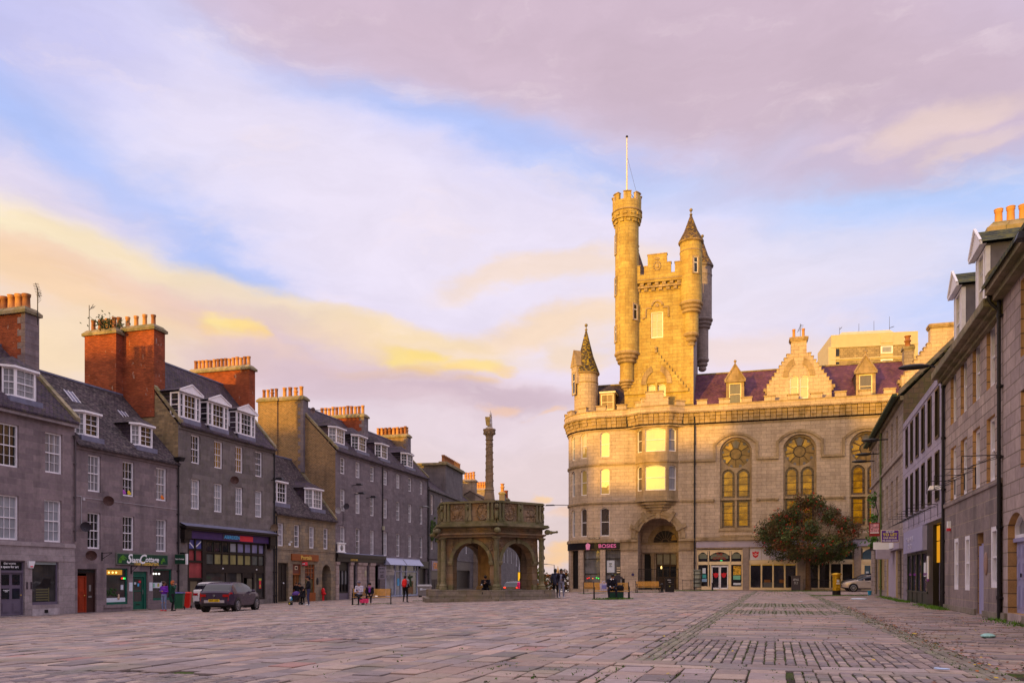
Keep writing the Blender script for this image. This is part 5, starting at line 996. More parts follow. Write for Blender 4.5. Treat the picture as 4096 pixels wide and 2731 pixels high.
# entrance recess
m.poly([(-9.85,.38,0),(-9.85,4,0),(-9.85,4,7),(-9.85,.38,7)]); m.poly([(-5.93,.38,0),(-5.93,4,0),(-5.93,4,7),(-5.93,.38,7)]); m.poly([(-9.85,.38,7.02),(-5.93,.38,7.02),(-5.93,4,7.02),(-9.85,4,7.02)])
wall(m,[(-9.85,3.2),(-5.93,3.2)],0,7.02,[(.25,.95,.05,3.6),(1.5,3.55,.05,3.6),(1.15,3.55,4.75,5.95,1.18)],.2,S_CIT); m.build('wall',h)
MO=MB().use(S_CITd)
def off(path,d):
    o=[]; n=len(path)
    for i in range(n):
        a=path[max(i-1,0)];b=path[min(i+1,n-1)];dx,dy=b[0]-a[0],b[1]-a[1];l=math.hypot(dx,dy); o.append((path[i][0]+dy/l*d,path[i][1]-dx/l*d))
    return o
# string courses on the left wing, impost cornice, hall strings
lp=mainp[:-2]+[(-10.2,0)]
for z,hgt in ((12.32,.18),(8.5,.18)): moulding(MO,lp,z,z+hgt,.12); moulding(MO,[(-5.8,0),(-2.75,0)],z,z+hgt,.12)
moulding(MO,mainp[:-2]+[(-12.2,0)],4.68,4.92,.18); moulding(MO,mainp[:-2]+[(-12.2,0)],4.92,5.0,.10)
for a,b in ((-11.6,-9.85),(-5.93,-4.4)): moulding(MO,[(a,0),(b,0)],4.72,4.95,.26); moulding(MO,[(a,0),(b,0)],4.0,4.72,.10); moulding(MO,[(a,0),(b,0)],3.9,4.0,.16)
moulding(MO,[(-4.35,0),(20,0)],4.72,4.93,.22); moulding(MO,[(-4.35,0),(20,0)],4.93,5.05,.12)
# archivolt of the entrance
def arch_band(mb,cx,zc,r0,r1,y0,y1,a0=0,a1=180,n=20,el=1):
    for k in range(n):
        t,u=R(a0+(a1-a0)*k/n),R(a0+(a1-a0)*(k+1)/n); P=lambda r,t,y:(cx+r*math.cos(t),y,zc+r*math.sin(t)*el)
        mb.poly([P(r0,t,y0),P(r1,t,y0),P(r1,u,y0),P(r0,u,y0)]); mb.poly([P(r1,t,y0),P(r1,t,y1),P(r1,u,y1),P(r1,u,y0)]); mb.poly([P(r0,t,y1),P(r0,t,y0),P(r0,u,y0),P(r0,u,y1)])
arch_band(MO,-7.89,5.03,1.97,2.25,-.12,0); arch_band(MO,-7.89,5.03,2.25,2.62,-.20,0)
for t in (25,58,90,122,155):
    MO.at(-7.89,0,5.03,0,0,-R(t)); MO.taper(1.90,2.95,-.30,0,-.17,1.90,2.95,-.30,0,.17) ; MO.T=None
arch_band(MO,-7.5,4.75,1.2,1.75,3.12,3.2)
# hood moulds over the great windows with their returns
for i,c in enumerate(CW):
    h2=1.95; zc=13.1
    for k in range(14):
        t,u=R(38+104*k/14),R(38+104*(k+1)/14); rr_=h2/math.cos(R(38)); zz=zc-.05; P=lambda r,t,y:(c+r*math.cos(t),y,zz-.55+ (r)*math.sin(t)*.98)
        for r0,r1,y in ((rr_-.22,rr_,-.16),): MO.poly([P(r0,t,y),P(r1,t,y),P(r1,u,y),P(r0,u,y)]); MO.poly([P(r1,t,y),P(r1,t,0),P(r1,u,0),P(r1,u,y)]); MO.poly([P(r0,t,0),P(r0,t,y),P(r0,u,y),P(r0,u,0)])
    zs=zz-.55+rr_*math.sin(R(38))*.98
    for sx in (-1,1): MO.box(c+sx*h2-.11 if sx<0 else c+h2-.12,c-h2+.12 if sx<0 else c+h2+.11,-.15,0,12.45,zs)
    if i<3: MO.box(c+h2-.1,CW[i+1]-h2+.1,-.17,0,12.28,12.5)
MO.box(-4.3,CW[0]-1.85,-.17,0,12.28,12.5)
for a,b in ((-4.3,-2.7),(1.4,3.1),(7.1,8.85),(12.8,14.5)):
    MO.box(a,b,-.13,0,8.45,8.62); 
    for q in (a,b):
        if q>-4.2: MO.at(q,0,8.53,0,R(90)); MO.lathe([(.17,0),(.17,.16),(.08,.2)],n=12); MO.T=None
for c in CW: MO.box(c-1.55,c+1.55,-.10,.05,5.62,5.85); MO.box(c-1.45,c+1.45,-.06,.02,5.1,5.25)
# ---- great windows: stone tracery, stained panes, lead bars
ST=plain('stained_amber',(.42,.20,.008),.22,.35,1.2,.5,0,.01,14); STB=plain('stained_border',(.10,.065,.05),.3,.8,9,.5); STR=plain('stained_rose',(.22,.125,.035),.3,.45,2.2,.5,0,.01,12); STS=plain('stained_slate',(.12,.11,.13),.3,.3,3,.5); BAR=plain('saddle_bar',(.03,.018,.012),.5)
STG=NB('stained_glow'); v_=STG.noise(1.1,4,None,(1,1,1.6)); cc_=STG.mix(STG.mrange(v_,.38,.62,0,1),(.20,.085,.006),(.58,.31,.012)); STG.done(STG.scale(cc_,STG.mrange(STG.noise(9,3,None,(1,1,2.5)),.3,.7,.55,1.3)),.16,STG.bump(STG.noise(7,2),.25,.02),.6); STG.b.inputs['Emission Color'].default_value=(1,.50,.01,1); STG.b.inputs['Emission Strength'].default_value=.05; STG=STG.m  # gold reflection put into the pane colour, with weak emission
def great_window(c):
    t=MB(); lx=[(c-1.27,c-.11),(c+.11,c+1.27)]
    o2=[(a-(c-1.45),b-(c-1.45),5.95,8.55) for a,b in lx]+[(a-(c-1.45),b-(c-1.45),8.78,11.5,.56) for a,b in lx]+[(1.45-1.32,1.45+1.32,11.62,14.28,1.32,1.32)]
    wall(t,[(c-1.45,.30),(c+1.45,.30)],5.85,14.5,o2,.22,S_CITd); t.use(S_CITd); t.box(c-1.45,c+1.45,.18,.30,8.56,8.76); t.box(c-.07,c+.07,.2,.3,5.9,11.2)
    t=t.build('window',h)
    g=MB().use(STB); g.box(c-1.3,c+1.3,.46,.48,5.9,11.55); g.use(STG)
    for a,b in lx: g.box(a+.2,b-.2,.445,.46,6.15,8.35); g.poly([(a+.2,.45,8.95),(b-.2,.45,8.95)]+[((a+b)/2+.38*math.cos(R(q)),.45,10.9+.38*math.sin(R(q))) for q in range(0,181,20)])
    g.build('pane',t)
    g=MB().use(STR); zc=12.95
    g.poly([(c+1.34*math.cos(R(q)),.47,zc+1.34*math.sin(R(q))) for q in range(0,360,12)])
    for k in range(9):
        a0=90+k*40; g.use(STG if k in (1,2,3,8) else STR if k not in (0,) else STS)
        g.poly([(c+r*math.cos(R(q)),.455,zc+r*math.sin(R(q))) for r,qs in ((.58,range(int(a0-15),int(a0+16),10)),(1.18,range(int(a0+16),int(a0-17),-8))) for q in qs])
        g.use(STS); g.at(c+1.22*math.cos(R(a0)),.45,zc+1.22*math.sin(R(a0)),0,R(90)); g.lathe([(.14,0),(.14,.01)],n=8); g.T=None
    g.use(STR); g.poly([(c+.46*math.cos(R(q)),.45,zc+.46*math.sin(R(q))) for q in range(0,360,18)]); g.build('rose_pane',t)
    b=MB().use(BAR)
    for k in range(9): a=R(110+k*40); b.tube((c+.52*math.cos(a),.44,zc+.52*math.sin(a)),(c+1.33*math.cos(a),.44,zc+1.33*math.sin(a)),.022,n=4)
    arch_band(b,c,zc,.49,.55,.43,.45,0,360,28)
    for a,q in lx:
        for z in (6.7,7.35,8.0,9.4,10.05,10.7): b.box(a,q,.42,.445,z-.02,z+.02)
    b.build('saddle_bars',t)
for c in CW[:4]: great_window(c)
# ---- left wing windows
def pt_path(s):
    Sg=polyline(mainp); i=max(k for k in range(len(Sg)-1) if Sg[k]<=s+1e-9); a,b=mainp[i],mainp[i+1]; q=(s-Sg[i])/(Sg[i+1]-Sg[i]); return (a[0]+(b[0]-a[0])*q,a[1]+(b[1]-a[1])*q)
for z0,z1,a in lw:
    for j,(s0,w_) in enumerate(((Sx(-13.55)-.02,.91),(Sa(28)-.40,.80),(Sa(51)-.40,.80),(Sa(90)-4.5,.8),(Sa(90)-8,.8))):
        p,q=pt_path(s0),pt_path(s0+w_); rz=math.atan2(q[1]-p[1],q[0]-p[0])
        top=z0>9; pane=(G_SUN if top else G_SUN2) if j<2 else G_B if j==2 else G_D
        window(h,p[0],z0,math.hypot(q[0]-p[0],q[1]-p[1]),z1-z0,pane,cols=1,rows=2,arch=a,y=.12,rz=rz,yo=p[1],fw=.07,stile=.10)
# ---- bay window over the entrance
bp=[(-10.07,0),(-9.22,-.88),(-6.93,-.88),(-5.98,0)]; SB=polyline(bp); b=MB(); bo=[]
for z0,z1 in ((13.35,15.62),(9.6,12.05)): bo+= [(.20,.98,z0,z1-.05,.2),(SB[1]+.17,SB[2]-.17,z0,z1,.2),(SB[2]+.2,SB[2]+1.1,z0,z1-.05,.2)]
wall(b,bp,8.7,15.85,bo,.2,S_CITd)
moulding(b,bp,12.32,12.5,.12); moulding(b,bp,8.55,8.75,.16)
for k,(z,s) in enumerate(((8.25,.86),(7.98,.66),(7.72,.5),(7.5,.34))):
    c0=-8.05; q=[(c0+(x-c0)*s*1.0,y*s) for x,y in bp]; moulding(b,[(q[0][0],.0)]+q[1:3]+[(q[3][0],.0)],z,z+.24,.06,.9)
by=b.build('bay_window',h)
for j,z0,z1 in ((0,13.35,15.62),(1,9.6,12.05)):
    for i,(s0,s1) in enumerate(((.20,.98),(SB[1]+.17,SB[2]-.17),(SB[2]+.2,SB[2]+1.1))):
        a,c=bp[i],bp[i+1]; rz=math.atan2(c[1]-a[1],c[0]-a[0]); s=s0-SB[i]; x,y=a[0]+math.cos(rz)*s,a[1]+math.sin(rz)*s
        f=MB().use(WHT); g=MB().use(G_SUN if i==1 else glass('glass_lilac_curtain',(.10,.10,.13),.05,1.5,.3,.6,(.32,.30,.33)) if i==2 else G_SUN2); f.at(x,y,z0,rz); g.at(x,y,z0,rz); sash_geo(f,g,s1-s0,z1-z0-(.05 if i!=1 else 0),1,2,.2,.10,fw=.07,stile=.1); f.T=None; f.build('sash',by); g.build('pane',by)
# ---- battlements and corbel table
top=off(mainp[:-2]+[(-10.9,0)],.42); ring=top+[(-9.5,-1.32),(-6.7,-1.32),(-5.35,-.42),(20,-.42)]
PR=MB(); PR.use(S_CIT)
def pathpt(path,S,s):
    s=min(max(s,0),S[-1]-1e-6); i=max(k for k in range(len(S)-1) if S[k]<=s+1e-9); a,b=path[i],path[i+1]; q=(s-S[i])/(S[i+1]-S[i]); l=math.hypot(b[0]-a[0],b[1]-a[1]); return a[0]+(b[0]-a[0])*q,a[1]+(b[1]-a[1])*q,math.atan2(b[1]-a[1],b[0]-a[0])
Sg=polyline(ring); 
inner=off(ring,-.38)
moulding(PR,ring,16.95,17.62,0,.38); 
def merlons(mb,path,z0,z1,pitch,w,s0=0,th=.36,skip=None,copm=None):
    S=polyline(path); s=s0
    while s<S[-1]-w:
        if not (skip and skip(s+w/2)):
            x,y,a=pathpt(path,S,s); x2,y2,a2=pathpt(path,S,s+w); a=math.atan2(y2-y,x2-x); L=math.hypot(x2-x,y2-y)
            mb.use(S_CIT); mb.at(x,y,0,a); mb.box(0,L,0,th,z0,z1-.10); mb.use(copm or S_CITd); mb.box(-.06,L+.06,-.06,th+.06,z1-.10,z1); mb.T=None
        s+=pitch
sx=Sg[-1]-(20-(-2.15))      # path length at x=-2.15
merlons(PR,ring,17.62,18.17,2.05,.95,sx-2.05*int(sx/2.05),skip=lambda s:abs(s-(sx-5.9))<1.3)
x_,y_,a_=pathpt(ring,Sg,sx-5.9); PR.use(S_CIT); PR.box(-9.4,-6.8,-1.32,-.96,17.62,18.35); PR.box(-8.95,-7.3,-1.32,-.96,18.35,18.95); PR.use(S_CITd); PR.box(-9.0,-7.25,-1.38,-.9,18.95,19.06); PR.box(-9.5,-9.0,-1.38,-.9,18.35,18.45); PR.box(-7.25,-6.7,-1.38,-.9,18.35,18.45)
PR.use(S_CITd); moulding(PR,ring,17.58,17.66,.05,.40); moulding(PR,ring,15.74,15.85,-.34,.5)
cs=0
while cs<Sg[-1]-.5:
    x,y,a=pathpt(ring,Sg,cs+.25); PR.at(x,y,0,a); odd=int(round(cs/.5))%2; e=.23
    PR.box(-e,e,.02 if not odd else .10,.46,16.62,16.95) if not odd else PR.box(-e,e,.10,.46,16.62,16.90)
    PR.box(-e,e,.10 if not odd else .20,.46,16.30,16.60) 
    if odd: PR.box(-e,e,.26,.46,15.98,16.28)
    PR.box(-e,e,.24,.46,15.98,16.95); PR.T=None; cs+=.5
bt=PR.build('battlement',h)
rope=MB().use(S_CITd); s=0
while s<Sg[-1]-.2:
    x,y,a=pathpt(ring,Sg,s); x2,y2,_=pathpt(ring,Sg,s+.2); dx,dy=math.sin(a)*.05,-math.cos(a)*.05; rope.tube((x+dx,y+dy,16.93),(x2+dx,y2+dy,17.07),.065,n=5); s+=.16
rope.build('rope_moulding',bt)
MO.build('mouldings',h)
# ---- tower
TW=MB(); tp=[(-11.3,8.6),(-11.3,1.0),(-4.6,1.0)]
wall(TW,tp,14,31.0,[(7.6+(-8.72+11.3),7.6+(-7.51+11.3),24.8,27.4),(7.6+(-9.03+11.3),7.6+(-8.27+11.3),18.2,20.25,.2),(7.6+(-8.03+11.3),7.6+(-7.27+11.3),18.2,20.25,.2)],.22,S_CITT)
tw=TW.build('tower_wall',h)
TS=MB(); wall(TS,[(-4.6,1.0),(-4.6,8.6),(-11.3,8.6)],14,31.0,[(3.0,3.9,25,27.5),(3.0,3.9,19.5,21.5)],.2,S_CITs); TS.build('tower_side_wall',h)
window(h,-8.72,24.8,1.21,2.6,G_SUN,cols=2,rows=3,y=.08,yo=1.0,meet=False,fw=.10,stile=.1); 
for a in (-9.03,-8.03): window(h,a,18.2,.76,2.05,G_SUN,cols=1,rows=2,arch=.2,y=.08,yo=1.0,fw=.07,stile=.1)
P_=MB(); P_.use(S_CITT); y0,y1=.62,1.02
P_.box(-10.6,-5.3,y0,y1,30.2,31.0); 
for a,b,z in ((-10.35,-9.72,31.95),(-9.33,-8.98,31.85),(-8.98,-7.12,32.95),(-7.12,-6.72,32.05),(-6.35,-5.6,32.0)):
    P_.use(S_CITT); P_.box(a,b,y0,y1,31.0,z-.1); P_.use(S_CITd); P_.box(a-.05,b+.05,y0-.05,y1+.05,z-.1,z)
P_.use(S_CITd); P_.box(-10.65,-5.2,y0-.05,y0+.02,30.42,30.52)
for k in range(14):
    x=-10.45+k*.36; odd=k%2
    if not odd: P_.box(x,x+.35,y0+.05,y1,29.95,30.18)
    P_.box(x,x+.35,y0+.10,y1,29.72,29.93); 
    if odd: P_.box(x,x+.35,y0+.18,y1,29.45,29.70)
P_.box(-10.5,-5.3,y0+.30,y1,29.38,29.44)
# side parapet
P_.use(S_CITs); P_.box(-4.6,-4.25,1.4,8.6,30.2,31.0)
for k in range(3): P_.box(-4.6,-4.25,2.2+k*2.2,3.4+k*2.2,31,32)
P_.box(-11.6,-4.3,8.4,8.8,30.2,31.0)
P_.use(S_CITd)
for k in range(12):   # wreath crest
    a=R(k*30); P_.ball((-8.05+.34*math.cos(a),y0-.02,31.75+.40*math.sin(a)),.10,6,4,(1,.5,1))
P_.ball((-8.05,y0-.02,31.75),.2,8,5,(.8,.4,1.1)); P_.ball((-8.05,y0,32.45),.25,8,5,(1.2,.3,.6))
# label mould over tower window + roundel
for a,b in (((-9.2,27.75),(-8.65,27.75)),((-7.55,27.75),(-7.0,27.75)),((-9.2,27.75),(-9.2,26.9)),((-7.0,27.75),(-7.0,26.9)),((-9.2,26.9),(-9.45,26.85)),): P_.tube((a[0],.97,a[1]),(b[0],.97,b[1]),.09,n=6)
arch_band(P_,-8.1,27.95,.42,.60,.88,1.0,0,180,12); P_.ball((-8.1,.98,28.0),.2,10,6,(1,.4,1)); P_.ball((-9.45,.95,26.8),.13); P_.ball((-6.98,.95,26.85),.13)
P_.build('tower_parapet',h)
# crow-step relief on the tower face
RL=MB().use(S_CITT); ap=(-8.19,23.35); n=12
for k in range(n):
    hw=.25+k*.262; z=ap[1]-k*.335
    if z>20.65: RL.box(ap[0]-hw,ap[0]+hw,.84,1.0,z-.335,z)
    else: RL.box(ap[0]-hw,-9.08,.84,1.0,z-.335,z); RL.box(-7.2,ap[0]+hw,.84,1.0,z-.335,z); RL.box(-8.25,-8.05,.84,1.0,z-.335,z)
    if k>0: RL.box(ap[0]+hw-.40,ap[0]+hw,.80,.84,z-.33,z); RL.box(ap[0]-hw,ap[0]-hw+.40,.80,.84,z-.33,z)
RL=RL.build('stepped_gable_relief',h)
# re-open the lancets through the relief: frame them with a pointed hood standing proud
HD=MB().use(S_CITd)
for r0,r1,yy in ((1.02,1.5,.74),):
    for sx in (-1,1):
        for k in range(10):
            t,u=R(k*6.6),R((k+1)*6.6); P=lambda r,t,y:(-8.15+sx*(r*math.cos(t)*1.12-(.12*r)),y,20.2+r*math.sin(t)*1.32)
            q=[P(r0,t,yy),P(r1,t,yy),P(r1,u,yy),P(r0,u,yy)]; HD.poly(q if sx>0 else q[::-1]); HD.poly([P(r1,t,yy),P(r1,t,.84),P(r1,u,.84),P(r1,u,yy)])
HD.ball((-8.19,.8,23.75),.16); HD.box(-8.3,-8.08,.72,.84,23.3,23.6); HD.build('pointed_hood',h)
# ---- round stair turret
def rings(mb,cx,cy,r0,r1,z0,z1,n=3,seg=28):
    for k in range(n):
        a=r0+(r1-r0)*(k+.5)/n; za=z0+(z1-z0)*k/n; zb=z0+(z1-z0)*(k+1)/n; mb.lathe([(a-.12,za),(a+.05,za+(zb-za)*.3),(a+.08,za+(zb-za)*.7),(a-.02,zb)],cx,cy,seg)
tx,ty=-11.08,1.05
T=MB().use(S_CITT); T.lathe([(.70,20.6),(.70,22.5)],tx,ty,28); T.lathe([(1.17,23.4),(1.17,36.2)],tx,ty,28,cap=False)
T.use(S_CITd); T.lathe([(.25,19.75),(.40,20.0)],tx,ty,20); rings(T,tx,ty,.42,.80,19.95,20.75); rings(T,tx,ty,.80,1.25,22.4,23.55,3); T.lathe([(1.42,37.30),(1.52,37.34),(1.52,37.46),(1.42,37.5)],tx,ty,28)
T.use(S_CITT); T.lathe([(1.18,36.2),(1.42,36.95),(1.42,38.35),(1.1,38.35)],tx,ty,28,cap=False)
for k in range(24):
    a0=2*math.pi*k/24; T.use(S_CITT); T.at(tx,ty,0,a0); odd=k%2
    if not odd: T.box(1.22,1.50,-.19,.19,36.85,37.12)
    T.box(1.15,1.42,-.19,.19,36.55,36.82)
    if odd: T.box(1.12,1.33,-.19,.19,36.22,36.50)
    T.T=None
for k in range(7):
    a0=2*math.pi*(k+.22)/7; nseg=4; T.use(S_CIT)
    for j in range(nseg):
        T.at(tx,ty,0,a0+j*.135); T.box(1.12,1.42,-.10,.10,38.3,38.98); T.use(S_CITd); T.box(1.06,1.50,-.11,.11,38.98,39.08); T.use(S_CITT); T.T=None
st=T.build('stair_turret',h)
def slit(par,cx,cy,r,ang,z0,z1,w=.34,pane=G_D,fr=None):
    a=R(ang); f=MB().use(S_CITd); g=MB(); f.at(cx,cy,0,a); g.at(cx,cy,0,a)   # ang measured from local +x
    f.box(r-.05,r+.04,-w/2-.14,-w/2,z0-.1,z1+.12); f.box(r-.05,r+.04,w/2,w/2+.14,z0-.1,z1+.12); f.box(r-.05,r+.05,-w/2,w/2,z1,z1+.12); f.box(r-.05,r+.06,-w/2-.1,w/2+.1,z0-.12,z0)
    f.use(WHT); f.box(r-.02,r+.02,-w/2,-w/2+.05,z0,z1); f.box(r-.02,r+.02,w/2-.05,w/2,z0,z1); f.box(r-.02,r+.02,-w/2,w/2,(z0+z1)/2+.2,(z0+z1)/2+.27); f.box(r-.02,r+.02,-w/2,w/2,z0,z0+.06); f.box(r-.02,r+.02,-w/2,w/2,z1-.05,z1)
    g.use(pane); g.box(r-.03,r+.005,-w/2,w/2,z0,z1); o=f.build('slit_window',par); g.build('pane',o)
slit(h,tx,ty,1.17,-38,26.6,28.1,.5); slit(h,tx,ty,1.17,-152,29.2,30.9,.42); slit(h,tx,ty,1.17,-152,24.6,26.1,.42); slit(h,tx,ty,1.17,-152,33.3,35.1,.34)
fp=MB().use(plain('flagpole_white',(.75,.68,.55),.4)); fp.tube((tx,ty,37.5),(tx,ty,45.1),.10,.05,10); fp.use(IRON); fp.ball((tx,ty,45.1),.13); fp.tube((tx,ty,39.9),(tx-.5,ty,38.4),.03); fp.tube((tx,ty,39.9),(tx+.9,ty,38.6),.03); fp.tube((tx+.05,ty,43),(tx+1.2,ty+.4,38.4),.012); fp.build('flagpole',st)
# ---- corner bartizan, back turrets, left corner turret
def cone_turret(cx,cy,r,zb,zt,ztip,mat,cone,low=None,name='corner_turret',seg=26,flare=.14):
    T=MB().use(mat); T.lathe([(r,zb),(r,zt)],cx,cy,seg); T.use(S_CITd if mat in (S_CIT,S_CITT) else mat); T.lathe([(r,zt-.02),(r+flare,zt+.05),(r+flare+.04,zt+.16),(r+flare-.05,zt+.24),(r*.5,zt+.26)],cx,cy,seg); T.lathe([(r+.04,zt-.9),(r+.04,zt-.8)],cx,cy,seg)
    if low:
        r2,z2,z3=low; rings(T,cx,cy,r2+.08,r+.10,zb-1.0,zb+.1,3); T.use(mat); T.lathe([(r2,z2),(r2,zb-.9)],cx,cy,seg); T.use(S_CITd if mat in (S_CIT,S_CITT) else mat); rings(T,cx,cy,.28,r2+.06,z3,z2+.15,3)
    o=T.build(name,h); C=MB().use(cone); C.lathe([(r+flare+.02,zt+.2),(r*.62,zt+.2+(ztip-zt)*.36),(.04,ztip)],cx,cy,seg,cap=False); c=C.build('cone_roof',o); B=MB().use(COPE); B.tube((cx,cy,ztip-.25),(cx,cy,ztip+.3),.07,.05); B.ball((cx,cy,ztip+.40),.17); B.lathe([(.14,ztip-.1),(.14,ztip)],cx,cy,10); B.build('finial',c); return o
SLT=slate('slate_turret',(.15,.10,.07),(.08,.055,.05),.75,(.36,.23,.03)); 
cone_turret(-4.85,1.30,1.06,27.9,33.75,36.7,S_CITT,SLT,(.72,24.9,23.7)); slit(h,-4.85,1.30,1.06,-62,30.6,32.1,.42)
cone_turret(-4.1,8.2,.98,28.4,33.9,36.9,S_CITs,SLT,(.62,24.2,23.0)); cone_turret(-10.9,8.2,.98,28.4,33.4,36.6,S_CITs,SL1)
cone_turret(-15.45,2.35,1.22,15.5,21.9,26.7,S_CIT,slate('slate_lichen_gold',(.10,.075,.06),(.05,.04,.04),.85,(.42,.30,.02)),None)
g=MB().use(S_CIT); g.at(-15.45,2.35,0,R(-140)); g.box(.6,1.42,-.55,.55,20.9,22.7); g.use(S_CITd); g.prism([(-.7,22.7),(.7,22.7),(0,24.4)],.5,1.48,'x'); g.T=None; g.build('turret_dormer',h); slit(h,-15.45,2.35,1.42,-140,19.9,22.0,.5)
# ---- roofs
def roof_block(x0,x1,y0,z0,y1,z1,y2,z2,mat,name='roof'):
    m=MB().use(mat); m.poly([(x0,y0,z0),(x1,y0,z0),(x1,y1,z1),(x0,y1,z1)]); m.poly([(x0,y1,z1),(x1,y1,z1),(x1,y2,z2),(x0,y2,z2)]); m.poly([(x0,y0,z0),(x0,y1,z1),(x0,y2,z2)]); m.poly([(x1,y0,z0),(x1,y2,z2),(x1,y1,z1)]); o=m.build(name,h); r=MB().use(COPE); r.box(x0,x1,y1-.1,y1+.1,z1-.05,z1+.08); r.build('ridge',o); return o
roof_block(-4.6,19,.5,17.3,6,22.1,11.5,17.3,SL3); roof_block(-15.4,-11.3,.9,17.0,4.6,21.3,8.5,17,SL1)
m=MB().use(S_CITd); m.box(-13.9,-12.35,1.6,2.0,17.0,19.95); m.use(WHT); m.box(-13.95,-12.3,1.55,4.2,19.85,20.0); m.use(SL1); m.poly([(-14.0,1.5,20.0),(-12.25,1.5,20.0),(-13.1,2.7,20.9)]); m.poly([(-12.25,1.5,20.0),(-12.25,4.4,20.0),(-13.1,4.4,20.9),(-13.1,2.7,20.9)]); m.box(-13.85,-12.4,2.0,4,17,19.85); m.build('roof_dormer',h); window(h,-13.75,18.1,1.25,1.6,G_SUN,cols=2,rows=2,y=-.05,yo=1.6,frame=CRM)
# ---- crow-stepped gables over the hall
def crow_gable(c,hw,zb,zt,y,nst,topw,chim,wins,hood=True,name='crow_stepped_gable'):
    m=MB().use(S_CIT); zs0=19.1; dz=(zt-zs0)/nst; dx=(hw-topw)/nst
    wall(m,[(c-topw,y),(c+topw,y)],zb,zt,[(a-(c-topw),b-(c-topw),z0,z1,.2) for a,b,z0,z1 in wins],.25,S_CIT); m.box(c-topw,c+topw,y+.3,y+.62,zb,zt)
    for k in range(nst):
        w=hw-dx*k; wi=hw-dx*(k+1); z=zs0+dz*(k+1)
        for sx in (-1,1):
            a,b=sorted((c+sx*topw,c+sx*w)); m.use(S_CIT); m.box(a,b,y,y+.6,z-dz if k else zb,z-.001)
            a,b=sorted((c+sx*(wi-.02),c+sx*(w+.04))); m.use(S_CITd); m.box(a,b,y-.04,y+.64,z-.07,z+.01)
    m.use(S_CITd)
    for sx in (-1,1): m.box(*sorted((c+sx*hw,c+sx*(hw+.3))),y-.02,y+.6,18.75,19.05); m.box(*sorted((c+sx*hw,c+sx*(hw+.15))),y-.02,y+.6,18.5,18.75)
    if hood:
        for sx in (-1,1):
            for k in range(9):
                t,u=R(k*7.2),R((k+1)*7.2); P=lambda r,t,yy:(c+sx*(r*math.cos(t)*1.15-.15*r),yy,20.0+r*math.sin(t)*1.3)
                q=[P(.95,t,y-.06),P(1.42,t,y-.06),P(1.42,u,y-.06),P(.95,u,y-.06)]; m.poly(q if sx>0 else q[::-1]); m.poly([P(1.42,t,y-.06),P(1.42,t,y),P(1.42,u,y),P(1.42,u,y-.06)]); m.poly([P(.95,t,y),P(.95,t,y-.06),P(.95,u,y-.06),P(.95,u,y)])
    o=m.build(name,h)
    for a,b,z0,z1 in wins: window(o,a,z0,b-a,z1-z0,G_SUN,cols=1,rows=2,arch=.2,y=.06,yo=y,fw=.06,stile=.1,name='gable_window')
    cw,cz=chim; m=MB().use(S_CIT); m.box(c-cw,c+cw,y-.02,y+.9,zt-.3,cz-.35); m.use(S_CITd); m.box(c-cw-.1,c+cw+.1,y-.12,y+1.0,cz-.42,cz-.28); m.box(c-cw-.16,c+cw+.16,y-.18,y+1.05,cz-.28,cz-.08); m.box(c-cw,c+cw,y,y+.8,cz-.08,cz); return m.build('chimney',h)
c=crow_gable(5.05,2.85,17.3,22.15,.55,9,.85,(.68,23.70),[(4.26,5.0,17.9,20.05),(5.14,5.88,17.9,20.05)])
for dx in (-.42,.42): link('chimney_pot',pot_mesh(.15,.85,POT,0),c,loc=(5.05+dx,.95,23.65))
a=MB().use(IRON); a.tube((5.2,.95,23.6),(5.2,.95,25.0),.02); 
for k in range(6): a.tube((4.95+k*.05,.95,24.4+k*.1),(5.25+k*.05,.95,24.3+k*.1),.012)
a.tube((4.95,.95,24.2),(5.3,.95,24.9),.02); a.build('aerial',c)
crow_gable(17.3,3.5,17.3,22.2,.55,9,1.15,(1.15,23.9),[],False); 
m=MB().use(S_R4); m.box(14.75,15.6,4.8,5.8,20.5,22.9); m.use(COPE); m.box(14.65,15.7,4.7,5.9,22.9,23.15); m=m.build('chimney',h); link('chimney_pot',pot_mesh(.28,1.15,POTD,1),m,loc=(15.15,5.3,23.1))
def gable_dormer(c):
    m=MB().use(S_CITd); wall(m,[(c-.83,1.0),(c+.83,1.0)],17.2,20.0,[(.26,1.40,17.7,19.85)],.22,S_CITd); m.box(c-.98,c+.98,.86,1.2,19.92,20.1); m.prism([(c-.83,20.1),(c+.83,20.1),(c+.06,21.45),(c-.06,21.45)],1.0,1.25,'y')
    for sx in (-1,1): m.at(0,0,0); m.tube((c+sx*.95,1.0,20.1),(c,1.0,21.65),.10,.09,5); m.T=None
    m.tube((c,1.05,21.4),(c,1.05,21.85),.09,.06,8); m.ball((c,1.05,21.95),.14); m.use(SL3); m.poly([(c-.9,1.2,20.05),(c,1.2,21.5),(c,5.3,21.5),(c-.9,3.6,20.05)]); m.poly([(c,1.2,21.5),(c+.9,1.2,20.05),(c+.9,3.6,20.05),(c,5.3,21.5)]); m.use(SL1); m.poly([(c-.8,1.2,17.6),(c-.8,1.2,20.05),(c-.8,3.6,20.05)]); m.poly([(c+.8,1.2,17.6),(c+.8,1.2,20.05),(c+.8,3.6,20.05)])
    o=m.build('gabled_dormer',h); window(o,c-.57,17.7,1.14,2.15,G_SUN2,CRM,1,2,y=.05,yo=1.0,fw=.09,stile=.1,name='dormer_window')
gable_dormer(-.69); gable_dormer(10.87)
rainpipe(h,-4.42,.1,17.4,y=-.20,r=.075,m=IRON)
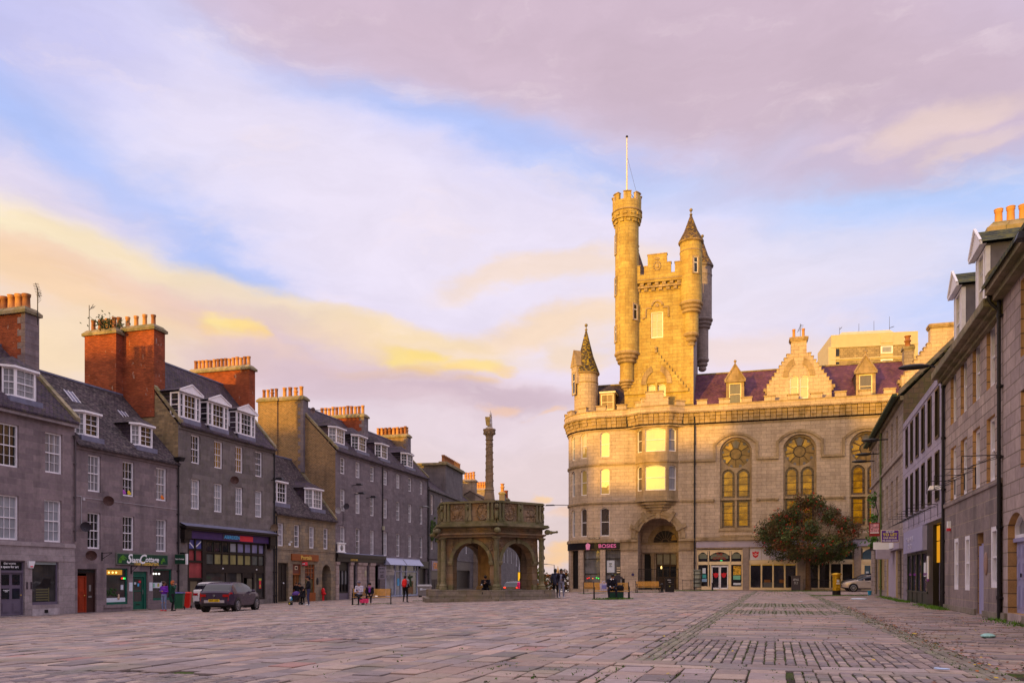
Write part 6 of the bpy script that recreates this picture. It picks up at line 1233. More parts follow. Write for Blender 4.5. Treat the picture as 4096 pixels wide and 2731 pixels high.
# ---- ground floor of the left wing: BOSIES shop
def band(path,z0,z1,proj,mat,name,par,back=.02):
    b=MB().use(mat); moulding(b,path,z0,z1,proj,back); return b.build(name,par)
fa=band(mainp[2:-2]+[(-11.58,0)],4.0,4.66,.10,BLK,'shop_fascia',h)
text('BOSIES',fa,-12.85,-.125,4.33,w=1.75,h=.38,mat=plain('lettering_pink',(.95,.22,.55),.5)); k=MB().use(plain('pink_logo',(.95,.35,.65),.5)); p0=pt_path(Sa(20)-.25); p1=pt_path(Sa(20)+.25); rz=math.atan2(p1[1]-p0[1],p1[0]-p0[0]); k.at(p0[0],p0[1]-.14,0,rz); k.taper(.05,.42,-.03,0,3.98,0,.5,-.03,0,4.4); k.ball((.12,-.015,4.45),.13,8,5,(1,.1,1)); k.ball((.38,-.015,4.42),.14,8,5,(1,.1,1)); k.ball((.22,-.015,4.55),.11,8,5,(1,.1,1)); k.T=None; k.build('logo',fa)
def arc_panel(s0,s1,z0,z1,mat,inset,name,par,fr=None,mull=(),trans=(),fw=.05):
    g=MB().use(mat); f=MB().use(fr or BLK); n=max(1,int((s1-s0)/.4))
    for i in range(n):
        a=pt_path(s0+(s1-s0)*i/n); b=pt_path(s0+(s1-s0)*(i+1)/n); l=math.hypot(b[0]-a[0],b[1]-a[1]); nx,ny=-(b[1]-a[1])/l*inset,(b[0]-a[0])/l*inset
        g.poly([(a[0]+nx,a[1]+ny,z0),(b[0]+nx,b[1]+ny,z0),(b[0]+nx,b[1]+ny,z1),(a[0]+nx,a[1]+ny,z1)])
        rz=math.atan2(b[1]-a[1],b[0]-a[0])
        for t in (z0+.02,z1-.06)+tuple(trans): f.at(a[0]+nx*.8,a[1]+ny*.8,0,rz); f.box(0,l,-.02,.05,t,t+fw*1.1); f.T=None
    for s in (s0+.03,s1-.03)+tuple(mull):
        a=pt_path(s); b=pt_path(s+.01); rz=math.atan2(b[1]-a[1],b[0]-a[0]); f.at(a[0],a[1],0,rz); f.box(-fw/2,fw/2,inset*.75,inset+.02,z0,z1); f.T=None
    o=f.build(name,par); g.build('pane',o); return o
GSH=glass('glass_shop_pale',(.10,.10,.11),.05,1.5,.8,.35,(.26,.25,.25),refl=.06)
s1=arc_panel(Sa(29),Sx(-13.6),.12,3.95,GSH,.3,'shop_window',h,mull=(),trans=(1.55,3.05)); s2=arc_panel(Sx(-13.08),Sx(-11.56),.12,3.95,GSH,.3,'shop_window',h,trans=(1.55,3.05)); arc_panel(Sa(58)-.1,Sa(38),.05,3.95,plain('dark_interior',(.01,.009,.009),.6),.35,'shop_doorway',h)
k=MB()
for i,(x,c_) in enumerate(((-15.05,(1,.02,.02)),(-14.85,(1,.05,.02)),(-14.45,(1,.25,.02)),(-14.05,(.02,1,.08)),(-13.85,(.05,1,.1)))):
    k.use(emis('signal_lamp_%d'%i,c_,1.6)); y=pt_path(Sx(x))[1]+.2 if x>-13.4 else .45-.0; p=pt_path(SX0-RA*math.asin(min(1,max(0,(-13.4-x)/RA)))) if x<-13.4 else (x,0); k.ball((p[0]+.05,p[1]+.24,1.12+(i%2)*.06),.055,8,5)
k.build('coloured_lamp',s1)
k=MB().use(PAPER); k.box(-12.95,-12.2,.27,.29,1.7,2.9); k.use(plain('notice_yellow',(.45,.45,.08),.6)); k.box(-12.45,-11.98,.25,.27,1.25,1.5); k.use(REDL); k.box(-11.95,-11.6,.25,.27,1.05,1.28); k.use(plain('poster_dark',(.08,.05,.03),.6)); k.box(-12.0,-11.6,.26,.28,1.6,2.3); k.use(CRM); k.box(-11.97,-11.63,.25,.262,2.12,2.22); k.box(-11.97,-11.63,.25,.262,1.88,2.0); k.box(-11.97,-11.63,.25,.262,1.66,1.76); k.build('poster',s2)
text('NO OTHER\nDISCOUNT',s2,-12.2,.245,1.375,w=.42,mat=BLK,ext=.002); text('BOSIES\nSHOP\nBY\nSEASIDE',s2,-12.6,.262,2.45,w=.36,mat=BLK,ext=.002)
k=MB().use(plain('sign_cream_dark',(.07,.05,.035),.6)); p0=pt_path(Sa(19)); p1=pt_path(Sa(3)); rz=math.atan2(p1[1]-p0[1],p1[0]-p0[0]); k.at(p0[0],p0[1],0,rz); k.box(0,1.2,-.06,-.04,5.03,5.2); k.T=None; o=k.build('street_name_plate',h); text('CASTLE STREET',o,p0[0]+.6*math.cos(rz),p0[1]+.6*math.sin(rz)-.075,5.115,w=1.1,h=.11,mat=CRM,rz=rz,ext=.004)
k=MB().use(IRON); q=pt_path(Sa(75)); k.tube((q[0],q[1],8.75),(q[0]-1.6,q[1]-.4,8.78),.035); k.taper(q[0]-2.4,q[0]-1.4,q[1]-.6,q[1]-.3,8.70,q[0]-2.3,q[0]-1.5,q[1]-.55,q[1]-.35,8.82); k.build('wall_lantern',h)
# entrance recess: fanlight, columns, doors, railing gate
k=MB().use(S_CIT); k.box(-9.85,-5.93,2.9,3.2,3.7,4.6); k.use(S_CITd); k.box(-9.85,-5.93,2.82,3.2,4.55,4.72)
for a in (-8.75,-6.2): k.box(a-.16,a+.16,2.85,3.15,0,3.5); k.box(a-.24,a+.24,2.8,3.15,3.4,3.68)
k.build('portico',h); k=MB().use(plain('oak_dark',(.06,.03,.018),.45)); k.box(-8.4,-6.3,3.3,3.35,0,2.5); k.box(-8.4,-6.3,3.2,3.3,2.4,2.5)
for a in (-8.4,-7.75,-7.05,-6.4): k.box(a-.04,a+.06,3.18,3.3,0,3.6)
dr=k.build('door',h); k=MB().use(G_D); k.box(-8.3,-6.4,3.28,3.3,1.3,2.3); k.use(plain('transom_pale',(.25,.23,.18),.4)); k.box(-8.35,-6.3,3.3,3.32,2.55,3.55); k.use(plain('dark_interior',(.01,.009,.009))); k.box(-9.6,-8.95,3.3,3.34,0,3.6); k.use(WARM); k.ball((-7.9,3.2,2.2),.10,8,6,(.7,.5,1.8)); k.build('door_glazing',dr)
k=MB().use(glass('fanlight_glass',(.03,.022,.015),.08,1.5,.4)); k.box(-8.72,-6.28,3.31,3.33,4.75,5.98); k.use(plain('stained_amber',(.42,.20,.008))); k.poly([(-6.95,3.3,4.95),(-6.35,3.3,5.0),(-6.6,3.3,5.5),(-6.85,3.3,5.45)]); k.use(plain('fanlight_bar',(.16,.10,.06),.5))
for t in range(9): a=R(10+t*20); k.tube((-7.5+.35*math.cos(a),3.27,4.78+.35*math.sin(a)),(-7.5+1.18*math.cos(a),3.27,4.78+1.18*math.sin(a)),.03,n=4)
arch_band(k,-7.5,4.78,.30,.38,3.26,3.3); k.build('fanlight',h)
k=MB().use(IRON); k.box(-9.85,-5.9,.3,.36,2.0,2.06); k.box(-9.85,-5.9,.3,.36,1.85,1.88); k.box(-9.85,-5.9,.3,.36,.15,.19); k.box(-9.85,-5.9,.3,.36,1.15,1.18)
for i in range(40): x=-9.8+i*.1; k.tube((x,.33,.05),(x,.33,1.98 if i%2 else 1.7),.012,n=4)
for x in (-9.85,-8.6,-7.9,-7.0,-5.95): k.box(x-.03,x+.03,.29,.37,0,2.1)
k.build('railing_gate',h); k=MB().use(plain('blue_plaque',(.04,.03,.12),.4)); k.at(-10.35,-.01,1.5,0,R(90)); k.lathe([(.14,0),(.14,.03)],n=16); k.T=None; k.build('plaque',h)
# hall shopfronts
LIL=plain('fascia_lilac',(.40,.34,.42),.6,.06,2); CF=plain('cream_joinery',(.82,.63,.38),.45,.05,3)
k=MB().use(LIL)
for a,b in ((-4.3,0.8),(.805,5.3),(5.305,10.1),(10.105,20)): k.box(a,b,-.10,-.005,4.06,4.68)
k.build('fascia',h)
k=MB().use(plain('stone_pier',(.30,.23,.20),.8,.15,5))
for a,b in ((0,.59),(4.87,5.7),(9.75,10.36)): k.box(a+.01,b-.01,-.06,0,0,4.05)
k.build('pier',h)
GH=glass('glass_hall',(.012,.010,.014),.05,1.5,.8,0,refl=.05)
def arch_lights(f,g,a,b,z0,z1,rise,fm,gm,y=.12,fw=.09):
    f.use(fm); g.use(gm); n=10; w=b-a; top=lambda u:z1-rise*(u*u)
    g.poly([(a,y+.06,z0),(b,y+.06,z0)]+[(a+w*(1-i/n),y+.06,top(2*(1-i/n)-1)) for i in range(n+1)])
    for i in range(n):
        u,v=2*i/n-1,2*(i+1)/n-1; f.poly([(a+w*i/n,y,top(u)),(a+w*(i+1)/n,y,top(v)),(a+w*(i+1)/n,y,z1+.18),(a+w*i/n,y,z1+.18)])
def hall_front(x0,x1,kind):
    f=MB().use(CF); g=MB().use(GH); y=.12
    if kind=='door':
        f.box(x0,x1,y-.04,y+.10,2.42,2.72); f.box(x0,x1,y-.02,y+.08,.06,.10)
        for a in (x0,-3.2,-1.15,x1-.1): f.box(a,a+.1,y-.04,y+.1,.06,3.84)
        f.box(-2.98,-2.88,y-.04,y+.1,.06,2.42); f.box(-1.30,-1.15,y-.04,y+.1,.06,2.42); f.box(x0,x1,y-.01,y+.1,3.74,3.84)
        arch_lights(f,g,x0+.12,-3.25,2.74,3.62,.3,CF,GH); arch_lights(f,g,-3.02,-1.20,2.74,3.64,.36,CF,GH); arch_lights(f,g,-1.0,x1-.12,2.74,3.62,.3,CF,GH)
        g.use(GH); g.box(x0+.1,-3.2,y+.05,y+.07,.35,2.42); g.box(-1.0,x1-.1,y+.05,y+.07,.35,2.42); f.box(x0,-2.95,y,y+.08,.06,.36); f.box(-1.1,x1,y-.01,y+.08,.06,.36)
        f.use(WHT)
        for a,b in ((-2.86,-2.1),(-2.08,-1.32)):
            f.box(a,a+.09,y,y+.08,.1,2.3); f.box(b-.09,b,y,y+.08,.1,2.3); f.box(a,b,y,y+.08,2.2,2.32); f.box(a,b,y,y+.08,.1,.24)
        g.box(-2.8,-1.4,y+.04,y+.06,.1,2.3); g.use(plain('blind_olive',(.17,.18,.13),.7)); g.box(x0+.2,-3.3,y+.055,y+.058,3.0,3.5); g.box(-2.95,-1.3,y+.055,y+.058,3.0,3.45); g.box(-.95,x1-.2,y+.055,y+.058,3.0,3.5)
    else:
        f.box(x0,x1,y-.06,y+.1,2.58,2.84); f.box(x0,x1,y-.03,y+.1,2.44,2.58); f.box(x0,x1,y-.04,y+.1,.06,.26); f.box(x0,x1,y-.02,y+.1,3.88,3.98)
        n=4
        for i in range(n+1): a=x0+(x1-x0-.12)*i/n; f.box(a,a+.14,y-.03,y+.1,.06,2.5)
        g.box(x0,x1,y+.05,y+.07,.2,2.5)
    o=f.build('hall_shopfront',h); g.build('glazing',o); return o
A=hall_front(-4.2,0,'door'); B=hall_front(.59,4.87,'x'); C=hall_front(5.70,9.75,'x'); Dd=hall_front(10.36,14.6,'x')
text('THE\nCITADEL',A,-2.11,.165,3.22,w=1.25,h=.62,mat=plain('lettering_brown_red',(.30,.04,.025),.5),ext=.004)
REDS=plain('shield_red',(.62,.012,.03),.45,.1,3)
def shield(mb,x,z,s,y): mb.poly([(x-s,y,z+s*.95),(x-s*.4,y,z+s*.75),(x,y,z+s*1.1),(x+s*.4,y,z+s*.75),(x+s,y,z+s*.95),(x+s*.9,y,z),(x+s*.75,y,z-s*.55),(x,y,z-s*1.1),(x-s*.75,y,z-s*.55),(x-s*.9,y,z)][::-1])
k=MB().use(REDS); shield(k,-2.45,1.42,.24,.155); shield(k,-1.72,1.42,.24,.155); k.use(PAPER); k.box(-3.7,-3.4,.16,.168,1.6,2.1); k.use(plain('notice_teal',(.05,.35,.35),.5)); k.box(-3.7,-3.35,.15,.168,1.15,1.5); k.use(plain('notice_blue',(.25,.4,.6),.5)); k.box(-3.75,-3.3,.16,.167,.8,1.08); k.use(plain('notice_green',(.2,.5,.35),.6)); k.box(-.85,-.2,.16,.167,1.0,1.4); k.use(plain('poster_autumn',(.60,.33,.03),.5,.8,9)); k.box(-.85,-.15,.155,.167,1.45,2.3); k.use(PAPER); k.box(-.85,-.15,.16,.168,.5,.7); k.use(emis('exit_green',(.05,.8,.25),1.0)); k.box(-2.05,-1.85,.14,.15,2.78,2.86); k.build('door_emblem',A)
k=MB().use(plain('panel_white_lilac',(.66,.60,.68),.5)); 
for a,b in ((.66,1.68),(1.72,2.78),(2.82,3.85),(3.88,4.8)): k.box(a,b,.08,.17,2.86,3.96)
sb=k.build('shop_sign',B); k=MB().use(REDS); shield(k,1.17,3.36,.30,.065); shield(k,4.3,3.3,.26,.065); e=k.build('emblem',sb)
text('THE\nSALVATION\nARMY',e,1.17,.055,3.38,w=.46,mat=WLET,ext=.003); text('Community\nHub',sb,2.25,.06,3.45,w=.85,mat=BLK,ext=.004)
k=MB().use(BROWND); k.box(1.95,2.5,.16,.169,.75,1.0); k.box(3.3,3.8,.16,.169,.7,1.0); k.use(plain('table_grey',(.10,.10,.11),.5)); k.box(1.9,2.7,.165,.169,.3,.75); k.use(emis('reflection_amber',(1,.5,.05),.35)); k.box(.75,4.7,.165,.169,2.36,2.42); k.build('interior_and_reflection',B)  # amber reflection painted as a glowing strip above the furniture
f=MB(); g=MB(); arch_lights(f,g,5.85,9.6,2.88,3.85,.35,CF,glass('glass_dark_green',(.02,.035,.035),.08,1.5,.4)); f.build('arched_light',C); g.build('arched_glazing',C)
f=MB(); g=MB(); gt=glass('glass_teal_dark',(.06,.10,.14),.2,1.5,.2); arch_lights(f,g,10.5,12.1,2.75,3.85,.4,CF,gt); arch_lights(f,g,12.3,14.4,2.75,3.85,.4,CF,gt); f.build('arched_light',Dd); g.build('arched_glazing',Dd)
k=MB().use(gt); k.box(10.65,11.15,.08,.12,.5,2.3); k.box(11.45,12.0,.08,.12,.5,2.3); k.use(CF); k.box(10.4,12.2,.10,.14,.1,2.42); k.use(PAPER); k.box(10.75,11.0,.06,.08,1.5,1.75); k.box(11.55,11.8,.06,.08,1.5,1.75); k.build('double_door',Dd)
# ================================================================ high-rise beyond the hall
FH=Fr(((3325-CX)/F*170,170),(.985,-.17),0)
hx=lambda px:FH.x(px); hz=lambda px,py:FH.z(px,py)
h=root(FH,'apartment_tower','sunlit cream concrete apartment tower rising behind the purple roof','apartment tower',0)
w=hx(3672); zt=hz(3400,1337); CON=plain('concrete_cream',(.54,.45,.31),.8,.06,1); PEB=ashlar('rubble_panel',(.42,.32,.20),(.28,.21,.13),(.20,.15,.09),.9,.45,.05,.2,offs=.37)
m=MB().use(CON); m.box(0,w,0,14,zt-2.5,zt); m.box(.4,w-.4,.1,13,0,zt-2.5); m.taper(1.5,w-4,1,12,zt,2.6,w-5,2,11,zt+1.1); 
m.box(-.6,.9,-.1,14,0,zt-2.5); m.box(w-3.6,w,-.1,14,0,zt-2.5) if 0 else m.box(w-.7,w,-.05,14,0,zt-2.5)
for k in range(4): m.box(0,w,-.15,.2,zt-5.3-k*2.8,zt-5.05-k*2.8)
m.box(0,w,-.15,.2,zt-2.75,zt-2.45); wl=m.build('wall',h)
m=MB().use(PEB)
for k in range(4): z=zt-5.05-k*2.8; m.box(1.7,9.8,-.05,.12,z+.02,z+2.28); m.box(12.4,w-1.9,-.05,.12,z+.02,z+2.28)
m.build('stone_panel',h); m=MB().use(G_D)
for k in range(4): z=zt-5.05-k*2.8; m.box(.95,1.6,-.06,.1,z+.5,z+2.1); m.box(w-1.8,w-.8,-.06,.1,z+.4,z+2.2); m.use(WHT); m.box(9.9,12.3,-.12,.1,z+.6,z+2.2); m.use(G_B); m.box(10.2,12.0,-.16,-.1,z+.9,z+2.0); m.use(G_D)
m.build('window',h); m=MB().use(CON); m.box(9.9,12.3,-.12,.1,zt-2.2,zt-.6); m.build('vent_panel',h); m=MB().use(IRON)
for px_,hh in ((3380,1.8),(3460,2.4),(3522,2.8),(3586,3.6)): x=hx(px_); m.tube((x,5,zt),(x,5,zt+1.3+hh),.05,.03); 
m.tube((hx(3586),5,zt+2.4),(hx(3605),5,zt+2.7),.06); m.tube((hx(3380),5,zt+2.6),(hx(3390),5,zt+3.1),.06); m.build('antenna',h)
# ================================================================ unseen city blocks behind the camera, skyline shaped to shade the square, mirrored in glass
PV=(.788,-.616)
def west(q,r0,wd,dep,H,lab,mat,roof=2.5):
    cx=PV[0]*q+SUN_AZ[0]*r0; cy=PV[1]*q+SUN_AZ[1]*r0
    fr=Fr((cx-(-PV[0])*wd/2,cy-(-PV[1])*wd/2),(-PV[0],-PV[1]),G(cx,cy))
    h=root(fr,'townhouse',lab,'building',0,'unseen buildings shaped to shade the square'); m=MB(); n=max(2,int(wd/3.2)); fl=max(2,int(H/3.6)); ops=[(wd*(i+.5)/n-.55,wd*(i+.5)/n+.55,.9+3.5*f,2.9+3.5*f) for i in range(n) for f in range(fl) if 2.9+3.5*f<H-.4]  # unseen block behind the camera, shaped to shade the square
    wall(m,[(0,0),(wd,0)],-1,H,ops,.2,mat); m.poly([(0,0,-1),(0,dep,-1),(0,dep,H),(0,0,H)]); m.poly([(wd,0,-1),(wd,dep,-1),(wd,dep,H),(wd,0,H)]); m.poly([(0,dep,-1),(wd,dep,-1),(wd,dep,H),(0,dep,H)]); m.poly([(0,0,H),(wd,0,H),(wd,dep,H),(0,dep,H)]); m.build('wall',h)
    g=MB().use(G_D); g.poly([(.3,.2,.5),(wd-.3,.2,.5),(wd-.3,.2,H-.5),(.3,.2,H-.5)]); g.build('window',h)
    r=MB().use(SL1); r.taper(.0,wd,0,dep,H,wd*.12,wd*.88,dep*.3,dep*.7,H+roof) if roof else r.box(0,wd,0,dep,H,H+.3); r.build('roof',h)
for q,wd,H,rf,lab in ((-92,22,18.5,1.0,'long granite block, low roof'),(-76,9.8,19.5,1.0,'granite block with a hipped roof'),(-65.5,11,20.2,.6,'tall granite block with a low roof'),(-55,9.8,20.6,.4,'tallest granite house behind the square'),(-46.2,7.6,20.4,.3,'flat roofed granite block'),(-39.2,6.2,16.2,.5,'lower granite house in the gap'),(-33.2,5.6,20.4,.3,'narrow granite house'),(-25,10.6,23.2,.4,'broad tall granite town hall block'),(-13,13.2,21,1.2,'wide granite block'),(1.0,14.5,16.2,.2,'low granite block'),(17,17,14.5,.6,'long low granite terrace'),(42,32,15,1.5,'far long granite terrace')):
    west(q,-36,wd,12,H,lab+' behind the viewpoint, unseen, shaped to shade the square',S_L5 if rf<1 else S_L3,rf)
# ================================================================ market cross
CXW,CYW=-1.42,50.0; g0=G(CXW,CYW)
h=thing('market_cross','mossy carved hexagonal stone market cross with arches and a unicorn topped column','monument',(CXW,CYW,g0)); Z=lambda z:z-g0
TH0=8.5
def hexp(r,k): a=R(TH0+60*k); return (r*math.sin(a),-r*math.cos(a))
def hexring(mb,r,z0,z1,r1=None):
    r1=r1 or r; P=[hexp(r,-k) for k in range(6)]; Q=[hexp(r1,-k) for k in range(6)]
    for k in range(6):
        a,b=P[k],P[(k+1)%6]; c,d=Q[(k+1)%6],Q[k]; mb.poly([(*b,z0),(*a,z0),(*d,z1),(*c,z1)])
    mb.poly([(*q,z1) for q in Q][::-1]); mb.poly([(*q,z0) for q in P])
m=MB().use(S_STEP); hexring(m,4.72,Z(-.45),Z(-.06)); m.build('lower_step',h)
m=MB().use(S_STEP); hexring(m,4.36,Z(-.06),Z(.20)); m.build('middle_step',h)
m=MB().use(S_STEP); hexring(m,4.05,Z(.20),Z(.43)); 
for k in range(6):
    a=hexp(4.12,k); m.at(a[0],a[1],0,R(TH0+60*k)); m.box(-.42,.42,-.12,.5,Z(-.05),Z(.425)); m.T=None
m.build('upper_step',h)
WM=MB(); RF=3.2
for k in range(6):
    a,b=hexp(RF,k-1),hexp(RF,k); L=math.hypot(b[0]-a[0],b[1]-a[1]); w0=(L-2.42)/2
    wall(WM,[a,b],Z(.43),Z(3.6),[(w0,w0+2.42,Z(.43),Z(3.25),1.21)],.55,S_CROSS)
    ai,bi=hexp(RF-.62,k-1),hexp(RF-.62,k); L2=math.hypot(bi[0]-ai[0],bi[1]-ai[1]); w1=(L2-2.42)/2; WM.use(S_CROSS); wall(WM,[ai,bi],Z(.43),Z(3.6),[(w1,w1+2.42,Z(.43),Z(3.25),1.21)],.02,S_CROSS)
WM.build('arcade',h)
m=MB().use(plain('pier_gold_lit_stone',(.36,.21,.075),.85,.35,2,.2,0,.02,20)); m.lathe([(.85,Z(.43)),(.80,Z(.6)),(.72,Z(.7)),(.72,Z(3.6))],0,0,8); m.build('central_pier',h)  # brown stone, with the gold light on it put into the colour
for k in range(6):
    a,b=hexp(RF,k-1),hexp(RF,k); dx,dy=(b[0]-a[0])/RF,(b[1]-a[1])/RF; rz=math.atan2(dy,dx); L=RF; m=MB().use(S_CROSSm); m.at(a[0],a[1],0,rz)
    arch_band(m,L/2,Z(2.04),1.20,1.42,-.08,0,0,180,18); 
    for x in (.12,L-.42): m.box(x,x+.30,-.14,.1,Z(2.02),Z(2.14)); m.box(x+.02,x+.28,-.10,.1,Z(1.92),Z(2.02)); m.box(x-.0,x+.3,-.08,.1,Z(.43),Z(.72))
    m.box(L/2-.10,L/2+.10,-.16,0,Z(3.2),Z(3.6)); m.use(S_CROSS)
    for x in (.36,L-.36):
        for q in range(16): m.ball((x+random.uniform(-.11,.11),-.02,Z(3.0)+random.uniform(-.34,.34)),random.uniform(.05,.09),6,4,(1,.7,1))
    m.T=None; m.build('arch_moulding',h)
    c=MB().use(S_CROSSm); v=hexp(RF+.26,k); c.lathe([(.27,Z(.43)),(.27,Z(.55)),(.22,Z(.6)),(.25,Z(.66)),(.20,Z(.74)),(.165,Z(.8)),(.15,Z(3.35)),(.18,Z(3.38)),(.16,Z(3.42)),(.25,Z(3.50)),(.27,Z(3.56))],v[0],v[1],16); c.build('column',h,smooth=False)
m=MB().use(S_CROSS); hexring(m,3.60,Z(3.56),Z(3.66)); hexring(m,3.66,Z(3.66),Z(3.72),3.78); hexring(m,3.78,Z(3.72),Z(3.79)); hexring(m,3.52,Z(3.79),Z(4.10)); m.build('frieze',h)
m=MB().use(S_CROSSm); hexring(m,3.66,Z(4.10),Z(4.18),3.92); hexring(m,3.98,Z(4.18),Z(4.28)); hexring(m,3.92,Z(4.28),Z(4.34)); m.build('cornice',h)
m=MB().use(S_CROSS)
for k in range(6):
    a,b=hexp(3.53,k-1),hexp(3.53,k); 
    for q in range(22):
        t=(q+.7)/22.4; x,y=a[0]+(b[0]-a[0])*t,a[1]+(b[1]-a[1])*t; m.at(x,y,Z(3.94),math.atan2(b[1]-a[1],b[0]-a[0]),R(90)); ph=q*1.3
        for s in range(7): u,v=s*.9+ph,(s+1)*.9+ph; m.tube((.075*math.cos(u)*(1-s*.1),.10*math.sin(u)*(1-s*.1),.0),(.075*math.cos(v)*(1-s*.1),.10*math.sin(v)*(1-s*.1),.0),.026,n=4,cap=False)
        m.T=None
m.build('carved_scrolls',h)
for k in range(6):
    v=hexp(3.85,k); m=MB().use(S_CROSSm); m.ball((v[0],v[1],Z(3.93)),.20,9,6,(1,1,.85)); w=hexp(4.08,k); m.ball((w[0],w[1],Z(3.90)),.12); m.tube((v[0],v[1],Z(3.95)),(w[0],w[1],Z(3.9)),.12,.09,7)
    if k==1: u=hexp(4.45,k); m.tube((w[0],w[1],Z(3.9)),(u[0],u[1],Z(3.92)),.09,.05,7); m.ball((u[0],u[1],Z(3.93)),.08)
    m.build('gargoyle',h)
# parapet with carved panels
m=MB().use(S_CROSS)
Rp=3.50
for k in range(6):
    a,b=hexp(Rp,k-1),hexp(Rp,k); rz=math.atan2(b[1]-a[1],b[0]-a[0]); L=Rp; m.at(a[0],a[1],0,rz); m.use(S_CROSS); m.box(.05,L-.05,.0,.16,Z(4.34),Z(5.58)); m.use(S_CROSSm); m.box(-.02,L+.02,-.16,.26,Z(5.56),Z(5.64)); m.box(0,L,-.10,.20,Z(5.64),Z(5.69)); m.box(0,L,-.12,.05,Z(4.34),Z(4.50)); m.T=None
m.build('parapet',h)
for k in range(6):
    a,b=hexp(Rp,k-1),hexp(Rp,k); rz=math.atan2(b[1]-a[1],b[0]-a[0]); L=Rp; m=MB().use(S_CROSSm); m.at(a[0],a[1],0,rz)
    for x in (.12,.36,L/2-.22,L/2+.02,L-.56,L-.30): 
        m.box(x-.0+.0,x+.14,-.12,.0,Z(4.50),Z(5.56)); m.box(x-.03,x+.17,-.15,.0,Z(4.50),Z(4.66)) 
    for x in (.0,L/2-.04,L): m.tube((x,-.04,Z(5.4)),(x,-.10,Z(5.25)),.09,.06,6); m.ball((x,-.06,Z(4.85)),.10,7,6,(.8,.8,2.6)); m.ball((x,-.06,Z(5.40)),.10)
    m.use(S_CROSS)
    for ci,x in enumerate((L*.27,L*.75)):
        if (k+ci)%2: 
            for q in range(20):
                t=R(q*18); m.ball((x+.38*math.cos(t),-.04,Z(5.03)+.45*math.sin(t)),.065,6,4)
            for q in range(14): m.ball((x+random.gauss(0,.12),-.03,Z(5.03)+random.gauss(0,.18)),random.uniform(.06,.11),6,4,(1,.6,1))
        else:
            for q in range(34): m.ball((x+random.uniform(-.38,.38),-.02,Z(5.0)+random.uniform(-.40,.42)),random.uniform(.045,.10),6,4,(1,.8,1))
            m.ball((x,-.03,Z(5.0)),.17,8,6,(1,.5,1.2)); m.box(x-.4,x+.4,-.06,0,Z(4.52),Z(4.62))
    m.T=None; m.build('carved_panel',h)
m=MB().use(S_CROSS); hexring(m,3.3,Z(4.30),Z(4.40)); m.build('platform',h)
m=MB().use(S_CROSS); m.lathe([(.46,Z(4.4)),(.46,Z(5.7)),(.36,Z(5.9)),(.31,Z(6.35)),(.28,Z(6.6)),(.31,Z(6.68)),(.255,Z(6.75)),(.235,Z(8.0)),(.215,Z(9.5)),(.24,Z(9.53)),(.24,Z(9.58)),(.21,Z(9.62)),(.21,Z(9.75)),(.27,Z(9.80)),(.22,Z(9.86)),(.23,Z(10.0)),(.36,Z(10.28)),(.40,Z(10.42)),(.40,Z(10.46))],0,0,18)
for q in range(90):
    t=q/90; a=q*.42; z=Z(6.8)+2.65*t; r=.242-.03*t; m.ball((r*math.cos(a),r*math.sin(a),z),.045,5,3,(1,1,1.5))
for q in range(8): a=q*math.pi/4; m.ball((.30*math.cos(a),.30*math.sin(a),Z(10.2)),.10,6,4)
m.build('shaft',h)
m=MB().use(plain('marble_grey',(.52,.48,.48),.6,.3,8)); m.box(-.22,.22,-.2,.2,Z(10.46),Z(10.56)); m.tube((.02,0,Z(10.55)),(.05,.02,Z(11.05)),.17,.13,8); m.tube((.05,.0,Z(11.0)),(.09,-.04,Z(11.28)),.12,.08,8); m.ball((.08,-.08,Z(11.34)),.10,8,6,(.8,1.3,.9)); m.tube((.08,-.10,Z(11.40)),(.06,-.14,Z(11.62)),.03,.006,6); m.ball((.10,.0,Z(11.44)),.04,5,4,(1,1,1.8)); m.tube((.0,-.1,Z(11.05)),(-.2,-.16,Z(11.0)),.05,.04,6); m.tube((.12,-.1,Z(10.6)),(.1,-.2,Z(10.8)),.07,.05,6); u=m.build('unicorn_statue',h)
m=MB().use(plain('shield_gilt',(.42,.28,.08),.5,.3,8)); m.taper(-.20,.02,-.24,-.18,Z(10.66),-.27,.05,-.26,-.20,Z(11.2)); m.build('shield',u)
# ================================================================ street objects
TIM=plain('bench_timber',(.62,.33,.07),.5,.22,9)
def bench(label,c,rz,L=1.95,group='timber benches on the square'):
    o=thing('bench',label,'bench',(c.x,c.y,c.z),rz,group)
    s=MB().use(TIM)
    for k in range(4): s.box(-L/2+.03,L/2-.03,-.30+k*.12,-.20+k*.12,.43,.46)
    s.build('seat',o); s=MB().use(TIM)
    for k in range(6): t=.52+k*.068; s.box(-L/2+.03,L/2-.03,.20+(t-.5)*.28,.225+(t-.5)*.28,t,t+.052)
    s.build('backrest',o)
    for sx in (-1,1):
        l=MB().use(IRON); x=sx*(L/2-.01); l.tube((x,-.28,0),(x,-.24,.44),.035,.03); l.tube((x,.26,0),(x,.2,.44),.035,.03); l.tube((x,.2,.42),(x,.34,.94),.028); l.box(x-.03,x+.03,-.3,.22,.40,.43); l.path([(x,-.22,.44),(x,-.30,.56),(x,-.28,.68),(x,-.1,.70),(x,.24,.66)],.025)
        for q in range(8): a=q*.8; l.tube((x,-.2+.06*math.cos(a),.60+.06*math.sin(a)),(x,-.2+.06*math.cos(a+.8),.60+.06*math.sin(a+.8)),.012,n=4)
        l.box(x-.05,x+.05,-.34,-.22,0,.02); l.box(x-.05,x+.05,.2,.32,0,.02); l.build('leg',o)
    return o
B1c=ground_at(2446,2395); bench('bench with a suited man sitting on it, nearest of the three by the citadel',B1c,R(-3))
b=bench('bench partly hidden behind the suited man\'s bench',ground_at(2383,2374),R(-6)); bench('empty bench in front of the iron railing gate',ground_at(2593,2369),R(4))
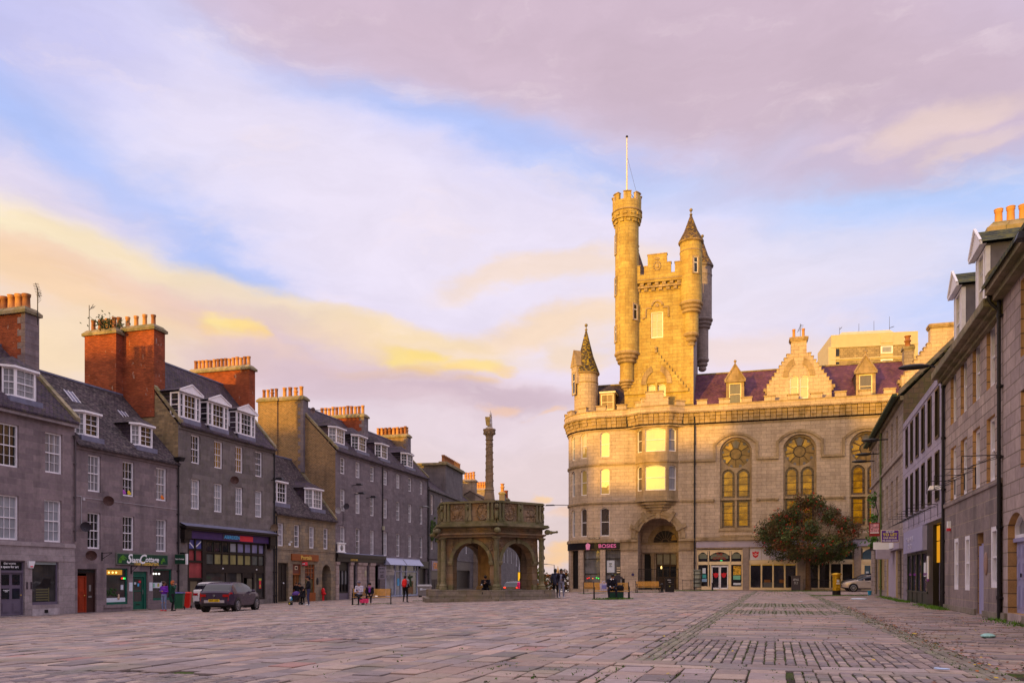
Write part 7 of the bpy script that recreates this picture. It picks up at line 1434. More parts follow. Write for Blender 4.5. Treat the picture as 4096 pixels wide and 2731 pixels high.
B4c=ground_at(1487,2417); bench('bench on the left of the square with two people seated',B4c,R(8),2.2)
def grass_patch(name,label,px,py,rx,ry,n,hh=.12,c=(.08,.17,.02)):
    p=ground_at(px,py); m=MB().use(plain('grass_green_%d'%int(c[1]*100),c,.8,.45,6,.1))
    for _ in range(n):
        a=random.random()*6.28; r=math.sqrt(random.random()); x,y=p.x+rx*r*math.cos(a),p.y+ry*r*math.sin(a); z=G(x,y)-.01; t=random.random()*6.28; w=.012+.02*random.random(); hgt=hh*random.uniform(.35,1); bx,by=random.gauss(0,.3)*hgt,random.gauss(0,.3)*hgt
        m.poly([(x-w*math.cos(t),y-w*math.sin(t),z),(x+w*math.cos(t),y+w*math.sin(t),z),(x+bx,y+by,z+hgt)])
    return tag(m.build(name),label,'grass',kind='stuff')
grass_patch('grass','green grass tufts under the suited man\'s bench',2452,2396,1.15,.12,520,.15)
grass_patch('grass','grass strip under the left bench',1490,2414,1.2,.18,500,.06); grass_patch('grass','grass beneath the bench by the railing gate',2593,2367,1.4,.3,700,.08); grass_patch('grass','grass beneath the far bench',2370,2372,1.2,.25,500,.08)
grass_patch('grass','grass around the golden post box',3360,2381,1.9,.8,1500,.07); grass_patch('grass','grass at the foot of the red berried tree',3200,2363,3.2,.8,2600,.10); grass_patch('grass','grass at the foot of the citadel pier',2770,2362,2.2,.5,1500,.10)
grass_patch('grass','weeds at the corner of the step of the cross',1690,2401,.7,.3,300,.06)
m=MB().use(plain('weed_green',(.10,.22,.02),.8,.4,6))
for x,n in ((28.2,700),(26.5,260),(24,160),(18.4,420),(17,300),(14.5,350),(12,380),(9,300),(37,120),(39,120)):
    for _ in range(n):
        xx=x+random.gauss(0,.7); yy=-.12-abs(random.gauss(0,.22)); w=FR.w(xx,yy,0); z=G(w[0],w[1])-.01; t=random.random()*6.28; hgt=random.uniform(.03,.15)*max(.25,1+yy); wd=.02; m.poly([(w[0]-wd*math.cos(t),w[1]-wd*math.sin(t),z),(w[0]+wd*math.cos(t),w[1]+wd*math.sin(t),z),(w[0]+random.gauss(0,.03),w[1]+random.gauss(0,.03),z+hgt)])
tag(m.build('weeds'),'green weeds along the foot of the right hand buildings','weeds',kind='stuff')
# moss and tiny weeds in the joints of the square
m=MB().use(plain('joint_moss',(.065,.13,.012),.9,.4,5))
def st(S,T): return (S*Ss[0]+T*Tt[0],S*Ss[1]+T*Tt[1])
for (S0,S1,T0,T1,n,al) in ((-1.5,2.2,26,38,900,.035),(-1.5,2.2,15,26,90,.045),(-2.0,-1.35,11,60,500,.04),(2.15,2.7,9,60,500,.04),(-6,1,8,16,150,.035),(-4,.3,7,10.5,140,.035),(2.8,6,9,24,80,.04),(-1.5,2.2,50,72,300,.05)):
    for _ in range(n):
        S=random.uniform(S0,S1); T=random.uniform(T0,T1); S=round(S/.375)*.375-.02 if S1-S0>3 and random.random()<.8 else S
        x,y=st(S,T); 
        for q in range(3):
            t=random.random()*6.28; a,b=x+random.gauss(0,.02),y+random.gauss(0,.06); hg=al*random.uniform(.3,1)*.5; w=.014; z=G(x,y)-.012; m.poly([(a-w*math.cos(t),b-w*math.sin(t),z),(a+w*math.cos(t),b+w*math.sin(t),z),(a+random.gauss(0,.02),b+random.gauss(0,.02),z+hg+.014)])
tag(m.build('joint_weeds'),'moss and small weeds growing in the paving joints','weeds',kind='stuff')
m=MB(); LC=[plain('leaf_brown',(.16,.06,.03),.8,.3,6),plain('leaf_dull_orange',(.36,.12,.03),.8,.3,6),plain('leaf_olive',(.09,.08,.04),.8,.3,6),plain('leaf_yellow',(.55,.38,.03),.8,.2,6)]
for _ in range(1500):
    u=random.random()
    if u<.62: S,T=random.gauss(2.62,.16),random.uniform(8,34)
    elif u<.9: S,T=random.uniform(2.9,5.6),random.uniform(7,26)
    else: S,T=random.uniform(-3,2),random.uniform(8,30)
    x,y=st(S,T); z=G(x,y)+.012; a=random.random()*6.28; l=random.uniform(.015,.035); m.use(random.choices(LC,(6,3,5,.6))[0]); c_,s_=math.cos(a)*l,math.sin(a)*l
    m.poly([(x-c_,y-s_,z),(x+s_*.6,y-c_*.6,z+random.random()*.02),(x+c_,y+s_,z+random.random()*.015),(x-s_*.6,y+c_*.6,z)])
tag(m.build('fallen_leaves'),'dry fallen leaves gathered along the drain channel','leaves',kind='stuff')
def litter(px,py,s,mat,label,name='litter'):
    p=ground_at(px,py); m=MB().use(mat); m.at(p.x,p.y,p.z+.02,random.random()*3); m.ball((0,0,.01),s,9,5,(1.6,.8,.22)); m.ball((s*.9,0,.015),s*.6,8,4,(1,1,.35)); m.T=None; tag(m.build(name),label,'litter')
litter(3952,2547,.17,plain('bag_mint',(.35,.62,.55),.4),'pale mint plastic bag lying on the paving at the right','plastic_bag'); litter(3437,2397,.28,PAPER,'flat white wrapper near the parked silver car','paper_wrapper'); litter(3203,2406,.06,PAPER,'tiny white paper scrap on the mossy setts','paper_scrap'); litter(3768,2683,.06,plain('bag_pale_blue',(.45,.55,.75),.5),'small pale blue scrap by the drain at lower right','paper_scrap')
litter(3660,2539,.05,LC[3],'small yellow leaf ball beside the drain','leaf_clump')
# ---- post box
p=ground_at(3346,2378); o=thing('post_box','gold painted pillar post box with black base, in front of the parked cars','post box',tuple(p)); GLD=plain('gold_paint',(.72,.43,.02),.25,.12,4,.6,.6)
m=MB().use(BLK); m.lathe([(.27,0),(.27,.30)],n=24); m.build('base',o); m=MB().use(GLD); m.lathe([(.255,.30),(.255,1.28)],n=24); m.use(GLD); m.box(-.10,.10,-.275,-.2,.92,1.12) if 0 else None; m.build('body',o,smooth=False)
m=MB().use(GLD); m.lathe([(.265,1.26),(.29,1.29),(.27,1.32),(.33,1.37),(.345,1.41),(.32,1.45),(.15,1.50),(.02,1.51)],n=24); m.build('cap',o); m=MB().use(BLK); m.box(-.11,.11,-.262,-.22,1.12,1.155); m.build('slot',o); m=MB().use(PAPER); m.box(-.08,.08,-.265,-.22,.86,1.04); m.use(WLET); m.box(-.11,.11,-.262,-.22,.74,.80); m.build('collection_plate',o)
m=MB().use(GLD); m.box(-.15,.15,-.272,-.2,.35,.70); m.build('door',o); text('E R',o,0,-.275,.55,w=.2,mat=GLDL if 0 else plain('gold_relief',(.85,.55,.06),.3,.1,4,.6,.5),ext=.004)
# ---- bins
def wheelie(label,px,py,c,lidc,rz=0):
    p=ground_at(px,py); o=thing('wheelie_bin',label,'wheelie bin',tuple(p),rz,'wheelie bins beside the restaurant'); m=MB().use(plain('bin_%d%d'%(int(c[0]*99),int(c[1]*99)),c,.4,.1,3)); m.taper(-.22,.22,-.22,.22,.10,-.28,.28,-.30,.30,.98); m.box(-.30,.30,-.32,.32,.96,1.0); m.box(-.22,.22,-.25,-.2,.06,.16); m.build('body',o)
    m=MB().use(plain('lid_%d%d'%(int(lidc[0]*99),int(lidc[1]*99)),lidc,.4,.1,3)); m.taper(-.31,.31,-.34,.36,1.0,-.26,.26,-.25,.33,1.07); m.tube((-.25,.38,1.02),(.25,.38,1.02),.02); m.build('lid',o)
    for s in (-1,1): w=MB().use(BLK); w.tube((s*.24,.22,.10),(s*.29,.22,.10),.10,.10,14); w.build('wheel',o)
wheelie('dark green wheelie bin with a blue lid',717,2436,(.02,.11,.055),(.07,.06,.22),R(10)); wheelie('bright red wheelie bin beside the white car',745,2433,(.62,.02,.012),(.60,.05,.03),R(12))
def skip_bin(label,px,py,c,rz=0,L=1.15,Hh=1.2,mark=False):
    p=ground_at(px,py); o=thing('communal_bin',label,'communal bin',tuple(p),rz,'grey communal bins by the cross'); mt=plain('bin_grey_%d'%int(c[2]*99),c,.5,.12,5); m=MB().use(mt); m.taper(-L*.42,L*.42,-.38,.38,.18,-L/2,L/2,-.5,.5,Hh*.82)
    for k in range(4): z=.3+k*.17; m.box(-L*.44-.01-k*.01,L*.44+k*.012,-.42-k*.024,-.38,z,z+.03)
    m.box(-L/2-.04,L/2+.04,-.54,.54,Hh*.82,Hh*.88); m.build('body',o); m=MB().use(mt); m.taper(-L/2-.03,L/2+.03,-.53,.53,Hh*.88,-L/2+.05,L/2-.05,-.3,.45,Hh); m.build('lid',o)
    for sx in (-1,1):
        for sy in (-1,1): w=MB().use(BLK); w.tube((sx*L*.36,sy*.3-.03,.09),(sx*L*.36,sy*.3+.03,.09),.09,.09,12); w.box(sx*L*.36-.02,sx*L*.36+.02,sy*.3-.03,sy*.3+.03,.09,.2); w.build('wheel',o)
    if mark: w=MB().use(PAPER); w.box(-.3,-.08,-.53,-.47,.66,.86); w.box(-.05,.35,-.53,-.47,.70,.78); w.build('label_plate',o)
skip_bin('light grey communal bin with white stickers left of the cross',1698,2387,(.27,.25,.25),R(-8),1.15,1.2,True); skip_bin('blue grey communal bin behind the light grey one',1735,2384,(.17,.16,.22),R(-10),1.0,1.25); skip_bin('pale blue grey bin seen through the left arch of the cross',1842,2378,(.25,.25,.34),R(-6),1.5,1.3)
p=ground_at(2463,2393); p.y+=.75; p.x+=.13; o=thing('recycling_bin','dark domed recycling bin directly behind the suited man\'s bench','recycling bin',tuple(p),R(-5)); m=MB().use(plain('plastic_charcoal',(.045,.038,.048),.45,.1,3)); m.prism([(-.40,0),(.40,0),(.43,1.08),(.33,1.24),(.0,1.36),(-.33,1.24),(-.43,1.08)],-.32,.32); m.build('body',o); m=MB().use(plain('plastic_green_dark',(.01,.05,.03),.5)); m.box(-.38,.38,-.34,.34,.0,.34); m.build('base',o); m=MB().use(STEEL); m.box(.22,.30,-.345,-.30,.55,1.1); m.use(BLK); m.box(.33,.47,-.36,-.1,.7,1.15); m.build('hatch',o)
p=ground_at(2678,2367); o=thing('litter_bin','square black litter bin right of the empty bench','litter bin',tuple(p),R(-8)); m=MB().use(BLK); m.box(-.37,.37,-.35,.35,.02,.66); m.box(-.36,.36,-.34,.34,.70,1.12); m.box(-.40,.40,-.38,.38,1.12,1.18); m.build('body',o); m=MB().use(WLET); m.box(-.2,.1,-.345,-.33,1.0,1.03); m.box(-.1,.1,-.345,-.33,.82,.84); m.use(plain('notice_yellow',(.45,.45,.08),.6)); m.ball((0,-.36,.5),.05,8,5,(1,.2,1)); m.build('label_plate',o)
def bollard(label,px,py,hh,r,mat,cap=None):
    p=ground_at(px,py); m=MB().use(mat); m.lathe([(r*1.3,0),(r*1.3,.08),(r,.12),(r*.85,hh*.8),(r*1.1,hh*.84),(r*1.1,hh*.9),(r*.5,hh)],n=12); o=m.build('bollard'); o.location=p; tag(o,label,'bollard')
bollard('short black bollard between the empty bench and the litter bin',2648,2368,.75,.12,BLK); bollard('short grey stone bollard at the pier of the hall',2986,2359,.45,.10,plain('bollard_stone',(.30,.27,.25),.7)); bollard('thin black bollard left of the citadel glass doors',2850,2360,.75,.07,IRON)
def cabinet(label,px,py): 
    p=ground_at(px,py); o=thing('information_cabinet',label,'cabinet',tuple(p),R(-14)); m=MB().use(plain('cabinet_mauve_grey',(.075,.06,.075),.5,.08,3)); m.box(-.37,.37,-.25,.25,0,1.30); m.box(-.40,.40,-.28,.28,1.30,1.38); m.build('body',o); text('ABERDEEN CITY\nMARKET TRADERS\n\nMon     Tue\nWed     Thu\nFri      Sat',o,0,-.256,.85,w=.5,h=.5,mat=WLET,ext=.002)
cabinet('grey cabinet with white writing left of the tree trunk',3183,2362)
def trellis(label,px,py,rz,board):
    p=ground_at(px,py); o=thing('barrier_frame',label,'frame',tuple(p),rz); m=MB().use(plain('board_pale_green',(.34,.36,.30),.7,.2,4)); 
    m.box(-.34,.34,.03,.06,.35,1.95); m.build('board',o); m=MB().use(IRON)
    for x in (-.26,.26): m.box(x-.03,x+.03,-.03,.03,0,1.9)
    for z in (.3,.72,1.1,1.5,1.85): m.box(-.36,.36,-.035,.0,z-.03,z+.03)
    m.build('frame',o)
trellis('pale board in a dark metal frame leaning left of the glass doors',2789,2361,R(-16),1); trellis('dark metal frame with greenish panels behind the tree trunk',3212,2360,R(-16),1)
def railing(label,pxa,pya,pxb,pyb,hh=1.0,n=24,name='railing'):
    a,b=ground_at(pxa,pya),ground_at(pxb,pyb); m=MB().use(IRON); m.tube(a+Vector((0,0,hh)),b+Vector((0,0,hh)),.022); m.tube(a+Vector((0,0,.15)),b+Vector((0,0,.15)),.016)
    for k in range(n+1): q=a.lerp(b,k/n); m.tube(q,q+Vector((0,0,hh+(.1 if k%6==0 else 0))),.018 if k%6==0 else .008,n=4)
    o=m.build(name); tag(o,label,'railing')
railing('thin black railing in front of the hall windows right of the tree',3215,2361,3335,2364,1.0,26); railing('low metal railing at the brow between the cross and the citadel',2185,2372,2268,2370,1.15,14); railing('crowd barrier leaning left of the hall doors',2730,2362,2806,2361,.95,14,'crowd_barrier')
# ---- trees
def tree(label,px,py,height,crown,trunk_h,r0,nleaf,cols,berries=0,seed=3,leaf=.11,squash=1.0,top_narrow=.0,group=None):
    rd=random.Random(seed); p=ground_at(px,py) if not isinstance(px,Vector) else px; o=thing('tree',label,'tree',tuple(p),0,group); bk=plain('bark_brown',(.13,.075,.045),.9,.3,8,.1,0,.03,20); m=MB().use(bk); tips=[]
    cz=trunk_h+(height-trunk_h)*.45
    def limb(a,d,r,l,lev):
        n=3; q=a
        for i in range(n):
            d2=(d+Vector((rd.gauss(0,.14),rd.gauss(0,.14),rd.gauss(0,.06)))).normalized(); e=q+d2*(l/n); m.tube(q,e,r*(1-i*.22),r*(1-(i+1)*.22),7 if lev<2 else 5,False); q=e; d=d2
            if lev<3 and i>0:
                for _ in range(2):
                    ax=Vector((rd.uniform(-1,1),rd.uniform(-1,1),rd.uniform(-.25,.8))).normalized(); limb(q,(d*.55+ax*.75).normalized(),r*.5*(1-i*.2),l*.62,lev+1)
        tips.append(q)
    m.tube((0,0,-.1),(.02,0,.35),r0*1.35,r0,12,False); m.tube((.02,0,.35),(0,.03,trunk_h),r0,r0*.82,12,False); m.ball((0,.03,trunk_h),r0*.85,8,5)
    for k in range(7):
        a=k*2*math.pi/7+rd.random()*.4; up=rd.uniform(.6,1.25); limb(Vector((0,.03,trunk_h-.05+(k%3)*.15)),Vector((math.cos(a),math.sin(a),up)).normalized(),r0*.5,crown*rd.uniform(.75,.95),0)
    m.build('trunk',o)
    # clumps over an uneven dome
    C=[]; rz_=(height-trunk_h)*.62
    for _ in range(190):
        v=Vector((rd.gauss(0,1),rd.gauss(0,1),rd.gauss(0,1))).normalized(); rr_=rd.uniform(.50,1.0)**.6; zf=v.z; w=crown*(1 if zf<.2 else 1-top_narrow*(zf-.2))
        c=Vector((v.x*w*rr_,v.y*w*rr_,cz+v.z*rz_*rr_*(.85 if v.z<0 else 1))); 
        if v.z<0: c.z=max(c.z,trunk_h-.35+rd.random()*.8+(.5 if (c.x**2+c.y**2)<(crown*.4)**2 else 0))
        C.append((c,rd.uniform(.32,.62)*crown/3.2*1.05,rd.choice(range(len(cols)))))
    V=[];Fc=[];MI=[]
    for _ in range(nleaf):
        c,s,ci=rd.choice(C); v=Vector((rd.gauss(0,1),rd.gauss(0,1),rd.gauss(0,.8))); v=v.normalized()*s*rd.random()**.45; q=c+v
        if rd.random()<.05: q+=v*.5
        a=Vector((rd.gauss(0,1),rd.gauss(0,1),rd.gauss(0,1))).normalized(); b=a.orthogonal().normalized(); cc=a.cross(b); l=leaf*rd.uniform(.6,1.25); i=len(V)
        V+=[q-b*l,q-cc*l*.45,q+b*l,q+cc*l*.45]; Fc.append((i,i+1,i+2,i+3)); MI.append(ci if rd.random()<.75 else rd.randrange(len(cols)))
    me=D.meshes.new('crown'); me.from_pydata([tuple(v) for v in V],[],Fc)
    for c in cols: me.materials.append(c)
    me.polygons.foreach_set('material_index',MI); cr=link('crown',me,o)
    if berries:
        bm=MB().use(plain('berries_red',(.50,.02,.012),.5,.2,5))
        for _ in range(berries):
            c,s,ci=rd.choice(C); v=Vector((rd.gauss(0,1),rd.gauss(0,1),rd.gauss(0,1))).normalized()*s*rd.uniform(.8,1.08); q=c+v
            for _k in range(3): bm.ball((q.x+rd.gauss(0,.04),q.y+rd.gauss(0,.04),q.z+rd.gauss(0,.04)),rd.uniform(.03,.055),5,3)
        bm.build('berries',cr)
    return o
LV=[plain('leaf_deep_green',(.050,.080,.022),.6,.4,3),plain('leaf_mid_green',(.10,.13,.03),.6,.4,3),plain('leaf_bronze',(.085,.070,.024),.6,.4,3),plain('leaf_rust',(.14,.060,.022),.6,.4,3),plain('leaf_olive_dark',(.06,.075,.022),.6,.3,3)]
tree('round dark tree with red berries in front of the hall windows',3232,2362,8.05,4.1,2.55,.24,36000,LV,420,8,.105,top_narrow=.25)
LG=[plain('leaf_bright_green',(.13,.20,.02),.7,.3,2),plain('leaf_lime',(.20,.26,.03),.7,.3,2),plain('leaf_grass_green',(.07,.12,.015),.7,.3,2)]
tree('bright green tree far down the street through the right arch',Vector((1.6,150,-5.0)),None,9,4.2,2,.3,5000,LG,0,9,.35)
LR=[LV[3],LV[2],plain('leaf_dull_orange',(.36,.12,.03)),LG[2]]
for i,(x,y,s) in enumerate(((3.6,82,1.0),(5.4,83.5,1.15))): tree(('reddish autumn bush at the brow behind the two men','taller autumn bush beside the citadel corner')[i],Vector((x,y,G(x,y)-.2)),None,2.1*s,1.0*s,.35,.08,2200,LR,0,20+i,.10,group='autumn bushes at the brow')
bm=MB().use(plain('sprout_green',(.05,.075,.018),.8,.4,5))
w=FL.w(13.2,5.4,19.2)
for _ in range(420): 
    v=Vector((random.gauss(0,.45),random.gauss(0,.6),random.gauss(.15,.30))); a=Vector((random.uniform(-1,1),random.uniform(-1,1),random.uniform(-1,1))).normalized()*.10; b=a.orthogonal().normalized()*.05; q=Vector(w)+v; bm.poly([q-a,q-b,q+a,q+b])
for _ in range(14): bm.tube(Vector(w)+Vector((0,0,-.3)),Vector(w)+Vector((random.gauss(0,.5),random.gauss(0,.6),random.uniform(.3,.8))),.02,.008,4)
tag(bm.build('bush'),'green bush sprouting from the top of the big red brick chimney','bush')
# far spire and street lamps
m=MB().use(S_FAR); m.box(-.6,.6,-.6,.6,-20,1); m.taper(-.5,.5,-.5,.5,1,-.05,.05,-.05,.05,3.6); o=m.build('church_spire'); o.location=(17.3,300,2.2); tag(o,'small distant church spire between the two standing men','church spire')
def lamp(label,x,y,z0,hh,arm): m=MB().use(STEEL); m.tube((0,0,0),(0,0,hh),.08,.05); m.tube((0,0,hh),(arm,0,hh+.12),.03); m.taper(arm-.1,arm+.6*(1 if arm>0 else -1),-.12,.12,hh+.06,arm-.05,arm+.5*(1 if arm>0 else -1),-.1,.1,hh+.16) if arm>0 else m.taper(arm-.6,arm+.1,-.12,.12,hh+.06,arm-.5,arm+.05,-.1,.1,hh+.16); o=m.build('street_lamp'); o.location=(x,y,z0); tag(o,label,'street lamp')
lamp('distant street lamp left of the standing couple',5.3,100,-3,5.8,-.9)
p=ground_at(1853,2372); m=MB().use(STEEL); m.tube((0,0,0),(0,0,2.1),.035); m.use(plain('sign_blue',(.06,.09,.55),.5)); m.box(-.36,.36,-.03,.03,2.0,2.5); o=m.build('sign_post'); o.location=p; tag(o,'blue street sign on a pole seen through the left arch of the cross','sign post'); text('< >',o,0,-.04,2.25,w=.45,h=.25,mat=WLET)
# ================================================================ cars
TYRE=plain('tyre_rubber',(.012,.011,.012),.75,.2,6); ALLOY=plain('alloy',(.45,.45,.50),.3,.1,5,.6,.8); REDLENS=plain('tail_lens',(.35,.006,.008),.15,.1,5,.7); CHR=plain('chrome',(.6,.6,.62),.15,.05,5,.8,.9)
CARG=glass('car_glass',(.008,.007,.014),.03,1.35,.2,refl=.03)
def car(label,loc,rz,L=4.07,W=1.75,H=1.45,paint=None,lower=None,kind='hatch',plate=None,rear_plate=True,name='parked_car',wheel_r=.32,visible_rear=True):
    o=thing(name,label,'car',tuple(loc),rz); lower=lower or plain('car_trim',(.015,.012,.016),.5,.1,5); s=L/4.07; hh=H/1.45; ww=W/1.75
    if kind=='hatch': T=[(0,.62),(.02,.84),(.05,1.00),(.13,1.05),(.34,1.24),(.52,1.38),(.70,1.42),(1.2,1.455),(1.8,1.45),(2.3,1.38),(2.75,1.20),(3.12,1.00),(3.3,.95),(3.7,.86),(3.95,.74),(4.07,.55)]; win=(.70,2.95); rg=(.13,.48); wsg=(2.36,3.1)
    else: T=[(0,.80),(.03,.98),(.10,1.06),(.26,1.28),(.42,1.41),(.7,1.455),(1.4,1.46),(2.0,1.44),(2.4,1.36),(2.8,1.16),(3.1,1.0),(3.3,.98),(3.75,.90),(3.95,.78),(4.07,.55)]; win=(.45,2.9); rg=(.11,.41); wsg=(2.45,3.05)
    HWp=[(0,.70),(.10,.79),(.35,.855),(.8,.875),(3.1,.875),(3.6,.84),(3.85,.76),(4.0,.64),(4.07,.50)]
    BZ=[(0,.30),(.3,.24),(.8,.20),(3.3,.20),(3.8,.24),(4.07,.32)]; GH_=[(0,.92),(.5,.80),(.8,.76),(2.3,.76),(3.1,.88),(4.07,.95)]
    ip=lambda tb,x: float(np.interp(x,[a for a,b in tb],[b for a,b in tb]))
    xs=sorted(set([0,.04,.10,.17,.25,.36,.46,.56,.65,.75,.9,1.05,1.25,1.45,1.5,1.56,1.8,2.05,2.36,2.5,2.65,2.8,2.95,3.1,3.25,3.45,3.65,3.8,3.92,4.0,4.07]))
    def ring(x):
        t=ip(T,x); b=ip(BZ,x); w=ip(HWp,x); belt=min(.93+(.03*(1-x/4)),t-.035); g=w*ip(GH_,x)
        if t-belt<.12: g=w*.93
        return [(0,b),(w*.85,b),(w*.97,b+.10),(w,b+.26),(w*1.0,.62 if t>.68 else t-.05),(w*.985,belt-.08),(w*.955,belt),(g+(w*.955-g)*.45,belt+(t-belt)*.52),(g,t-.05-(.0 if t-belt>.12 else -.02)),(g*.86,t-.012),(g*.45,t),(0,t+.004)]
    body=MB().use(paint); gl=MB().use(CARG); tr=MB().use(lower); tl=MB().use(REDLENS); mats=dict(b=body,g=gl,t=tr,l=tl)
    RG=[ring(x) for x in xs]; nr=12
    for i in range(len(xs)-1):
        xm=(xs[i]+xs[i+1])/2
        for j in range(nr-1):
            k='b'
            if j in (0,1): k='t'
            if j in (6,7) and win[0]<xm<win[1] and not 1.49<xm<1.57 and ip(T,xm)-.93>.10: k='g'
            if j in (8,9,10) and rg[0]-.02<xm<rg[1]: k='g'
            if j in (8,9,10) and wsg[0]<xm<wsg[1]: k='g'
            if kind=='hatch' and j in (8,9,10) and False: k='b'
            if xm<.10 and j in (5,): k='l'
            if xm<.25 and j==5: k='l'
            mb=mats[k]
            for sg in (1,-1):
                q=[(xs[i]*s,sg*RG[i][j][0]*ww,RG[i][j][1]*hh),(xs[i+1]*s,sg*RG[i+1][j][0]*ww,RG[i+1][j][1]*hh),(xs[i+1]*s,sg*RG[i+1][j+1][0]*ww,RG[i+1][j+1][1]*hh),(xs[i]*s,sg*RG[i][j+1][0]*ww,RG[i][j+1][1]*hh)]
                mb.poly(q if sg>0 else q[::-1])
    for i,x in ((0,0),(len(xs)-1,xs[-1])):
        r=RG[i]; q=[(x*s,y*ww,z*hh) for y,z in r]+[(x*s,-y*ww,z*hh) for y,z in r[::-1]]; body.poly(q)
    b=body.build('body',o,smooth=True); gl.build('window',o,smooth=True); tr.build('lower_trim',o); tl.build('tail_light',o)
    e=MB().use(lower); e.box(-.02,.05,-.62*ww,.62*ww,.30*hh,.44*hh); e.use(plain('bumper_silver',(.38,.34,.35),.4)) ; e.box(-.025,.03,-.50*ww,.50*ww,.45*hh,.58*hh) if kind=='hatch' else None; e.build('bumper',b)
    e=MB().use(REDLENS)
    for sg in (-1,1): e.box(-.02,.03,*sorted((sg*.42*ww,sg*.70*ww)),.74*hh,.86*hh)
    e.build('tail_light',o)
    if plate:
        e=MB().use(plain('plate_yellow',(.85,.55,.01),.4,.03)); z=.50*hh if kind=='hatch' else .78*hh; e.box(-.04,-.02,-.27,.27,z,z+.12); pl=e.build('number_plate',b); text(plate,pl,-.045,0,z+.06,w=.46,h=.085,mat=BLK,rz=-math.pi/2,ext=.002)
        e=MB().use(CHR); e.at(-.012,0,.80*hh,0,0,R(-90)); e.lathe([(.055,0),(.055,.02)],n=14); e.T=None; e.build('badge',b)
        e=MB().use(CHR); 
    for x in (.78*s,3.28*s):
        for sg in (-1,1):
            y=sg*(.875*ww); a=MB().use(BLK); a.tube((x,y-sg*.22,wheel_r+.02),(x,y+sg*.004,wheel_r+.02),wheel_r+.055,wheel_r+.055,24); a.build('wheel_arch',b)
            w=MB().use(TYRE); w.at(x,y,wheel_r,0,R(-90)*sg); w.lathe([(wheel_r*.7,-.2),(wheel_r*.95,-.19),(wheel_r,-.16),(wheel_r,-.02),(wheel_r*.96,.008),(wheel_r*.70,.010)],n=26,cap=False); w.T=None; w=w.build('wheel',o)
            r=MB().use(ALLOY); r.at(x,y,wheel_r,0,R(-90)*sg); r.lathe([(wheel_r*.72,.009),(wheel_r*.70,.014),(wheel_r*.64,.010)],n=24,cap=False); 
            for k in range(10):
                t=k*math.pi/5; r.tube((.04*math.cos(t),.04*math.sin(t),.006),(wheel_r*.67*math.cos(t+.1),wheel_r*.67*math.sin(t+.1),.008),.018,.013,4)
            r.ball((0,0,0),.05,8,4,(1,1,.4)); r.use(BLK); r.lathe([(0.01,-.02),(wheel_r*.7,-.02)],n=16,cap=False); r.T=None; r.build('rim',w)
    for sg in (-1,1): m=MB().use(paint); m.ball((2.55*s,sg*(.97*ww),1.0*hh),.10,8,5,(.6,1.1,.7)); m.tube((2.55*s,sg*.84*ww,.95*hh),(2.55*s,sg*.95*ww,.98*hh),.03); m.build('mirror',o)
    m=MB().use(emis('headlight_glint',(1,.8,.4),.8)) if name=='parked_car_lit' else MB().use(CHR)
    for sg in (-1,1): m.ball((3.82*s,sg*.62*ww,.70*hh),.12,8,5,(1.2,.9,.55))
    m.build('headlight',o)
    m=MB().use(CHR)
    for sg in (-1,1): 
        for x in (1.35,2.15): m.box(x*s,x*s+.18,*sorted((sg*.872*ww,sg*.90*ww)),.80*hh,.825*hh)
    m.build('door_handle',o)
    return o
PURC=plain('car_paint_plum',(.045,.028,.055),.22,.05,3,.45,.1); WHC=plain('car_paint_white',(.62,.58,.58),.22,.03,3,.6); SIC=plain('car_paint_silver',(.50,.42,.38),.22,.03,3,.6,.3); NAVC=plain('car_paint_navy',(.012,.013,.028),.2,.05,3,.7)
p=ground_at(857,2447); car('dark plum hatchback parked in front of the black shopfront, seen from behind',p,R(90-3),4.07,1.75,1.46,PURC,plate='SW71 AWP')
q=Vector((-17.9,46.4,0)); q.z=G(q.x,q.y); car('white estate car half hidden behind the plum hatchback',q,R(90-9),4.4,1.82,1.60,WHC,kind='suv',plate='SL62 CEO',wheel_r=.34)
p=ground_at(3460,2366); p=Vector((.4130*68.3+4.55*.96,68.3-4.55*.28,.0)); car('silver white saloon parked at the far end of the right hand row',p,R(180-16.2),4.55,1.8,1.44,SIC)
p2=Vector((p.x+.75,p.y+2.5,0)); car('dark navy car parked behind the silver white saloon',p2,R(180-16.2),4.4,1.8,1.58,NAVC,kind='suv')
p=Vector((-.1,76,0)); p.z=G(p.x,p.y)-.25; c=car('dark car with glowing tail lights seen through the right arch of the cross',p,R(78),4.2,1.75,1.5,NAVC); m=MB().use(emis('tail_glow',(1,.06,.02),2.0)); m.box(-.03,.0,.5,.72,.86,.98); m.box(-.03,.0,-.72,-.5,.86,.98); m.build('tail_light',c)
p=Vector((2.0,88,0)); p.z=G(p.x,p.y); car('small white car farther down the street through the right arch',p,R(80),4.1,1.75,1.5,WHC)
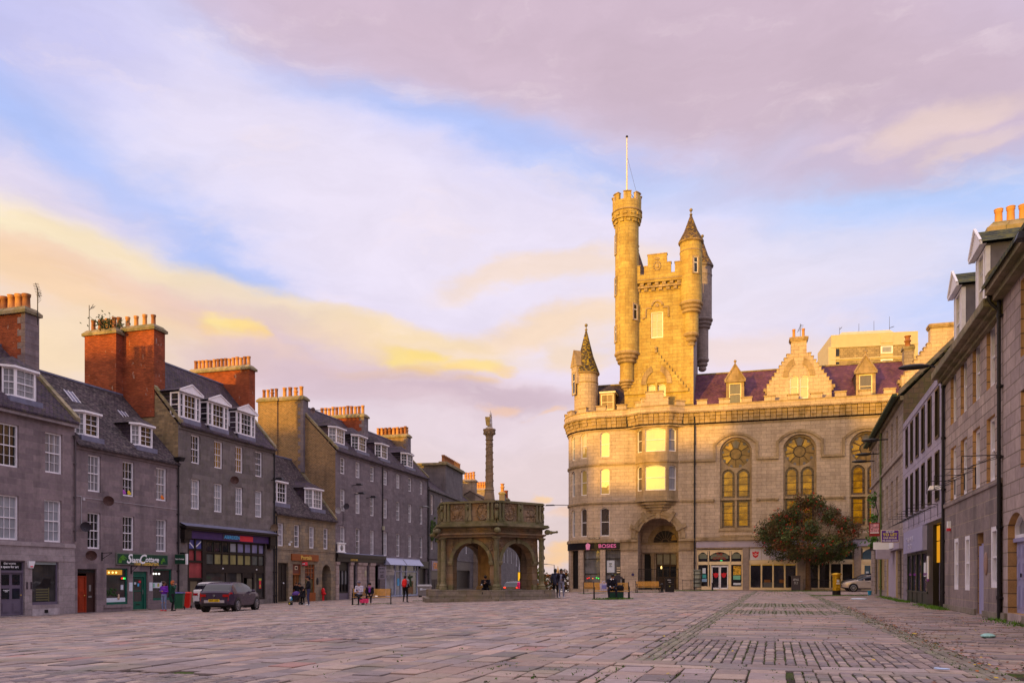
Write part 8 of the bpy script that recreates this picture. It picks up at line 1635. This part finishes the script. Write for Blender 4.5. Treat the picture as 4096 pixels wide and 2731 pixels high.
# pram
def pram(px,py):
    p=ground_at(px,py); o=thing('pushchair','black pushchair with a purple hood beside the woman bending down','pushchair',tuple(p),R(-60)); m=MB().use(IRON)
    for x in (-.24,.24): m.tube((x,-.35,.1),(x,.30,.75),.018); m.tube((x,.35,.1),(x,-.15,.6),.018); m.tube((x,.30,.75),(x,.5,1.02),.016)
    m.tube((-.24,.5,1.02),(.24,.5,1.02),.02); m.build('frame',o); m=MB().use(BLK); m.taper(-.22,.22,-.22,.16,.30,-.24,.24,-.30,.28,.62); m.build('seat',o)
    m=MB().use(plain('hood_purple',(.08,.03,.20),.6)); m.at(0,.05,.66,0,0,0); m.lathe([(.30,0),(.28,.12),(.18,.22),(.02,.26)],n=14,cap=False); m.T=None; m.build('hood',o)
    for x in (-.26,.26):
        for y in (-.35,.35): w=MB().use(TYRE); w.tube((x-.02,y,.09),(x+.02,y,.09),.09,.09,14); w.build('wheel',o)
    m=MB().use(CYAN); m.ball((0,-.30,.42),.14,8,5,(1.2,.8,1)); m.use(WLET); m.ball((.08,-.38,.46),.08,6,4); m.use(plain('toy_yellow',(.7,.6,.05),.5)); m.ball((.05,-.42,.1),.06,6,4); m.build('blanket',o)
pram(1183,2418)
# ================================================================ people
SK=(.42,.21,.13); 
def cap_mesh(v,f,p,q,r0,r1,n=10):
    p=Vector(p);q=Vector(q);d=q-p; L=d.length; d=d.normalized() if L>1e-5 else Vector((0,0,1)); u=d.orthogonal().normalized(); w=d.cross(u); st=[]
    for a in (-80,-50,-20,0): st.append((math.sin(R(a))*r0,math.cos(R(a))*r0))
    for a in (0,20,50,80): st.append((L+math.sin(R(a))*r1,math.cos(R(a))*r1))
    base=len(v)
    for t,r in st:
        for k in range(n): a=2*math.pi*k/n; v.append(tuple(p+d*t+u*r*math.cos(a)+w*r*math.sin(a)))
    m=len(st)
    for i in range(m-1):
        for k in range(n): j=(k+1)%n; f.append((base+i*n+k,base+i*n+j,base+(i+1)*n+j,base+(i+1)*n+k))
    f.append(tuple(base+k for k in range(n))[::-1]); f.append(tuple(base+(m-1)*n+k for k in range(n)))
def person(label,loc,rz,pose,cols,scale=1.0,extras=(),voxel=.013,group=None):
    """cols: tag->material; pose gives joints; one continuous remeshed surface"""
    J=dict(pel=(0,0,.95),che=(0,.01,1.28),nec=(0,0,1.47),hed=(0,.02,1.62),
        shL=(-.18,0,1.41),elL=(-.24,-.03,1.13),haL=(-.24,.05,.88),shR=(.18,0,1.41),elR=(.24,-.03,1.13),haR=(.24,.05,.88),
        hiL=(-.09,0,.92),knL=(-.10,.03,.50),anL=(-.10,-.02,.09),hiR=(.09,0,.92),knR=(.10,.03,.50),anR=(.10,-.02,.09),look=(0,1,0),toeL=None,toeR=None); J.update(pose); J={k:(Vector(v) if v is not None else None) for k,v in J.items() if v is None or isinstance(v,tuple)}
    C=[]   # (p,q,r0,r1,tag)
    A=lambda p,q,a,b,t:C.append((Vector(p),Vector(q),a,b,t))
    fw=J['look'].normalized(); side=Vector((fw.y,-fw.x,0)).normalized() if abs(fw.z)<.95 else Vector((1,0,0)); up=side.cross(fw).normalized(); h=J['hed']
    A(J['pel']+Vector((-.055,0,0)),J['pel']+Vector((.055,0,0)),.125,.125,'leg'); bulk=pose.get('bulk',1) if isinstance(pose.get('bulk',1),(int,float)) else 1
    for sx in (-.05,.05): A(J['pel']+Vector((sx,0,.06)),J['che']+Vector((sx*1.3,0,0)),.115*bulk,.125*bulk,'top')
    A(J['che'],J['nec']+Vector((0,0,-.08)),.12*bulk,.09,'top'); A(J['shL'],J['shR'],.072*bulk,.072*bulk,'top'); A(J['nec']-Vector((0,0,.03)),h-up*.06,.052,.05,'skin')
    A(h-up*.03,h+up*.055-fw*.012,.078,.088,'skin'); A(h-up*.06+fw*.035,h-up*.075+fw*.035,.045,.035,'skin'); A(h+fw*.085-up*.01,h+fw*.108-up*.025,.012,.015,'skin')
    for s in (-1,1): A(h+side*s*.085-up*.0,h+side*s*.088-up*.03,.018,.013,'skin'); A(h+side*s*.034+fw*.082+up*.018,h+side*s*.036+fw*.082+up*.018,.0125,.0125,'eye'); A(h+side*s*.018+fw*.080-up*.055,h+fw*.084-up*.055,.010,.010,'mouth')
    hs=pose.get('hair',.012) if not isinstance(pose.get('hair',.012),tuple) else .012
    A(h+up*.045-fw*.03,h+up*.07-fw*.01,.085+hs,.080+hs,'hair'); A(h-fw*.05,h-fw*.05+up*.03,.075+hs,.08+hs,'hair')
    if 'hairlong' in pose: 
        for s in (-1,0,1): A(h-fw*.06+side*s*.06,h-fw*.07+side*s*.085-up*pose['hairlong'],.06,.045,'hair')
    for s in 'LR':
        sh,el,ha=J['sh'+s],J['el'+s],J['ha'+s]; A(sh,el,.060*bulk,.046*bulk,'top'); A(el,ha,.045*bulk,.034*bulk,'top'); d=(ha-el).normalized(); curl=pose.get('curl'+s,None); cd=(Vector(curl).normalized() if curl else (d+Vector((0,.35,0))).normalized())
        palm=ha+d*.065; A(ha+d*.01,palm,.030,.034,'skin'); sd=d.cross(Vector((0,1,0.01))).normalized() if abs(d.y)<.9 else Vector((1,0,0))
        for k,(o_,l) in enumerate(((-.028,.062),(-.010,.072),(.009,.068),(.027,.052))): b0=palm+sd*o_+d*.015; mid=b0+(d*.7+cd*.4).normalized()*l*.55; A(b0,mid,.0115,.010,'skin'); A(mid,mid+(d*.3+cd*.8).normalized()*l*.5,.010,.0085,'skin')
        tb=ha+d*.03+Vector((0,.022,0)); A(tb,tb+(d*.6+Vector((0,.8,0))).normalized()*.05,.013,.011,'skin')
        hi,kn,an=J['hi'+s],J['kn'+s],J['an'+s]; A(hi,kn,.092,.064,'leg'); A(kn,an,.062,.042,'leg'); toe=J['toe'+s]
        if toe is None: toe=an+Vector((.02*(1 if s=='R' else -1),.16,-.045))
        A(an+Vector((0,0,-.035)),toe,.042,.036,'shoe'); A(an+Vector((0,-.03,-.045)),an+Vector((0,.03,-.045)),.040,.040,'shoe')
    for e in extras: A(*e)
    v=[];f=[]
    for p,q,a,b,t in C: cap_mesh(v,f,p,q,a,b)
    me=D.meshes.new('tmp'); me.from_pydata(v,[],f); t=D.objects.new('tmp',me); COL.objects.link(t); rm=t.modifiers.new('r','REMESH'); rm.mode='VOXEL'; rm.voxel_size=voxel; sm=t.modifiers.new('s','SMOOTH'); sm.factor=.5; sm.iterations=2
    dg=bpy.context.evaluated_depsgraph_get(); ev=D.meshes.new_from_object(t.evaluated_get(dg)); D.objects.remove(t); D.meshes.remove(me)
    n=len(ev.polygons); cen=np.empty(n*3); ev.polygons.foreach_get('center',cen); cen=cen.reshape(-1,3); best=np.full(n,9e9); idx=np.zeros(n,int); tags=sorted(set(c[4] for c in C))
    for p,q,a,b,tg in C:
        P0=np.array(p);Q=np.array(q);d=Q-P0; l2=max(d@d,1e-9); tt=np.clip(((cen-P0)@d)/l2,0,1); dist=np.linalg.norm(cen-(P0+tt[:,None]*d),axis=1)-(a+(b-a)*tt)
        if tg in ('eye','mouth','mark'): dist-=.008
        mk=dist<best; best[mk]=dist[mk]; idx[mk]=tags.index(tg)
    ev.materials.clear()
    for tg in tags: ev.materials.append(cols.get(tg) or {'skin':cols.get('skin') or plain('skin_light',SK,.55,.06,6),'eye':plain('eye_dark',(.02,.012,.01),.4),'mouth':plain('lips',(.30,.09,.07),.5)}.get(tg) or BLK)
    ev.polygons.foreach_set('material_index',idx.astype(np.int32)); ev.polygons.foreach_set('use_smooth',[True]*n); ev.name='person'
    o=link('person',ev,loc=tuple(loc),rot=(0,0,rz)); o.scale=(scale,)*3; tag(o,label,'person',group); return o
cl=lambda n,c,r=.8: plain('cloth_'+n,c,r,.15,6,.15)
BLKC=cl('black',(.013,.012,.016)); NAVY=cl('navy',(.03,.032,.06)); JEAN=cl('jeans',(.20,.25,.40)); JEAND=cl('jeans_dark',(.05,.05,.11)); WSH=plain('shoe_white',(.62,.62,.66),.5); BSH=plain('shoe_black',(.012,.011,.012),.5); HBLK=plain('hair_black',(.012,.009,.008),.5); HBR=plain('hair_brown',(.06,.03,.018),.5); SKD=plain('skin_brown',(.22,.105,.06),.5,.06,6); SKM=plain('skin_light',SK,.55,.06,6)
def held(par,name,box,mat,loc,rot=(0,0,0)):
    m=MB().use(mat); m.box(*box); return m.build(name,par,loc=loc,rot=rot)
# 1 woman in purple
p=ground_at(656,2443); o=person('woman in a purple jumper and ripped jeans looking at her phone by the restaurant window',p,R(170),dict(look=(0,.75,-.6),elL=(-.24,.0,1.14),haL=(-.10,.24,1.17),elR=(.24,.0,1.14),haR=(.10,.24,1.17),hairlong=.28,curlL=(1,.2,0),curlR=(-1,.2,0)),dict(top=cl('purple',(.16,.03,.36)),leg=JEAN,shoe=plain('shoe_red',(.70,.06,.06),.5),hair=HBR,mark=SKM),.96,extras=(((-.10,.085,.53),(-.10,.085,.50),.022,.022,'mark'),((.10,.085,.52),(.10,.085,.49),.022,.022,'mark')))
held(o,'phone',(-.06,.06,-.01,.01,-.05,.05),plain('phone_case',(.12,.08,.35),.4),(0,.34,1.22))
# 2 woman in green coat
p=ground_at(690,2442); o=person('woman in a long dark green coat with ginger hair, hand raised to her face',p,R(-60),dict(look=(.1,1,-.1),elR=(.26,.10,1.30),haR=(.08,.16,1.50),hairlong=.06),dict(top=cl('green',(.012,.055,.035)),leg=BLKC,shoe=BSH,hair=plain('hair_ginger',(.40,.10,.02),.6)),.97,extras=(((0,0,1.05),(0,0,.62),.15,.17,'top'),))
# 3 person in the doorway
p=ground_at(1176,2412); p=Vector(FL.w(28.0,-.12,0)); p.z=-.86; person('person in black standing in the doorway with a hand at the mouth',p,R(160),dict(look=(-.3,1,-.1),elR=(.22,.12,1.20),haR=(.08,.16,1.48)),dict(top=BLKC,leg=BLKC,shoe=BSH,hair=HBLK),.93,group=None)
# 4 bending woman
p=ground_at(1211,2417); o=person('woman in a black coat leaning forward beside the pushchair',p,R(150),dict(pel=(0,-.05,.90),che=(0,.12,1.16),nec=(0,.24,1.29),hed=(0,.33,1.40),shL=(-.17,.20,1.24),shR=(.17,.20,1.24),elL=(-.20,.28,.98),haL=(-.14,.42,.80),elR=(.22,.22,.98),haR=(.2,.34,.82),hiL=(-.08,-.05,.88),hiR=(.08,-.05,.88),look=(.1,.9,-.35)),dict(top=BLKC,leg=BLKC,shoe=WSH,hair=HBLK),.95,extras=(((0,-.05,.95),(0,-.04,.62),.14,.18,'top'),))
m=MB().use(BLKC); m.taper(-.16,.16,-.06,.06,0,-.12,.12,-.04,.04,.20); m.tube((-.12,0,.2),(0,0,.42),.01); m.tube((.12,0,.2),(0,0,.42),.01); b=m.build('handbag',loc=(p.x+.05,p.y-.38,p.z+.52)); tag(b,'black handbag hanging from the hand of the bending woman','handbag')
# 5 man in black jacket
p=ground_at(1234,2421); person('man in a black jacket and cap, navy trousers and white shoes facing the bending woman',p,R(100),dict(look=(0,1,-.15),elL=(-.27,.02,1.14),haL=(-.22,.22,.98),bulk=1.08,hair=.016),dict(top=BLKC,leg=JEAND,shoe=WSH,hair=BLKC),1.03,extras=(((0,.06,1.70),(0,.15,1.69),.05,.02,'hair'),))
# 6,7 seated on the left bench (bench local: front is -y, rz 8 deg)
def sit(bc,brz,x,face=0,dz=0,y=.0): v=Matrix.Rotation(brz,4,'Z')@Vector((x,y,0)); return Vector((bc.x+v.x,bc.y+v.y,bc.z+dz))
SITJ=dict(pel=(0,-.06,.54),che=(0,-.06,.88),nec=(0,-.02,1.06),hed=(0,.02,1.20),shL=(-.18,-.03,1.0),shR=(.18,-.03,1.0),elL=(-.23,.05,.74),elR=(.23,.05,.74),haL=(-.08,.26,.68),haR=(.08,.26,.68),hiL=(-.09,-.02,.52),hiR=(.09,-.02,.52),knL=(-.13,.40,.50),knR=(.13,.40,.50),anL=(-.13,.42,.09),anR=(.13,.42,.09))
d=dict(SITJ); d.update(knR=(.06,.42,.58),anR=(-.30,.62,.40),toeR=(-.42,.72,.36),look=(-.3,.9,-.4),haL=(-.10,.30,.74),haR=(.02,.30,.72))
p=sit(B4c,R(8),-.72,y=.0); o=person('man in a grey beanie and pale hoodie sitting with crossed legs, looking at his phone',p,R(188-18),d,dict(top=cl('hoodie',(.50,.46,.56)),leg=BLKC,shoe=BSH,hair=cl('beanie',(.16,.14,.19))),1.02); held(o,'phone',(-.035,.035,-.006,.006,-.07,.07),BLK,(-.03,.40,.80),(R(-30),0,0))
d=dict(SITJ); d.update(look=(-.25,1,-.05),haL=(-.14,.22,.62),haR=(.10,.24,.62),bulk=1.1,hair=.022)
p=sit(B4c,R(8),-.12,y=.02); o=person('woman in a black coat and mauve scarf sitting beside the man in the beanie',p,R(188-6),d,dict(top=BLKC,leg=BLKC,shoe=plain('shoe_beige',(.35,.25,.18),.5),hair=HBLK,scarf=plain('scarf_mauve',(.28,.10,.20),.8,.2,9),mark=cl('violet',(.20,.05,.36))),.95,extras=(((-.05,.05,1.05),(.05,.05,1.05),.075,.075,'scarf'),((0,.07,.98),(0,.09,.78),.055,.05,'mark')))
m=MB().use(plain('bag_pink_check',(.75,.05,.16),.7,.6,14)); m.taper(-.24,.24,-.14,.14,.12,-.26,.26,-.15,.15,.36); m.use(plain('bag_green',(.03,.10,.06),.6)); m.box(-.15,.02,-.1,.1,0,.12); q=sit(B4c,R(8),-.42,y=-.32); m.use(IRON); m.tube((.1,.0,.3),(.12,.12,.98),.012); m.path([(.12,.12,.98),(.02,.12,1.10),(.24,.12,1.10),(.12,.12,.98)],.012); tg=m.build('shopping_bag',loc=tuple(q),rot=(0,0,R(8))); tag(tg,'pink checked shopping trolley bag between the two seated people','shopping bag')
# 8 walking with red backpack
p=ground_at(1621,2407); o=person('boy in black trousers walking away with a red backpack',p,R(-8),dict(knL=(-.10,.10,.52),anL=(-.10,-.10,.12),knR=(.10,.12,.50),anR=(.08,.14,.09),elL=(-.23,-.05,1.14),haL=(-.22,.10,.93),elR=(.23,.05,1.14),haR=(.2,.2,.96),look=(.35,1,-.25)),dict(top=cl('grey_hood',(.36,.33,.42)),leg=BLKC,shoe=BSH,hair=HBLK,low=BLKC),.98,extras=(((0,0,1.10),(0,0,.90),.135,.135,'low'),((.19,0,1.16),(.22,.12,.98),.055,.045,'low')))
m=MB().use(plain('backpack_red',(.78,.015,.012),.6,.1,4)); m.ball((0,-.20,1.22),.20,12,9,(.85,.55,1.35)); m.ball((0,-.27,1.10),.14,10,7,(.95,.5,.9)); m.tube((-.12,-.14,1.42),(-.14,.06,1.40),.022); m.tube((.12,-.14,1.42),(.14,.06,1.40),.022); bp_=m.build('backpack',smooth=True,loc=tuple(p),rot=(0,0,R(-8))); tag(bp_,'red backpack worn by the walking boy','backpack')
# 9 man seated on the cross
v=hexp(3.78,.45); d=dict(SITJ); S=.0; d.update(knL=(-.16,.34,.50),knR=(.16,.34,.50),anL=(-.14,.40,.10),anR=(.14,.40,.10),che=(0,.08,.86),nec=(0,.17,1.02),hed=(0,.24,1.13),shL=(-.19,.12,.96),shR=(.19,.12,.96),look=(0,.7,-.75),haL=(-.05,.40,.86),haR=(.08,.42,.80),elL=(-.26,.20,.72),elR=(.26,.20,.72))
pc=Vector(((1942-CX)/F*46.35,46.35,0)); o=person('man in a black tracksuit with white shoes sitting on the steps of the cross',Vector((pc.x,pc.y+.42,.43-.44)),R(180-2),d,dict(top=BLKC,leg=BLKC,shoe=WSH,hair=HBLK,mark=WSH),1.03,extras=(((-.25,.08,.88),(-.25,.1,.84),.03,.03,'mark'),((.25,.08,.88),(.25,.1,.84),.03,.03,'mark'),((.21,.26,.73),(.17,.30,.75),.045,.045,'mark'))); held(o,'phone',(-.07,.07,-.006,.006,-.035,.035),BLK,(.02,.50,.86),(R(-40),0,0))
# 10,11 standing pair
p=ground_at(2222,2390); person('man in a slate blue jacket seen from behind, near the edge of the cross',p,R(-12),dict(look=(.5,1,0),elR=(.26,.05,1.16),haR=(.2,.22,1.08),elL=(-.27,.02,1.15),haL=(-.26,.1,.92),bulk=1.12),dict(top=cl('slate',(.060,.062,.11)),leg=BLKC,shoe=BSH,hair=HBLK,skin=SKD),1.06,extras=(((0,-.01,1.05),(0,-.01,.92),.15,.155,'top'),((0,-.05,1.48),(0,-.03,1.50),.075,.07,'top')))
p=ground_at(2245,2390.5); person('man in open dark jacket, grey top and pale jeans, facing the camera',p,R(168),dict(look=(.15,1,0),elL=(-.28,.0,1.17),haL=(-.10,.20,1.12),elR=(.27,-.02,1.15),haR=(.24,.08,.92),knL=(-.13,.04,.5),anL=(-.15,.0,.09),bulk=1.05),dict(top=cl('plum_black',(.022,.015,.026)),leg=cl('jeans_pale',(.24,.24,.34)),shoe=WSH,hair=HBLK,skin=SKD,shirt=cl('shirt_grey',(.26,.26,.36))),1.04,extras=(((0,.075,1.36),(0,.075,.98),.075,.10,'shirt'),))
# 12 suited man on the bench
d=dict(SITJ); d.update(che=(0,.02,.88),nec=(-.01,.09,1.06),hed=(-.03,.14,1.19),shL=(-.20,.05,1.01),shR=(.20,.05,1.01),haL=(-.03,.38,.62),haR=(.05,.38,.64),elL=(-.25,.16,.70),elR=(.25,.16,.70),look=(.25,.85,-.5),knL=(-.20,.42,.50),knR=(.20,.42,.50),anL=(-.20,.46,.09),anR=(.19,.44,.09),bulk=1.08,hair=.014)
p=sit(B1c,R(-3),.02,y=-.02); o=person('young man in a dark suit leaning forward on the bench with his phone',p,R(180-3),d,dict(top=cl('suit',(.014,.012,.022),.7),leg=cl('suit',(.014,.012,.022),.7),shoe=BSH,hair=HBLK,mark=WLET),1.05,extras=(((-.05,.10,1.06),(-.01,.13,.98),.040,.02,'mark'),((.05,.10,1.06),(.01,.13,.98),.040,.02,'mark'),((.10,.31,.66),(.08,.34,.65),.040,.038,'mark'),((-.08,.31,.64),(-.06,.34,.63),.038,.037,'mark'))); held(o,'phone',(-.035,.035,-.006,.006,-.07,.07),BLK,(0,.48,.66),(R(-50),0,0))
m=MB().use(plain('carrier_bag',(.50,.46,.62),.6,.3,9)); m.taper(-.19,.19,-.09,.09,0,-.22,.22,-.12,.12,.42); m.use(plain('print_blue',(.22,.22,.55),.6)); m.box(-.12,.12,-.115,-.10,.12,.32); m.use(plain('carrier_bag',(.50,.46,.62))); m.path([(-.1,0,.42),(-.06,0,.52),(.06,0,.52),(.1,0,.42)],.014); q=sit(B1c,R(-3),-.43,y=-.05); bg=m.build('carrier_bag',loc=(q.x,q.y,q.z+.462)); tag(bg,'pale lilac carrier bag on the bench next to the suited man','bag')
m=MB().use(BLKC); m.ball((0,0,.16),.17,10,7,(1.3,.7,1.0)); m.tube((-.2,0,.2),(-.42,0,.52),.014); m.tube((.12,0,.24),(.16,0,.40),.02); q=sit(B1c,R(-3),.48,y=-.05); bg=m.build('shoulder_bag',loc=(q.x,q.y,q.z+.462)); tag(bg,'black shoulder bag on the bench at the suited man\'s side','bag')
# 13 person in pink beyond the cross
p=Vector(((2083-CX)/F*60,60,0)); p.z=G(p.x,p.y); d=dict(SITJ); person('person in a bright pink top sitting beyond the right arch of the cross',p+Vector((0,0,-.05)),R(10),d,dict(top=plain('cloth_pink',(.85,.03,.22),.8),leg=BLKC,shoe=BSH,hair=HBLK),1.08)
# red pillar / hydrant-like shape at the pend
w=FL.w(32.25,-.25,0); m=MB().use(plain('hydrant_red',(.60,.01,.015),.4,.1,4)); m.lathe([(.10,0),(.10,.5),(.17,.58),(.17,.95),(.12,1.08),(.03,1.15)],n=12); m.ball((.16,-.05,.62),.12,8,5); m.tube((0,-.1,.8),(0,-.2,.8),.06); o=m.build('standpipe',loc=(w[0],w[1],w[2])); tag(o,'red standpipe beside the dark arched pend','standpipe')
